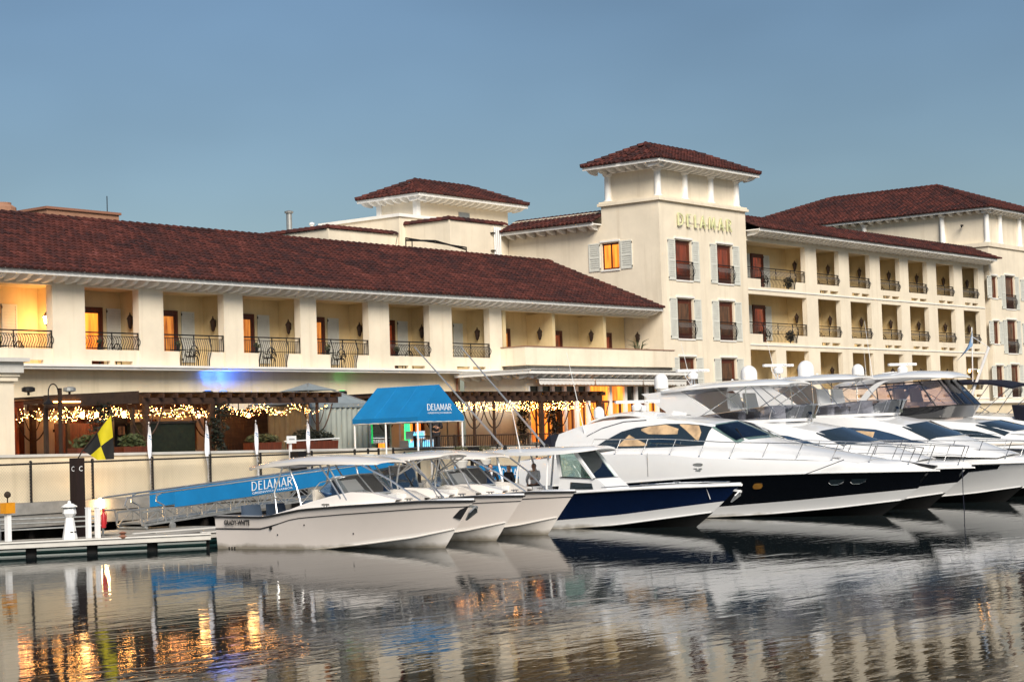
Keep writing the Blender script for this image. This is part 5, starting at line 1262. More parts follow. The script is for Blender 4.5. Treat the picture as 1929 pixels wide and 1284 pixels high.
class Skin:
    # surface over stations; each station is (y, [(halfwidth, z), ...bottom to top], nose) mirrored to port; nose pushes the centre forward
    def __init__(s, xc, st): s.xc = xc; s.st = st; s.n = len(st[0][1])
    def pt(s, i, j):
        # j 0..2n-2 across, starboard deck edge to port deck edge
        i = max(0, min(len(s.st) - 1, i)); a = int(min(i, len(s.st) - 2)); f = i - a
        def one(k, jj):
            y, pr, nose = s.st[k]; m = jj if jj < s.n else 2 * s.n - 2 - jj; sd = -1 if jj < s.n else 1
            w, z = pr[m]; wm = max(p[0] for p in pr); return Vector((s.xc + sd * w, y - nose * (1 - (w / wm) ** 2), z))
        b_ = int(min(max(j, 0), 2 * s.n - 3)); g = j - b_
        p = one(a, b_).lerp(one(a, b_ + 1), g); q = one(a + 1, b_).lerp(one(a + 1, b_ + 1), g); return p.lerp(q, f)
    def nrm(s, i, j):
        e = .05; u = s.pt(i + e, j) - s.pt(i - e, j); v = s.pt(i, j + e) - s.pt(i, j - e); n = u.cross(v)
        if n.length < 1e-9: return Vector((-1, 0, 0))
        n.normalize(); c = Vector((s.xc, s.pt(i, j).y, 1.2))
        return n if n.dot(s.pt(i, j) - c) > 0 else -n
    def body(s, T, name, m, sub=3, smooth=32):
        N = (len(s.st) - 1) * sub; M = (2 * s.n - 2) * 2
        mb = MB(); rows = [[s.pt(i / sub, j / 2) for j in range(M + 1)] for i in range(N + 1)]; mb.loft(rows)
        mb.poly(rows[0]); mb.poly(rows[-1])
        return mb.build(name, m, T, smooth)
    def patch(s, T, name, m, pts, off=.012, both=True, th=.012):
        # pts: [(i, jlo, jhi)...]: a pane lying on the skin, repeated to port
        for port in ((False, True) if both else (False,)):
            rows = []
            for i, lo, hi in pts:
                r_ = []
                for k in range(7):
                    j = lerp(lo, hi, k / 6)
                    if port: j = 2 * s.n - 2 - j
                    r_.append(s.pt(i, j) + s.nrm(i, j) * off)
                rows.append(r_)
            mb = MB(); mb.sheet(rows, lambda a, b_, rows=rows, pts=pts, port=port: s.nrm(pts[a][0], (2 * s.n - 2 - lerp(pts[a][1], pts[a][2], b_ / 6)) if port else lerp(pts[a][1], pts[a][2], b_ / 6)) * th)
            o = mb.build(name, m, T, 40)
        return o
def slabtop(T, name, m, outline, th, camber, tip=.05):
    # hardtop: outline of (y, halfwidth, z) along the boat, lens section
    rows = []
    xc = outline[0][3]; wm_ = max(o_[1] for o_ in outline)
    for y, w_, z, _ in outline:
        r_ = []
        for k in range(-6, 7):
            q = k / 6; r_.append(Vector((xc + w_ * q, y, z + camber * (w_ / wm_) ** 1.5 * (1 - abs(q) ** 3.2))))
        rows.append(r_)
    M = len(rows)
    def off(i, j):
        return Vector((0, 0, -lerp(tip, th, min(1, min(i, M - 1 - i) / 2))))
    mb = MB(); mb.sheet(rows, off); return mb.build(name, m, T, 50)
def rail_run(T, pts, h, step=2, name='bow_rail', mid=True, lean=(0, 0, 0), r=.017):
    # stainless rail over deck points
    m = MB(); top = [Vector(p) + Vector((0, 0, h)) + Vector(lean) for p in pts]; m.tube(top, r, 6)
    if mid: m.tube([Vector(p) + Vector((0, 0, h * .5)) + Vector(lean) * .5 for p in pts], r * .55, 5)
    o = m.build(name, 'steel', T, True)
    for i in range(0, len(pts), step):
        q = MB(); q.tube([Vector(pts[i]), top[i]], r * .85, 6); q.lathe(pts[i], [(.035, 0), (.03, .03)], 8); q.build('stanchion', 'steel', o)
    return o
def dome(T, c, r, h, name='satellite_dome'):
    m = MB(); x, y, z = c; m.lathe(c, [(r * .9, 0), (r, .04 * h), (r, .5 * h)] + [(r * math.cos(R(a)), .5 * h + .5 * h * math.sin(R(a))) for a in range(10, 90, 10)] + [(.01, h)], 20); o = m.build(name, 'plastic_white', T, True)
    b_ = MB(); b_.lathe((x, y, z - .06), [(r * .75, 0), (r * .8, .058)], 16); b_.build('dome_base', 'trim_grey', o); return o
def radar(T, c, L, ang, brand=True, ped=.25):
    x, y, z = c; m = MB(); m.lathe((x, y, z), [(.17, 0), (.2, .04), (.21, ped * .7), (.12, ped), (.06, ped + .02)], 14); o = m.build('radar', 'plastic_white', T, True)
    d = Vector((math.cos(ang), math.sin(ang), 0)); n = Vector((d.y, -d.x, 0)); c0 = Vector((x, y, z + ped + .07)); m = MB(); m.bar(c0 - d * L / 2, c0 + d * L / 2, .13, .1); m.build('scanner_bar', 'plastic_white', o)
    if n.dot(Vector((-.8, -.6, 0))) < 0: n = -n
    if brand:
        font_text('Raymarine', c0 + d * L * .13 + n * .068 - Vector((0, 0, .025)), d, (0, 0, 1), n, .05, 'iron', o, 'lettering', .003, L * .3)
    return o
def antenna(T, a, b_, r=.012, name='antenna'): 
    m = MB(); m.tube([a, b_], [r, r * .35], 6); return m.build(name, 'plastic_white', T)
def cleat(T, p):
    m = MB(); p = Vector(p); m.bar(p + Vector((0, -.14, .06)), p + Vector((0, .14, .06)), .03); m.bar(p + Vector((0, -.05, 0)), p + Vector((0, -.05, .06)), .025); m.bar(p + Vector((0, .05, 0)), p + Vector((0, .05, .06)), .025); m.build('cleat', 'steel', T)
def seat(T, c, w_=.55, rz=0, m='vinyl'):
    x, y, z = c; s = MB(); s.box(x - w_ / 2, x + w_ / 2, y - .28, y + .22, z, z + .14); o = s.build('seat', m, T)
    s = MB(); s.prism([(x - w_ / 2, y + .2, z + .12), (x + w_ / 2, y + .2, z + .12), (x + w_ / 2 - .06, y + .3, z + .7), (x - w_ / 2 + .06, y + .3, z + .7)], (0, .1, 0)); s.build('seat_back', m, o)
    s = MB(); s.box(x - .1, x + .1, y - .1, y + .1, z - .4, z - .001); s.build('seat_base', 'plastic_white', o)
def cockpit(T, H, t0, t1, zfloor, gun=.2, m='gel_white'):
    # gunwale cap, inner liner and sole of an open boat
    ts = [t for t in H.ts if t0 <= t <= min(t1, .9)]; g = MB()
    def inn(t, sd):
        f = max(0, (zfloor - curve(H.zc, t)) / (curve(H.zs, t) - curve(H.zc, t))); p = H.P(t, f, sd); w_ = min(abs(p.x - H.xc) - .07, H.bs(t) - gun - .08)
        return Vector((H.xc + sd * max(.01, w_), p.y, zfloor))
    for sd in (-1, 1):
        g.loft([[H.P(t, 1, sd) + Vector((0, 0, .012)), Vector((H.xc + sd * max(.02, H.bs(t) - gun), H.P(t, 1).y, curve(H.zs, t) + .03)), Vector((H.xc + sd * max(.015, H.bs(t) - gun - .04), H.P(t, 1).y, curve(H.zs, t) - .03)), inn(t, sd)] for t in ts])
    g.poly([Vector((H.xc - H.bs(t0), H.P(t0, 1).y, curve(H.zs, t0) + .012)), Vector((H.xc + H.bs(t0), H.P(t0, 1).y, curve(H.zs, t0) + .012)), Vector((H.xc + H.bs(t0), H.P(t0, 1).y - .25, curve(H.zs, t0) + .02)), Vector((H.xc - H.bs(t0), H.P(t0, 1).y - .25, curve(H.zs, t0) + .02))])
    g.build('gunwale', m, T, 30)
    f = MB(); f.loft([[inn(t, -1), inn(t, 1)] for t in ts]); f.build('sole', 'vinyl', T)
def foredeck(T, H, t0, m='gel_white', up=.05, name='foredeck'):
    ts = [t for t in H.ts if t >= t0]; d = MB()
    d.loft([[Vector((H.xc + q * H.bs(t), H.P(t, 1).y, curve(H.zs, t) + .014 + up * (1 - q * q))) for q in [k / 4 for k in range(-4, 5)]] for t in ts]); d.poly([Vector((H.xc + q * H.bs(ts[0]), H.P(ts[0], 1).y, curve(H.zs, ts[0]) + .014 + up * (1 - q * q))) for q in [k / 4 for k in range(-4, 5)]] + [Vector((H.xc + H.bs(ts[0]) * .5, H.P(ts[0], 1).y, .85)), Vector((H.xc - H.bs(ts[0]) * .5, H.P(ts[0], 1).y, .85))])
    return d.build(name, m, T, 40)
def anchor(T, p, m='galv', s=1.0):
    p = Vector(p); q = MB(); q.bar(p + Vector((0, .45 * s, .05 * s)), p + Vector((0, -.12 * s, -.06 * s)), .05 * s, .07 * s); a = q.build('anchor', m, T)
    q = MB(); q.prism([p + Vector((-.02, -.1, -.02)) * s, p + Vector((-.17, .02, -.2)) * s, p + Vector((-.02, .28, -.42)) * s, p + Vector((.02, .28, -.42)) * s, p + Vector((.17, .02, -.2)) * s, p + Vector((.02, -.1, -.02)) * s], Vector((0, .04, .02)) * s); q.build('fluke', m, a)
def mooring(label, pts):
    t = tag(MB().tube(pts, .014, 5).build('mooring_line', 'canvas_navy'), label, 'rope', 'mooring lines'); return t

# ---- three cream runabouts
def runabout(label, xc, ystern, style, first=False):
    T = thing('motor_boat', label, 'boat', (xc, ystern, 0), 'cream runabouts moored side by side')
    zs = [(0, .93), (.24, .91), (.33, 1.02), (.41, 1.12), (.58, 1.2), (.85, 1.29), (1, 1.27)]
    H = Hull(xc, ystern, 8.75, 2.6, zs, [(0, -.12), (.45, -.03), (.65, .12), (.85, .30), (1, .52)], [(0, -.05), (.4, .02), (.6, .17), (1, .56)], 1.05, 2.2, .5)
    H.build(T, 'gel_warm', 'gel_cream', 'gel_cream', 'rub_black', .028)
    st = MB()
    ts = [t for t in H.ts]
    for sd in (-1, 1):
        st.tube([H.P(t, curve([(0, .66), (.22, .66), (.36, .80), (1, .80)], t), sd) + Vector((sd * .004, 0, 0)) for t in ts], [.012 if t > .3 else .02 for t in ts], 5)
    st.build('stripe', 'rub_black', T)
    cockpit(T, H, 0, .93, .45, .22); foredeck(T, H, .88)
    if first:
        font_text('GRADY-WHITE', H.P(.05, .80) + Vector((-.045, 0, -.03)), (0, -1, 0), (0, 0, 1), (-1, 0, 0), .14, 'rub_black', T, 'lettering', .012, 1.05, .008)
        for k in range(3): q = MB(); p = H.P(.06 + .014 * k, .13); q.tube([p, p + Vector((-.015, 0, 0))], .025, 8); q.build('drain', 'iron', T)
        q = MB(); p = H.P(.27, .66); q.tube([p + Vector((.01, 0, 0)), p + Vector((-.03, 0, 0))], .05, 10); q.build('vent', 'iron', T)
        for tt, ff in ((.3, .45), (.42, .62), (.62, .3)): q = MB(); p = H.P(tt, ff); q.tube([p, p + Vector((-.015, 0, 0))], .022, 8); q.build('drain', 'iron', T)
        anchor(T, (xc, ystern - 8.74, 1.14), 'galv', .95)
        q = MB(); q.prism([H.P(.975, .70) + Vector((-.02, 0, 0)), H.P(.995, .82) + Vector((-.02, 0, 0)), H.P(.985, .5) + Vector((-.02, 0, -.1)), H.P(.965, .45) + Vector((-.02, 0, 0))], (.05, 0, 0)); q.build('anchor_guard', 'rub_black', T)
    y = lambda u: ystern - u
    # side coamings rising to the windscreen, helm consoles either side of the walk-through
    for sd in (-1, 1):
        c = MB(); rows = []
        for u in (2.2, 3.0, 3.8, 4.6, 5.2, 5.9, 6.6):
            t = u / 8.75; w1 = H.bs(t) - .1; zt = curve(zs, t); up = curve([(2.2, .0), (3.2, .07), (4.4, .26), (5.2, .34), (6.0, .26), (6.6, .05)], u)
            rows.append([(xc + sd * w1, y(u), zt + .02), (xc + sd * (w1 - .06), y(u), zt + .03 + up), (xc + sd * (w1 - .3), y(u), zt + .04 + up), (xc + sd * (w1 - .33), y(u), .46)])
        c.loft(rows); c.build('coaming', 'gel_cream', T, 35)
        c = MB(); c.prism([(xc + sd * .28, y(4.4), .46), (xc + sd * .28, y(5.6), .46), (xc + sd * .28, y(5.75), 1.45), (xc + sd * .28, y(4.75), 1.52)], (sd * .46, 0, 0)); c.build('console', 'gel_white', T)
        seat(T, (xc + sd * .62, y(4.0), .95), .6); seat(T, (xc + sd * .5, y(1.1), .52), .8, 0, 'cushion_blue')
        bw = MB(); bw.prism([(xc + sd * .2, y(6.0), .95), (xc + sd * .72, y(6.0), .95), (xc + sd * .42, y(7.2), .95), (xc + sd * .12, y(7.2), .95)], (0, 0, .32)); bw.build('bow_cushion', 'vinyl', T)
    if style == 'dual':
        zb, zt = 1.50, 2.06
        # wrap-round windscreen of five panes with a frame
        base = [(-1.08, 4.35, 1.40), (-1.0, 5.0, 1.46), (-.34, 5.45, 1.52), (.34, 5.45, 1.52), (1.0, 5.0, 1.46), (1.08, 4.35, 1.40)]
        topp = [(-1.0, 4.0, 1.62), (-.92, 4.45, 1.98), (-.3, 4.85, 2.04), (.3, 4.85, 2.04), (.92, 4.45, 1.98), (1.0, 4.0, 1.62)]
        fr = MB(); B_ = [Vector((xc + a, y(u), z)) for a, u, z in base]; T_ = [Vector((xc + a, y(u), z)) for a, u, z in topp]
        fr.tube(T_, .022, 6); fr.tube(B_, .024, 6)
        for a, b_ in zip(B_, T_): fr.tube([a, b_], .02, 6)
        ws = fr.build('windscreen', 'aluminium', T)
        for i in range(5): g = MB(); g.prism([B_[i], B_[i + 1], T_[i + 1], T_[i]], (0, .004, 0)); g.build('pane', 'glass_clear', ws)
        hy = [(.95, 0.62), (1.2, .95), (2.2, 1.12), (3.4, 1.16), (4.6, 1.1), (5.4, .95), (5.85, .6)]
        slabtop(T, 'hardtop', 'gel_cream', [(y(u), w_, 2.26 + .15 * math.sin(math.pi * (u - .95) / 4.9) + .015 * u, xc) for u, w_ in hy], .09, .15)
        for sd in (-1, 1):
            for a, b_, c in (((2.45, 1.0), (2.3, 1.6), (2.55, 2.3)), ((3.45, 1.12), (3.2, 1.7), (2.8, 2.3)), ((5.1, 1.35), (4.75, 1.8), (4.3, 2.33)), ((4.9, 1.4), (4.5, 1.85), (4.0, 2.33)), ((7.3, 1.3), (6.4, 1.9), (5.6, 2.3))):
                w1 = min(1.12, H.bs(a[0] / 8.75) - .14); q = MB(); q.tube([(xc + sd * w1, y(a[0]), a[1]), (xc + sd * lerp(w1, .98, .5), y(b_[0]), b_[1]), (xc + sd * .95, y(c[0]), c[1])], .026, 7); q.build('support', 'aluminium', T, True)
            q = MB(); q.tube([(xc + sd * 1.1, y(2.35), 1.45), (xc + sd * 1.1, y(3.3), 1.42)], .018, 6); q.build('grab_rail', 'aluminium', T)
            q = MB(); q.tube([(xc + sd * 1.06, y(3.4), 1.3), (xc + sd * 1.06, y(4.1), 1.85), (xc + sd * 1.0, y(5.0), 2.0)], .015, 6); q.build('grab_rail', 'aluminium', T)
    else:
        # upright screen on a centre console
        c = MB(); c.prism([(xc - .6, y(3.6), .46), (xc - .6, y(5.2), .46), (xc - .6, y(5.0), 1.35), (xc - .6, y(3.7), 1.5)], (1.2, 0, 0)); c.build('centre_console', 'gel_cream', T)
        fr = MB(); A = [Vector(p) for p in ((xc - .62, y(4.3), 1.5), (xc + .62, y(4.3), 1.5), (xc + .55, y(4.15), 2.2), (xc - .55, y(4.15), 2.2))]; fr.tube(A + [A[0]], .022, 6); ws = fr.build('windscreen', 'aluminium', T)
        g = MB(); g.prism(A, (0, .006, 0)); g.build('pane', 'glass_clear', ws)
        for sd in (-1, 1): g = MB(); g.prism([(xc + sd * .62, y(4.28), 1.52), (xc + sd * .6, y(3.6), 1.52), (xc + sd * .55, y(3.5), 2.1), (xc + sd * .56, y(4.14), 2.18)], (sd * .004, 0, 0)); g.build('pane', 'glass_clear', ws)
        seat(T, (xc, y(3.0), .98), 1.0, 0, 'rub_black')
        slabtop(T, 'hardtop', 'gel_cream', [(y(u), w_, 2.40 + .02 * (u - 2), xc) for u, w_ in ((2.6, .8), (2.8, 1.0), (3.4, 1.1), (4.4, 1.1), (5.2, 1.05), (5.9, .9), (6.2, .6))], .11, .12)
        for sd in (-1, 1):
            for a, b_, c in (((3.4, .46), (3.3, 1.6), (3.1, 2.4)), ((4.9, .9), (4.7, 1.7), (4.9, 2.4)), ((6.3, 1.2), (5.8, 1.9), (5.3, 2.4))):
                q = MB(); q.tube([(xc + sd * .8, y(a[0]), a[1]), (xc + sd * .86, y(b_[0]), b_[1]), (xc + sd * .9, y(c[0]), c[1])], .027, 7); q.build('support', 'aluminium', T, True)
            for s2 in (.7, 1.0): q = MB(); q.tube([(xc + sd * .88, y(4.8), 1.95), (xc + sd * .92, y(4.8 + s2), 2.38)], .02, 6); q.build('brace', 'aluminium', T)
    for sd in (-1, 1): cleat(T, (xc + sd * (H.bs(.8) - .1), y(7.0), curve(zs, .8) + .03)); cleat(T, (xc + sd * (H.bs(.5) - .1), y(4.4), curve(zs, .5) + .03))
    return T
runabout('nearest cream runabout with hardtop, black stripe and lettered stern', 39.2, 40.82, 'dual', True)
runabout('middle cream centre console boat with an upright screen', 42.4, 41.6, 'centre')
runabout('cream runabout with hardtop next to the navy hulled boat', 45.2, 41.86, 'dual')

# ---- navy centre console
def navy_boat():
    xc, ys, L = 49.3, 41.2, 11.3
    T = thing('fishing_boat', 'white and navy blue centre console boat with long outrigger poles', 'boat', (xc, ys, 0)); y = lambda u: ys - u
    zs = [(0, 1.02), (.3, 1.08), (.5, 1.14), (.75, 1.25), (1, 1.28)]
    H = Hull(xc, ys, L, 3.05, zs, [(0, -.1), (.5, -.02), (.7, .1), (1, .45)], [(0, .1), (.46, .24), (.7, .42), (1, .78)], 1.65, 2.3, .7)
    H.build(T, 'gel_navy', 'gel_white', 'antifoul', 'plastic_white', .045); cockpit(T, H, 0, .95, .5, .28); foredeck(T, H, .9)
    c = MB(); c.prism([(xc - .62, y(4.75), .52), (xc - .62, y(7.0), .52), (xc - .62, y(6.75), 1.28), (xc - .62, y(6.4), 1.55), (xc - .62, y(4.95), 1.62)], (1.24, 0, 0)); con = c.build('console', 'gel_white', T)
    for sd in (-1, 1): c = MB(); c.prism([(xc + sd * .621, y(5.35), 1.22), (xc + sd * .621, y(6.25), 1.22), (xc + sd * .621, y(6.2), 1.40), (xc + sd * .621, y(5.38), 1.45)], (sd * .02, 0, 0)); c.build('console_window', 'glass_dark', con)
    fr = MB(); P_ = {}
    for sd in (-1, 1):
        q = [Vector((xc + sd * .64, y(5.0), 1.62)), Vector((xc + sd * .64, y(6.3), 1.55)), Vector((xc + sd * .6, y(5.55), 2.42)), Vector((xc + sd * .62, y(4.9), 2.40))]; P_[sd] = q
        for a, b_ in ((q[0], q[3]), (q[1], q[2])): p = MB(); p.bar(a, b_, .11, .08); p.build('pillar', 'gel_white', T)
        fr.tube(q + [q[0]], .025, 5)
    fr.tube([P_[-1][1], P_[1][1]], .025, 5); fr.tube([P_[-1][2], P_[1][2]], .025, 5); ws = fr.build('windscreen', 'rub_black', T)
    for sd in (-1, 1): g = MB(); g.prism(P_[sd], (sd * .006, 0, 0)); g.build('pane', 'glass_green', ws)
    g = MB(); g.prism([P_[-1][1], P_[1][1], P_[1][2], P_[-1][2]], (0, .006, 0)); g.build('pane', 'glass_green', ws)
    slabtop(T, 'hardtop', 'gel_white', [(y(u), w_, 2.42 + .03 * math.sin(u) + .012 * u, xc) for u, w_ in ((1.7, .5), (1.95, .95), (2.8, 1.15), (4.2, 1.2), (5.4, 1.1), (6.1, .9), (6.35, .5))], .12, .14)
    for sd in (-1, 1):
        for a, b_ in (((3.1, .55), (2.6, 2.42)), ((3.3, .55), (3.6, 2.42)), ((4.6, .55), (4.75, 2.42))): q = MB(); q.tube([(xc + sd * .95, y(a[0]), a[1]), (xc + sd * .95, y(lerp(a[0], b_[0], .6)), 1.8), (xc + sd * .9, y(b_[0]), b_[1])], .035, 7); q.build('support', 'gel_white', T, True)
        q = MB(); s = Vector((xc + sd * .8, y(2.9 + .5 * (sd > 0)), 2.55)); q.tube([s, s + Vector((-.2, 3.6 if sd < 0 else 3.4, 3.55))], [.042, .022], 6); q.build('outrigger', 'aluminium', T)
        q = MB(); q.lathe(s, [(.07, -.08), (.07, .05), (.04, .14)], 8); q.build('outrigger_base', 'iron', T)
    for k in range(3): seat(T, (xc - .55 + .55 * k, y(3.9), .62), .5, 0, 'plastic_white')
    antenna(T, (xc - .4, y(3.2), 2.55), (xc - .45, y(2.9), 4.1), .018); q = MB(); q.lathe((xc - .45, y(2.9), 4.1), [(.02, 0), (.03, .03), (.02, .06)], 8); q.build('mast_light', 'plastic_white', T)
    antenna(T, (xc + .4, y(5.3), 2.55), (xc + .3, y(5.9), 3.3), .01)
    q = MB()
    for sd in (-1, 1): q.tube([H.P(t, 1, sd) + Vector((-sd * .12, 0, .09)) for t in (.62, .68, .74, .8, .86, .92, .96)], .016, 6)
    q.build('bow_rail', 'steel', T); anchor(T, (xc, ys - L + .1, 1.12), 'plastic_white', .9)
    for t_ in (.42, .44, .455): q = MB(); p = H.P(t_, H.fb(t_) * .72); q.tube([p, p + Vector((-.012, 0, 0))], .025, 8); q.build('drain', 'iron', T)
    for sd in (-1, 1): cleat(T, (xc + sd * (H.bs(.75) - .14), y(8.4), 1.3))
navy_boat()

# ---- hard-top express cruiser
def mirrored_rails(T, H, zd, t0, t1, n, h, inset=.1, step=2, lean=.0, mid=True):
    for sd in (-1, 1):
        pts = []
        for k in range(n + 1):
            t = lerp(t0, t1, k / n); pts.append(Vector((H.xc + sd * max(.03, H.bs(t) - inset), H.P(t, 1).y, curve(zd, t))))
        rail_run(T, pts, h, step, 'bow_rail', mid, (0, -.28 if lean else 0, 0))
def yacht_shell(T, H, zd, m='gel_white', inset=.05):
    # white bulwark from the sheer to the deck edge, and the cambered foredeck
    ts = [t for t in H.ts if t <= .995]; b_ = MB()
    for sd in (-1, 1):
        b_.loft([[H.P(t, 1, sd) + Vector((-sd * .005, 0, .02)), H.P(t, 1, sd) + Vector((sd * .015 * (1 - t), 0, lerp(.02, curve(zd, t) - curve(H.zs, t), .5))), Vector((H.xc + sd * max(.01, H.bs(t) - inset), H.P(t, 1).y, curve(zd, t) - .03)), Vector((H.xc + sd * max(.005, H.bs(t) - inset - .1), H.P(t, 1).y, curve(zd, t)))] for t in ts])
    t = 0; b_.poly([H.P(0, 1, -1), H.P(0, 1, 1), Vector((H.xc + H.bs(0) - .1, H.ys, curve(zd, 0))), Vector((H.xc - H.bs(0) + .1, H.ys, curve(zd, 0)))])
    b_.build('bulwark', m, T, 40)
    d = MB(); d.loft([[Vector((H.xc + q * max(.005, H.bs(t) - inset - .1), H.P(t, 1).y, curve(zd, t) + .10 * (1 - q * q))) for q in [k / 5 for k in range(-5, 6)]] for t in ts]); d.build('deck', m, T, 40)
def cruiser():
    xc, ys, L = 56.0, 42.0, 15.4
    T = thing('motor_yacht', 'black hulled white express cruiser with arched hardtop and amber lit saloon', 'yacht', (xc, ys, 0))
    zs = [(0, 1.15), (.3, 1.25), (.55, 1.44), (.8, 1.46), (1, 1.43)]; zd = [(0, 2.1), (.2, 2.25), (.4, 2.2), (.54, 2.02), (.8, 1.84), (.93, 1.66), (1, 1.48)]
    H = Hull(xc, ys, L, 4.4, zs, [(0, -.1), (.5, 0), (.7, .12), (.85, .28), (1, .5)], [(0, .12), (.54, .36), (.75, .56), (1, .86)], 2.05, 2.3, .5)
    H.build(T, 'gel_black', 'gel_white', 'antifoul', 'gel_white', .03); yacht_shell(T, H, zd)
    D = 2.0
    st = [(40.6, [(2.0, 2.15), (1.72, 2.50), (1.66, 2.70), (1.45, 3.00), (0, 3.06)], 0), (39.6, [(2.02, 2.2), (1.76, 2.48), (1.66, 2.9), (1.46, 3.27), (0, 3.36)], 0), (38.6, [(2.04, 2.2), (1.78, 2.44), (1.64, 3.0), (1.45, 3.42), (0, 3.52)], 0),
          (37.5, [(2.04, 2.2), (1.78, 2.42), (1.62, 3.05), (1.42, 3.46), (0, 3.57)], 0), (36.3, [(2.02, 2.18), (1.76, 2.42), (1.6, 3.05), (1.4, 3.42), (0, 3.53)], 0), (35.2, [(2.0, 2.12), (1.74, 2.44), (1.55, 2.98), (1.36, 3.28), (0, 3.40)], .2),
          (34.5, [(1.96, 2.06), (1.72, 2.46), (1.50, 2.92), (1.28, 3.16), (0, 3.28)], .5), (33.3, [(1.9, 2.0), (1.6, 2.42), (1.5, 2.50), (1.3, 2.56), (0, 2.62)], .9), (32.4, [(1.84, 1.98), (1.4, 2.26), (1.2, 2.32), (.9, 2.36), (0, 2.40)], .9), (30.6, [(1.5, 1.88), (1.1, 2.0), (.8, 2.06), (.5, 2.08), (0, 2.1)], .7), (28.9, [(1.0, 1.74), (.7, 1.80), (.5, 1.83), (.3, 1.85), (0, 1.86)], .3)]
    K = Skin(xc, st); K.body(T, 'superstructure', 'gel_white')
    # arched side glass: aft smoked triangle, amber lit panes with black pillars
    K.patch(T, 'side_window', 'glass_dark', [(1.75, 1.02, 1.03), (2.2, 1.02, 1.5), (2.8, 1.02, 1.95), (3.3, 1.02, 2.2), (4.3, 1.0, 2.55), (5.0, .98, 2.72), (5.6, .98, 2.72), (6.05, .98, 2.68)], .008)
    K.patch(T, 'saloon_pane', 'salon', [(2.75, 1.12, 1.2), (3.1, 1.12, 1.75), (3.3, 1.12, 1.55), (3.75, 1.12, 1.2)], .022, th=.006)
    K.patch(T, 'saloon_pane', 'salon', [(3.5, 1.95, 2.05), (3.75, 1.75, 2.25), (4.3, 1.72, 2.45), (4.75, 1.75, 2.1)], .022, th=.006)
    K.patch(T, 'saloon_pane', 'glass_green', [(3.85, 1.12, 1.5), (4.1, 1.12, 1.6), (4.6, 1.12, 1.6), (4.9, 1.14, 1.3)], .022, th=.006)
    K.patch(T, 'saloon_pane', 'salon', [(4.75, 2.5, 2.6), (5.0, 2.0, 2.62), (5.5, 1.5, 2.62), (5.75, 1.25, 1.9)], .022, th=.006)
    K.patch(T, 'windscreen', 'glass_teal', [(6.04, 2.6, 5.4), (6.5, 2.2, 5.8), (6.95, 1.5, 6.5)], .008, both=False)
    K.patch(T, 'windscreen_pane', 'glass_green', [(6.1, 2.8, 3.9), (6.5, 2.4, 3.9), (6.85, 2.0, 3.9)], .026, th=.006); K.patch(T, 'wiper', 'iron', [(6.4, 3.3, 3.36), (6.92, 2.7, 2.76)], .04, th=.01)
    q = MB(); p = lambda i, j: K.pt(i, j) + K.nrm(i, j) * .015
    q.tube([p(1.4, 1.9), p(2.0, 2.35), (p(2.8, 2.75)), p(3.6, 2.85)], .014, 5); q.build('grab_rail', 'steel', T)
    d = MB(); d.tube([H.P(.37, 1) + Vector((-.012, 0, .15)), H.P(.37, 1) + Vector((-.008, 0, .95))], .008, 4); d.build('door_seam', 'iron', T)
    # navy canvas closing the cockpit aft
    c = MB(); c.prism([(xc - 1.75, 40.62, 2.3), (xc - 1.75, 41.6, 2.32), (xc - 1.6, 40.9, 3.0), (xc - 1.5, 40.62, 3.0)], (3.3, 0, 0)); c.build('cockpit_canvas', 'canvas_navy', T)
    # spoiler arch, domes and radar on the roof
    a = MB(); rows = []
    for s in [k / 12 for k in range(13)]:
        yy = 39.6 - 2.9 * s; zz = 3.36 + .33 * math.sin(math.pi * min(1, .08 + s * .92)) ** .7 + .1 * s; rows.append([Vector((xc + q_ * 1.05, yy, zz - .1 * q_ * q_)) for q_ in (-1, -.6, 0, .6, 1)])
    a.sheet(rows, (0, 0, -.07)); a.build('radar_arch', 'gel_white', T, 50)
    for sd in (-1, 1): b_ = MB(); b_.prism([(xc + sd * 1.02, 37.4, 3.4), (xc + sd * 1.02, 36.75, 3.4), (xc + sd * 1.02, 36.72, 3.62), (xc + sd * 1.02, 37.2, 3.7)], (-sd * .12, 0, 0)); b_.build('arch_leg', 'gel_white', T)
    dome(T, (xc - .75, 39.3, 3.52), .19, .42); radar(T, (xc - .2, 38.0, 3.74), 1.75, R(-28)); q = MB(); q.lathe((xc - .4, 37.6, 3.72), [(.08, 0), (.1, .05), (.1, .16), (.04, .2)], 10); q.build('searchlight', 'plastic_white', T, True)
    antenna(T, (xc - 1.62, 39.3, 2.85), (xc - 1.62, 40.0, 5.9), .016); antenna(T, (xc - .1, 39.2, 3.6), (xc - .1, 39.25, 4.2), .01)
    q = MB(); q.lathe((xc - 1.64, 39.25, 2.76), [(.04, 0), (.03, .12)], 8); q.build('antenna_base', 'steel', T)
    mirrored_rails(T, H, zd, .20, .94, 20, .52, .16, 2, 1, False)
    # hull fittings
    for t_, w_ in ((.645, .34),):
        rows = [[H.P(t_ + w_ / L * (a - .5), lerp(.71 - .07 * math.sqrt(max(.02, 1 - (2 * a - 1) ** 4)), .71 + .07 * math.sqrt(max(.02, 1 - (2 * a - 1) ** 4)), b_)) + Vector((-.012, 0, 0)) for b_ in (0, .5, 1)] for a in [k_ / 10 for k_ in range(11)]]
        m = MB(); m.sheet(rows, (-.012, 0, 0)); m.build('portlight', 'port_amber', T)
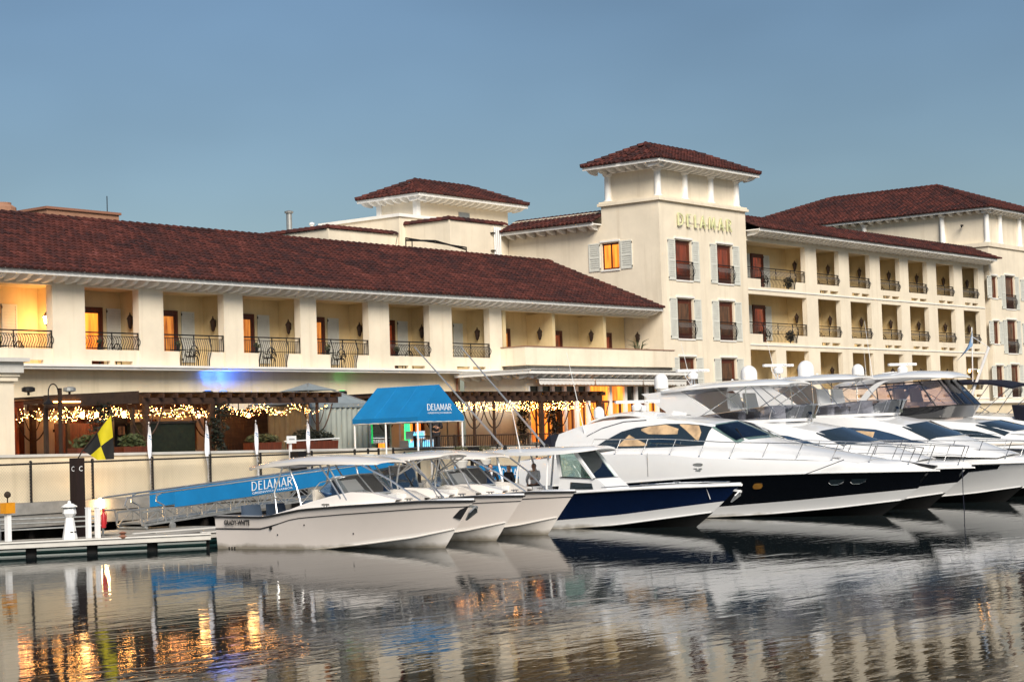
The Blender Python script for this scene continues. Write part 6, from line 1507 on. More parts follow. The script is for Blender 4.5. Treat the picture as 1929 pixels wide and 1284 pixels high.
    for t_ in (.80, .845):
        m = MB(); m.tube([H.P(t_, .72) + Vector((-.01, 0, 0)), H.P(t_ + .008, .66) + Vector((-.015, 0, 0)), H.P(t_ + .022, .66) + Vector((-.015, 0, 0)), H.P(t_ + .03, .74) + Vector((-.01, 0, 0))], .014, 5); m.build('hull_window_trim', 'steel', T)
        rows = [[H.P(t_ + .03 * a, lerp(.68, .8, b_)) + Vector((-.006, 0, 0)) for b_ in (0, 1)] for a in (0, .5, 1)]; m = MB(); m.sheet(rows, (-.006, 0, 0)); m.build('hull_window', 'glass_dark', T)
    p = H.P(.50, 1) + Vector((-.012, 0, .42)); m = MB(); m.sheet([[p + Vector((0, -.2 * math.cos(a), .05 * math.sin(a) * s_)) for s_ in (-1, 1)] for a in [k * math.pi / 8 for k in range(9)]], (-.012, 0, 0)); m.build('emblem', 'metal_grey', T)
    for k_, (a_, b2) in enumerate(((.18, .03), (-.02, -.16), (.1, -.1))): m = MB(); m.bar(p + Vector((-.006, a_, -.14 - .06 * (k_ == 2))), p + Vector((-.006, b2, -.14 - .06 * (k_ == 2))), .006, .035); m.build('badge', 'metal_grey', T)
    anchor(T, (xc, ys - L + .35, 1.5), 'rub_black', 1.2); m = MB(); m.bar((xc - .1, ys - L + 1.2, 1.72), (xc, ys - L + .1, 1.55), .24, .07); m.build('bow_roller', 'rub_black', T)
    for sd in (-1, 1): cleat(T, (xc + sd * (H.bs(.8) - .25), H.P(.8, 1).y, 1.86))
    return H
CR = cruiser()

# ---- two flybridge yachts
def flybridge(label, xc, ys, L, B, dz, hull_m, fly, brand_tag, two_domes, screen='glass_smoke', hullband=False, dy=0):
    T = thing('motor_yacht', label, 'yacht', (xc, ys, 0), 'flybridge yachts'); bow = ys - L
    zs = [(0, 1.15), (.4, 1.32), (.7, 1.42), (1, 1.40 + dz * .3)]; zd = [(0, 1.75), (.3, 1.85), (.6, 1.78), (.85, 1.62), (1, 1.46 + dz * .3)]
    H = Hull(xc, ys, L, B, zs, [(0, -.1), (.5, .02), (.72, .16), (.88, .34), (1, .55)], [(0, .15), (.54, .4), (.8, .62), (1, .9)] if not hullband else [(0, 1.02), (.7, 1.22), (1, 1.2)], 1.75, 2.4, .5)
    H.build(T, hull_m, 'gel_white', 'antifoul', 'gel_white', .03); yacht_shell(T, H, zd)
    o = bow + dy; B2 = B / 2
    st = [(o + 13.6, [(B2 - .3, 1.75), (B2 - .45, 2.35 + dz), (B2 - .5, 2.8 + dz), (B2 - .45, 3.16 + dz), (0, 3.2 + dz)], 0), (o + 11.5, [(B2 - .25, 1.82), (B2 - .42, 2.3 + dz), (B2 - .5, 2.82 + dz), (B2 - .5, 3.22 + dz), (0, 3.28 + dz)], 0), (o + 9.5, [(B2 - .25, 1.85), (B2 - .42, 2.28 + dz), (B2 - .52, 2.82 + dz), (B2 - .55, 3.22 + dz), (0, 3.3 + dz)], 0),
          (o + 7.6, [(B2 - .28, 1.84), (B2 - .44, 2.26 + dz), (B2 - .58, 2.8 + dz), (B2 - .65, 3.15 + dz), (0, 3.25 + dz)], .2), (o + 6.5, [(B2 - .3, 1.82), (B2 - .46, 2.24 + dz), (B2 - .66, 2.72 + dz), (B2 - .8, 3.0 + dz), (0, 3.14 + dz)], .5), (o + 5.7, [(B2 - .34, 1.8), (B2 - .5, 2.2 + dz), (B2 - .76, 2.6 + dz), (B2 - .95, 2.78 + dz), (0, 2.92 + dz)], .8),
          (o + 4.4, [(B2 - .42, 1.78), (B2 - .66, 2.12 + dz * .7), (B2 - .84, 2.24 + dz * .7), (B2 - 1.05, 2.28 + dz * .7), (0, 2.34 + dz * .7)], 1.0), (o + 3.3, [(B2 - .7, 1.72), (B2 - .9, 1.92 + dz * .4), (B2 - 1.1, 1.97 + dz * .4), (.6, 2.0 + dz * .4), (0, 2.02 + dz * .4)], .8), (o + 1.9, [(.9, 1.62), (.7, 1.68), (.5, 1.72), (.3, 1.74), (0, 1.75)], .4)]
    K = Skin(xc, st); K.body(T, 'superstructure', 'gel_white')
    K.patch(T, 'side_window', 'glass_blue', [(1.3, 1.1, 1.14), (1.9, 1.08, 1.75), (2.6, 1.06, 1.95), (3.3, 1.05, 1.98), (4.1, 1.04, 1.9), (4.8, 1.04, 1.7), (5.5, 1.04, 1.35), (6.0, 1.04, 1.1)], .01)
    if brand_tag: K.patch(T, 'saloon_pane', 'salon', [(3.1, 1.3, 1.7), (3.6, 1.25, 1.75), (4.1, 1.25, 1.7)], .024, th=.006)
    K.patch(T, 'pillar', 'rub_black', [(3.0, 1.05, 1.98), (3.12, 1.05, 1.98)], .024, th=.01)
    K.patch(T, 'windscreen', 'glass_dark', [(5.02, 2.75, 5.25), (5.5, 2.3, 5.7), (5.92, 1.8, 6.2)], .012, both=False)
    # flybridge coaming and smoked wrap-round screen
    f0, f1 = o + 10.8, o + 6.3
    plan = lambda s: (lerp(-1, 1, s), f1 + (f0 - f1) * (abs(2 * s - 1) ** 1.8))
    cm = MB(); rows = []; top = []
    for k in range(33):
        a, yy = plan(k / 32); ww = (B2 - .55) * math.copysign(min(1, abs(a) * 1.15) ** .62, a) if a else 0; tt = (f0 - yy) / (f0 - f1)
        zb_ = 3.16 + dz + .02 * tt; hgt = .12 + .36 * min(1, tt * 1.35)
        rows.append([Vector((xc + ww, yy, zb_)), Vector((xc + ww * 1.03, yy - .06, zb_ + .1))]); top.append([rows[-1][1] + Vector((0, 0, 0)), rows[-1][1] + Vector((ww * .06, -.22 * tt - .05, hgt))])
    cm.sheet(rows, (0, .03, 0)); cm.build('coaming', 'gel_white', T, 40)
    g = MB(); g.sheet(top, (0, .012, 0)); sc = g.build('fly_screen', screen, T, 50)
    q = MB(); q.tube([t_[1] for t_ in top], .014, 5); q.build('screen_rail', 'steel', sc)
    for k in (9, 13, 19, 23): q = MB(); q.tube([top[k][0], top[k][1]], .012, 5); q.build('screen_post', 'steel', sc)
    # helm and seats glimpsed behind the screen
    q = MB(); q.prism([(xc - .9, o + 7.8, 3.2 + dz), (xc - .9, o + 7.2, 3.2 + dz), (xc - .9, o + 7.25, 3.75 + dz), (xc - .9, o + 7.7, 3.6 + dz)], (.9, 0, 0)); q.build('helm', 'gel_white', T); seat(T, (xc - .45, o + 8.8, 3.6 + dz), .9, 0, 'plastic_white'); seat(T, (xc + .7, o + 8.8, 3.6 + dz), .9, 0, 'plastic_white')
    # hardtop on raked fins and stainless struts
    z0 = 4.42 + fly; h0, h1 = (o + 12.2, o + 6.6) if not two_domes else (o + 12.35, o + 7.55)
    slabtop(T, 'hardtop', 'gel_white', [(lerp(h0, h1, s), (B2 - .45) * w_, z0 + .17 * math.sin(s * 2.2) , xc) for s, w_ in ((0, .5), (.04, .75), (.14, .95), (.35, 1), (.6, 1), (.82, .92), (.94, .75), (1, .45))], .085, .19)
    for sd in (-1, 1):
        m = MB(); ww = B2 - .62; m.prism([(xc + sd * ww, h0 + .2, z0 - .02), (xc + sd * ww, h0 - 1.5, z0 + .04), (xc + sd * ww, h0 - 3.35, 3.3 + dz), (xc + sd * ww, h0 - 1.55, 3.24 + dz)], (-sd * .16, 0, 0)); fn = m.build('fin', 'gel_warm' if sd > 0 else 'gel_white', T)
        if sd < 0:
            for k, (dx_, ln) in enumerate(((.0, .30), (-.05, .5), (-.1, .22))): b_ = MB(); b_.bar((xc - ww - .004, h0 - 2.0 - ln / 2 + .2, 3.55 + dz + dx_), (xc - ww - .004, h0 - 2.0 + ln / 2 + .2, 3.55 + dz + dx_), .008, .022); b_.build('lettering', 'metal_grey', fn)
        p = lambda yy, z: Vector((xc + sd * (B2 - .62), yy, z))
        for a, c in (((h1 + 1.1, z0 + .12), (h1 + 3.6, 3.3 + dz)), ((h1 + 1.1, z0 + .12), (h1 + .1, 3.5 + dz)), ((h1 + 1.3, z0 + .12), (h1 + 1.25, 3.5 + dz)), ((h1 + 2.6, z0 + .12), (h1 + 1.3, 3.55 + dz))): m = MB(); m.tube([p(*a), p(*c)], .018, 6); m.build('strut', 'steel', T)
    dome(T, (xc - .95, h0 - .25, z0 + .16), .33 if two_domes else .26, .68 if two_domes else .58)
    if two_domes: dome(T, (xc + .5, h0 - 2.0, z0 + .3), .32, .66)
    m = MB()
    for a in (-.12, .12): m.tube([(xc + .25 + a, h0 - .9, z0 + .16), (xc + .25 + a * .6, h0 - .9, z0 + .52)], .03, 6)
    m.build('radar_mast', 'aluminium', T); radar(T, (xc + .25, h0 - .9, z0 + .5), 1.5, R(-20)); m = MB(); m.tube([(xc - .3, h0 - .9, z0 + .75), (xc - .28, h0 - .9, z0 + .6), (xc + .2, h0 - .9, z0 + .18)], .014, 5); m.build('mast_strut', 'plastic_white', T)
    antenna(T, (xc + .6, h0 - .6, z0 + .2), (xc + .45, h0 - .3, z0 + 1.9), .014); q = MB(); q.lathe((xc + .3, h0 - 2.6, z0 + .26), [(.07, 0), (.07, .05), (.03, .16)], 8); q.build('horn', 'plastic_white', T)
    q = MB(); q.bar((xc - .05, o + 6.15, 3.14 + dz), (xc - .05, o + 6.15, 3.26 + dz), .05); q.bar((xc - .16, o + 6.1, 3.34 + dz), (xc + .1, o + 6.1, 3.34 + dz), .12, .14); q.build('searchlight', 'steel', T)
    mirrored_rails(T, H, zd, .42, .965, 18, .62, .14, 2, 1)
    if hullband:
        ts_ = [.70 + .02 * k for k in range(11)]
        for sd in (-1, 1):
            rows = [[H.P(t, lerp(curve([(.7, .90), (.76, .80), (.84, .74), (.9, .80)], t), .94, b_), sd) + Vector((sd * .012, 0, 0)) for b_ in (0, .33, .66, 1)] for t in ts_]; m = MB(); m.sheet(rows, (sd * .008, 0, 0)); m.build('hull_window', 'gel_black', T, 40)
    anchor(T, (xc, bow + .3, 1.48 + dz * .3), 'galv', 1.1)
    for sd in (-1, 1): cleat(T, (xc + sd * (H.bs(.82) - .25), H.P(.82, 1).y, 1.66))
    return T
flybridge('black hulled flybridge yacht just beyond the express cruiser', 60.3, 42.0, 14.65, 4.5, 0, 'gel_black', 0, False, False)
flybridge('white hulled flybridge yacht with two satellite domes on its hardtop', 65.6, 42.0, 15.2, 4.8, .12, 'gel_white', .22, True, True, hullband=True, dy=-.25)

# ---- yacht with the enclosed bridge
def enclosed():
    xc, ys, L, B = 70.6, 42.0, 15.6, 4.8
    T = thing('motor_yacht', 'white yacht with clear vinyl enclosed bridge and black coaming', 'yacht', (xc, ys, 0)); bow = ys - L; B2 = B / 2
    zs = [(0, 1.2), (.5, 1.4), (1, 1.6)]; zd = [(0, 1.9), (.5, 1.95), (1, 1.68)]
    H = Hull(xc, ys, L, B, zs, [(0, -.1), (.5, .02), (1, .5)], [(0, 1.0), (1, 1.3)], 1.7); H.build(T, 'gel_white', 'gel_white', 'antifoul', 'gel_white'); yacht_shell(T, H, zd)
    st = [(40, [(2.1, 1.9), (2.0, 2.4), (1.9, 2.8), (1.85, 3.1), (0, 3.15)], 0), (36, [(2.1, 1.95), (2.0, 2.4), (1.9, 2.9), (1.8, 3.2), (0, 3.3)], 0), (33.5, [(2.1, 1.95), (1.95, 2.4), (1.85, 2.85), (1.7, 3.1), (0, 3.25)], .3), (31.5, [(2.05, 1.95), (1.85, 2.35), (1.7, 2.7), (1.5, 2.9), (0, 3.0)], .6), (30.2, [(1.95, 1.92), (1.7, 2.25), (1.55, 2.4), (1.35, 2.5), (0, 2.6)], .9), (28.5, [(1.5, 1.85), (1.2, 2.05), (1.0, 2.1), (.7, 2.15), (0, 2.2)], .6)]
    K = Skin(xc, st); K.body(T, 'superstructure', 'gel_white'); K.patch(T, 'windscreen', 'glass_dark', [(3.05, 2.6, 5.4), (3.55, 2.2, 5.8), (3.95, 1.7, 6.3)], .012, both=False); K.patch(T, 'side_window', 'glass_dark', [(.8, 1.2, 1.8), (2, 1.15, 2.0), (3.2, 1.1, 1.8), (3.9, 1.1, 1.3)], .01)
    # black coaming round the bridge, clear curtains above, hardtop over all
    zc_ = 3.38; pl = lambda s: (math.copysign(min(1, abs(2 * s - 1) * 1.3) ** .55, 2 * s - 1) * 1.75 if abs(2 * s - 1) > 1e-6 else 0, 32.0 + 5.0 * abs(2 * s - 1) ** 2.4)
    lo = []; md = []; hi = []
    for k in range(41):
        w_, yy = pl(k / 40); tt = (37.0 - yy) / 5.0; lo.append(Vector((xc + w_ * .95, yy + .25, 3.15))); md.append(Vector((xc + w_ * 1.03, yy - .1 * tt, zc_ + .16 * tt + .1))); hi.append(Vector((xc + w_ * .93, yy + .85 * tt, 4.58 + .1 * tt)))
    c = MB(); c.sheet([lo, md], (0, .02, 0)); c.build('coaming', 'gel_black', T, 50)
    c = MB(); c.sheet([md, hi], (0, .008, 0)); c.build('clear_curtain', 'vinyl_clear', T, 50)
    for k in (0, 5, 10, 15, 17, 20, 23, 25, 30, 35, 40): q = MB(); q.tube([md[k], hi[k]], .026, 5); q.build('curtain_seam', 'rub_black', T)
    q = MB(); q.tube(md, .03, 5); q.tube([p + Vector((0, 0, -.04)) for p in hi], .026, 5); q.build('curtain_hem', 'rub_black', T)
    slabtop(T, 'hardtop', 'gel_white', [(yy, w_, z, xc) for yy, w_, z in ((37.7, .9, 4.52), (37.4, 1.4, 4.6), (36.7, 1.72, 4.74), (35.4, 1.8, 4.86), (34, 1.78, 4.9), (33, 1.6, 4.86), (32.6, 1.3, 4.8), (32.4, .8, 4.76))], .09, .2)
    for sd in (-1, 1): a = MB(); a.sheet([[Vector((xc + sd * 1.74, lerp(36.6, 34.9, s) + d_, 3.3 + 1.42 * math.sin(s * math.pi / 2))) for d_ in (0, -.34)] for s in [k / 10 for k in range(11)]], (-sd * .06, 0, 0)); a.build('arch', 'gel_white', T, 40)
    seat(T, (xc - .5, 34.6, 3.7), 1.0, 0, 'vinyl'); seat(T, (xc + .6, 34.4, 3.7), 1.0, 0, 'vinyl'); q = MB(); q.prism([(xc - 1.2, 33.4, 3.2), (xc - 1.2, 32.8, 3.2), (xc - 1.2, 32.9, 3.7), (xc - 1.2, 33.3, 3.75)], (2.2, 0, 0)); q.build('helm', 'vinyl', T)
    dome(T, (xc - .9, 36.5, 4.92), .25, .56); radar(T, (xc - .1, 34.9, 5.02), 1.3, R(-30), True, .3); antenna(T, (xc - 1.2, 35.7, 4.9), (xc - 1.3, 35.9, 7.2), .015); antenna(T, (xc - .2, 36.5, 4.95), (xc - .2, 36.55, 6.1), .01)
    for x in (-.5, -.2): q = MB(); q.tube([(xc + x, 35.6, 5.03), (xc + x, 35.1, 5.06)], .05, 8); q.build('horn', 'plastic_white', T)
    # tan cover along the side deck
    for sd in (-1, 1): q = MB(); q.sheet([[Vector((xc + sd * w_, lerp(31.5, 27.8, s), z + .2 * s * (1 - s))) for w_, z in ((2.1 - 1.2 * s * s, 1.98), (1.7 - 1.0 * s * s, 2.22 - .2 * s))] for s in [k / 8 for k in range(9)]], (0, 0, .02)); q.build('deck_cover', 'vinyl', T, 40)
    mirrored_rails(T, H, zd, .5, .96, 14, .62, .14, 2, 1)
enclosed()

# ---- yacht at the right edge: navy bimini and mast with a pennant
def bimini_yacht():
    xc, ys, L, B = 77.0, 42.0, 15.0, 4.6
    T = thing('motor_yacht', 'white yacht with navy bimini at the right edge', 'yacht', (xc, ys, 0)); y = lambda u: ys - u
    zs = [(0, 1.2), (.5, 1.5), (1, 1.75)]; zd = [(0, 2.0), (.5, 2.2), (1, 1.85)]
    H = Hull(xc, ys, L, B, zs, [(0, -.1), (.5, .02), (1, .5)], [(0, 1.0), (1, 1.3)], 1.7); H.build(T, 'gel_white', 'gel_white'); yacht_shell(T, H, zd)
    st = [(40, [(2.0, 2.0), (1.9, 2.5), (1.8, 2.9), (1.7, 3.2), (0, 3.25)], 0), (35, [(2.0, 2.1), (1.9, 2.6), (1.8, 3.0), (1.7, 3.3), (0, 3.4)], .2), (32, [(2.0, 2.2), (1.8, 2.6), (1.6, 2.9), (1.4, 3.05), (0, 3.15)], .5), (30, [(1.9, 2.1), (1.5, 2.4), (1.3, 2.5), (1.1, 2.55), (0, 2.6)], .8), (28.4, [(1.2, 2.0), (.9, 2.1), (.7, 2.15), (.5, 2.2), (0, 2.2)], .4)]
    K = Skin(xc, st); K.body(T, 'superstructure', 'gel_white'); K.patch(T, 'windscreen', 'glass_dark', [(2.1, 2.5, 5.5), (2.9, 2.0, 6.0)], .012, both=False)
    q = MB(); q.sheet([[Vector((xc + w_ * 1.5, yy, z + .12 * (1 - w_ * w_))) for w_ in (-1, -.5, 0, .5, 1)] for yy, z in ((38.2, 4.5), (37, 4.68), (35.2, 4.7), (33.4, 4.6), (32.4, 4.38))], (0, 0, -.09)); q.build('bimini', 'canvas_navy', T, 50)
    for sd in (-1, 1):
        for a, b_ in (((34.5, 3.2), (36.8, 4.6)), ((34.5, 3.2), (33.4, 4.55)), ((34.0, 3.2), (32.5, 4.35)), ((36.6, 3.2), (35.4, 4.6))): m = MB(); m.tube([(xc + sd * 1.45, a[0], a[1]), (xc + sd * 1.45, b_[0], b_[1])], .018, 6); m.build('bimini_strut', 'steel', T)
    q = MB(); q.prism([(xc - 1.6, 32.3, 3.05), (xc - 1.6, 31.2, 2.75), (xc - 1.6, 31.15, 3.35), (xc - 1.6, 32.4, 3.62)], (3.2, 0, 0)); q.build('screen_cover', 'canvas_navy', T)
    m = MB(); m.tube([(xc - 1.4, 34.6, 3.3), (xc - 1.35, 33.4, 6.1)], .06, 7); m.build('mast', 'plastic_white', T); m = MB(); m.tube([(xc - 1.2, 34.3, 3.4), (xc - 1.2, 34.2, 7.0)], .025, 6); m.tube([(xc - 1.2, 34.2, 6.6), (xc - 1.35, 33.4, 6.1)], .012, 5); m.build('whip', 'plastic_white', T)
    m = MB(); m.bar((xc - 1.9, 34.1, 5.2), (xc - .8, 34.1, 5.2), .04); m.build('yard', 'plastic_white', T)
    for k, x in enumerate((xc - 1.85, xc - .9)): m = MB(); m.lathe((x, 34.1, 5.05), [(.02, 0), (.06, .04), (.05, .12), (.01, .14)], 8); m.build('mast_lamp', 'lamp_amber', T, True)
    mirrored_rails(T, H, zd, .5, .96, 12, .6, .14, 2, 1)
    t = thing('pennant', 'small pale blue pennant on the mast at the right edge', 'flag', (xc - 1.2, 34.2, 6.3)); q = MB(); q.sheet([[Vector((xc - 1.2 - .14 * a + .05 * math.sin(b_), 34.18 + .05 * a * b_, 6.85 - .16 * b_ - .22 * a)) for a in (0, 1, 2, 3)] for b_ in range(5)], (.003, .005, 0)); q.build('cloth', 'flag_blue', t, 60)
bimini_yacht()

# mooring lines from the bows
mooring('dark mooring line from the black flybridge yacht bow down to the water', [(59.9, 27.6, 1.4), (59.0, 27.2, .6), (58.6, 27.0, -.05)])
mooring('dark mooring line from the white flybridge yacht bow down to the water', [(65.0, 27.2, 1.5), (64.2, 26.6, .6), (63.9, 26.4, -.05)])
mooring('dark line hanging from the express cruiser foredeck cleat', [(54.55, 29.2, 1.86), (54.3, 29.9, 1.6), (54.1, 30.4, 1.42)])

# ------------------------------------------------------------------ people
def skinned(name, joints, bones, parent, m, org, sub=2):
    # continuous surface grown over a joint graph: joints {key: (co, radius)}
    bm = bmesh.new(); lay = bm.verts.layers.skin.verify(); vs = {}
    for k, (co, r_) in joints.items():
        v = bm.verts.new(Vector(co)); vs[k] = v; v[lay].radius = (r_, r_) if not isinstance(r_, tuple) else r_; v[lay].use_root = (k == next(iter(joints)))
    for a, b_ in bones: bm.edges.new((vs[a], vs[b_]))
    me = bpy.data.meshes.new('t'); bm.to_mesh(me); bm.free(); o = bpy.data.objects.new('t', me); COL.objects.link(o)
    md = o.modifiers.new('Skin', 'SKIN'); md.use_smooth_shade = True; s = o.modifiers.new('Sub', 'SUBSURF'); s.levels = sub; s.render_levels = sub
    dg = bpy.context.evaluated_depsgraph_get(); r_ = bpy.data.meshes.new_from_object(o.evaluated_get(dg)); bpy.data.objects.remove(o); bpy.data.meshes.remove(me)
    r_.materials.clear(); r_.materials.append(MATS[m]); r_.name = name
    o = bpy.data.objects.new(name, r_); COL.objects.link(o); o.parent = parent; return o
def person(label, pos, rz, h, jacket, trousers, hair, shirt=True, armL=(-.30, .05, .98), armR=(.30, .05, .98), elbL=(-.29, -.03, 1.16), elbR=(.29, -.03, 1.16), face=0):
    # local frame: facing -y, 1.75 m tall scaled to h
    T = thing('person', label, 'person', pos, None, rz); k = h / 1.75; T.scale = (k, k, k)
    J = {'pel': ((0, 0, .95), .13), 'wst': ((0, 0, 1.1), .125), 'chs': ((0, .01, 1.32), (.17, .12)), 'nck': ((0, .01, 1.48), .06), 'nk2': ((0, 0, 1.55), .055), 'hd1': ((0, -.015, 1.62), (.078, .092)), 'hd2': ((0, -.005, 1.70), (.078, .095)), 'hd3': ((0, 0, 1.745), .05)}
    Bn = [('pel', 'wst'), ('wst', 'chs'), ('chs', 'nck'), ('nck', 'nk2'), ('nk2', 'hd1'), ('hd1', 'hd2'), ('hd2', 'hd3')]
    for s, n, el, ha in ((-1, 'L', elbL, armL), (1, 'R', elbR, armR)):
        J['sh' + n] = ((.19 * s, .01, 1.43), .065); J['el' + n] = (el, .045); J['wr' + n] = (ha, .032); d = (Vector(ha) - Vector(el)).normalized(); q = Vector(ha) + d * .06; J['pm' + n] = (tuple(q), .036)
        Bn += [('chs', 'sh' + n), ('sh' + n, 'el' + n), ('el' + n, 'wr' + n), ('wr' + n, 'pm' + n)]
        sd = d.cross(Vector((0, 1, 0))).normalized()
        for f in range(5):
            o_ = sd * (.024 * (f - 2)); ln = (.05, .075, .085, .078, .06)[f]; a = q + o_ + d * .02; e = a + d * ln * .6 + Vector((0, -.012, 0)); g = e + d * ln * .4 + Vector((0, -.02, 0))
            if f == 0: a = q + o_ * 1.2; e = a + (d + sd * -.8).normalized() * .035; g = e + d * .03
            J['f%d%s' % (f, n)] = (tuple(a), .010); J['g%d%s' % (f, n)] = (tuple(e), .009); J['h%d%s' % (f, n)] = (tuple(g), .008); Bn += [('pm' + n, 'f%d%s' % (f, n)), ('f%d%s' % (f, n), 'g%d%s' % (f, n)), ('g%d%s' % (f, n), 'h%d%s' % (f, n))]
        J['hp' + n] = ((.10 * s, 0, .88), .10); J['kn' + n] = ((.11 * s, -.02, .48), .065); J['an' + n] = ((.11 * s, .02, .09), .042); J['to' + n] = ((.12 * s, -.13, .035), .035); Bn += [('pel', 'hp' + n), ('hp' + n, 'kn' + n), ('kn' + n, 'an' + n), ('an' + n, 'to' + n)]
    body = skinned('body', J, Bn, T, 'skin', pos)
    jk = {q: (J[q][0], tuple(x * 1.16 for x in J[q][1]) if isinstance(J[q][1], tuple) else J[q][1] * 1.18) for q in ('pel', 'wst', 'chs')}; jk['nck'] = ((0, .02, 1.46), .085); jb = [('pel', 'wst'), ('wst', 'chs'), ('chs', 'nck')]
    for n in 'LR':
        jk['sh' + n] = (J['sh' + n][0], .088); jk['el' + n] = (J['el' + n][0], .062); w_ = Vector(J['el' + n][0]).lerp(Vector(J['wr' + n][0]), .92); jk['wr' + n] = (tuple(w_), .047); jb += [('chs', 'sh' + n), ('sh' + n, 'el' + n), ('el' + n, 'wr' + n)]
    skinned('jacket' if jacket == 'suit' else 'shirt', jk, jb, T, jacket, pos)
    tr = {'pel': ((0, 0, .95), .15)}; tb = []
    for n in 'LR': tr['hp' + n] = (J['hp' + n][0], .115); tr['kn' + n] = (J['kn' + n][0], .085); tr['an' + n] = ((J['an' + n][0][0], .02, .08), .07); tb += [('pel', 'hp' + n), ('hp' + n, 'kn' + n), ('kn' + n, 'an' + n)]
    skinned('trousers', tr, tb, T, trousers, pos)
    def part(name, mb, m, sm=True):
        o = bpy.data.objects.new(name, mb.mesh(name, m, (0, 0, 0), sm)); COL.objects.link(o); o.parent = T
    for s in (-1, 1):
        e = MB(); e.lathe((.03 * s, -.098, 1.655), [(.002, -.009), (.011, 0), (.002, .009)], 8); part('eye', e, 'hair_dark')
        e = MB(); e.lathe((.083 * s, .005, 1.635), [(.006, -.03), (.017, 0), (.006, .032)], 8); part('ear', e, 'skin')
        e = MB(); e.lathe((.11 * s, -.06, 0), [(.045, 0), (.055, .03), (.045, .08), (.02, .1)], 10); part('shoe', e, 'iron')
    e = MB(); e.prism([(-.014, -.098, 1.61), (.014, -.098, 1.61), (0, -.1, 1.665)], (0, -.024, -.004)); part('nose', e, 'skin')
    e = MB(); e.bar((-.025, -.097, 1.585), (.025, -.097, 1.585), .012, .008); part('mouth', e, 'red_paint')
    if hair:
        hm = MB(); rows = []
        for i in range(8):
            a = R(-12 + i * 102 / 7); rows.append([Vector((.088 * math.cos(a) * math.sin(b_), .012 + .105 * math.cos(a) * math.cos(b_) * 1.0, 1.672 + .098 * math.sin(a))) for b_ in [R(-118 + q * 236 / 14) for q in range(15)]])
        hm.sheet(rows, lambda i, j: (Vector(rows[i][j]) - Vector((0, 0, 1.65))) * .06); part('hair', hm, hair)
    if shirt:
        e = MB(); e.prism([(-.05, -.145, 1.45), (.05, -.145, 1.45), (0, -.163, 1.2)], (0, .02, 0)); part('shirt_front', e, 'shirt', False)
    return T
person('man in dark suit and white shirt standing on the dock behind the runabouts', (53.55, 43.0, .415), R(-35), 1.58, 'suit', 'suit', 'hair_dark')
person('bald man in dark jacket standing in the navy boat cockpit', (48.9, 38.5, .505), R(75), 1.53, 'suit', 'suit', None, False)
person('grey haired man in white shirt facing the two in dark jackets', (50.0, 38.3, .505), R(-75), 1.53, 'shirt', 'suit', 'hair_grey', False, elbR=(.25, -.1, 1.16), armR=(.08, -.28, 1.2))
person('person in black holding an arm out under the blue canopy', (60.2, 51.2, FLOOR), R(-40), 1.68, 'suit', 'suit', 'hair_dark', False, elbL=(-.26, -.12, 1.16), armL=(-.12, -.34, 1.2), elbR=(.26, -.12, 1.16), armR=(.06, -.32, 1.16))

# ------------------------------------------------------------------ balcony furniture
def chair_parts(T):
    def q(name, mb): o = bpy.data.objects.new(name, mb.mesh(name, 'iron')); COL.objects.link(o); o.parent = T
    m = MB(); m.lathe((0, 0, .42), [(.22, 0), (.24, .02), (.22, .05)], 12); q('seat', m)
    m = MB(); pts = [(.22 * math.cos(R(a)), .2 + .02, .44 + .46 * math.sin(R(a))) for a in range(0, 181, 20)]; m.tube(pts, .024, 5)
    for k in range(1, 6): a = R(k * 30); m.tube([(.0, .2, .46), (.21 * math.cos(a), .22, .44 + .44 * math.sin(a))], .014, 4)
    q('backrest', m)
    for s in (-1, 1):
        m = MB(); m.tube([(.22 * s, .2, .62), (.25 * s, -.05, .66), (.2 * s, -.18, .6), (.19 * s, -.17, .44)], .02, 5); q('armrest', m)
        for yy in (-.16, .17): m = MB(); m.tube([(.17 * s, yy, .43), (.2 * s, yy * 1.15, 0)], .022, 5); q('leg', m)
CH0 = None
def chair(pos, rz, label):
    global CH0
    if CH0 is None:
        CH0 = thing('balcony_chair', label, 'chair', pos, 'dark metal balcony chairs', rz); chair_parts(CH0); return CH0
    c = copy_tree(CH0, pos, rz, label); return c
TB0 = None
def table(pos, label):
    global TB0
    if TB0 is None:
        TB0 = thing('balcony_table', label, 'table', pos, 'dark round balcony tables')
        def q(name, mb): o = bpy.data.objects.new(name, mb.mesh(name, 'iron')); COL.objects.link(o); o.parent = TB0
        m = MB(); m.lathe((0, 0, .68), [(.3, 0), (.32, .015), (.3, .03)], 16); q('top', m); m = MB(); m.lathe((0, 0, 0), [(.2, 0), (.2, .02), (.05, .06), (.04, .4), (.06, .6), (.1, .68)], 10); q('pedestal', m)
        return TB0
    return copy_tree(TB0, pos, None, label)
words = ['lamp lit leftmost', 'second', 'third', 'fourth', 'fifth', 'sixth', 'seventh']
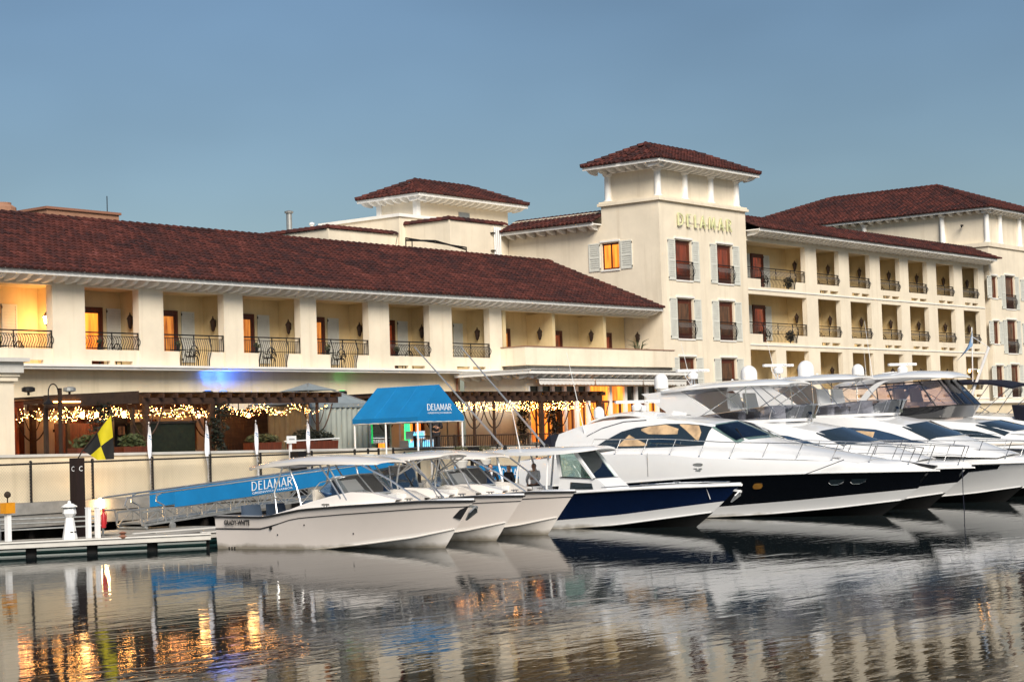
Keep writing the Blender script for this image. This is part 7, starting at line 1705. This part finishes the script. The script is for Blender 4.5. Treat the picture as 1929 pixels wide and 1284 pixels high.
for i, (x, z) in enumerate(((43.6, 6.25), (48.3, 6.25), (52.35, 6.25), (56.75, 6.25), (61.1, 6.25), (65.7, 6.25))):
    chair((x + .35, 57.75, z), R(-70), 'dark chair on the %s balcony of the low wing' % words[i])
    table((x - .38, 57.75, z), 'dark round table on the %s balcony of the low wing' % words[i])
    t = thing('potted_plant', 'small potted plant on the %s balcony table of the low wing' % words[i], 'plant', (x - .38, 57.75, z + .71), 'potted plants on balcony tables')
    m = MB(); m.lathe((x - .38, 57.75, z + .712), [(.06, 0), (.09, .14), (.1, .15)], 10); m.build('pot', 'iron', t); m = MB(); leaves(m, (x - .38, 57.75, z + .95), (.12, .12, .14), 70, .07, .05); m.build('foliage', 'leaf', t)
cx = [97.6, 104.2, 108.4, 112.6, 116.7, 120.9]
nth = ['first', 'second', 'third', 'fourth', 'fifth', 'sixth']
for r_, (z, nm) in enumerate(((11.27, 'top'), (8.05, 'middle'))):
    for c_, x in enumerate(cx): chair((x + .3, 57.2, z), R(-60 + 20 * (c_ % 3)), 'dark chair on the %s row loggia, %s from the sign tower' % (nm, nth[c_])); table((x - .45, 57.2, z), 'dark table on the %s row loggia, %s from the sign tower' % (nm, nth[c_]))
for z, nm in ((11.31, 'top'), (8.09, 'middle')):
    shrub('dark shrub in the wide %s row loggia beside the tower' % nm, (100.2, 56.9, z), (.35, .3, .35), 'leaf_dark', 'loggia shrubs', 260, .09, .1)
t = thing('potted_palm', 'small palm behind the solid parapet beside the tower', 'plant', (83.0, 56.3, 6.44)); m = MB(); m.lathe((83.0, 56.3, 6.44), [(.14, 0), (.2, .3), (.22, .32)], 10); m.build('pot', 'terracotta', t)
m = MB()
for k in range(14):
    a = k * .45; m.tube([(83.0, 56.3, 6.75), (83.0 + .25 * math.cos(a), 56.3 + .25 * math.sin(a), 7.4 + .2 * (k % 3)), (83.0 + .6 * math.cos(a), 56.3 + .6 * math.sin(a), 7.45 + .25 * (k % 3))], [.02, .03, .005], 4)
m.build('fronds', 'leaf', t)
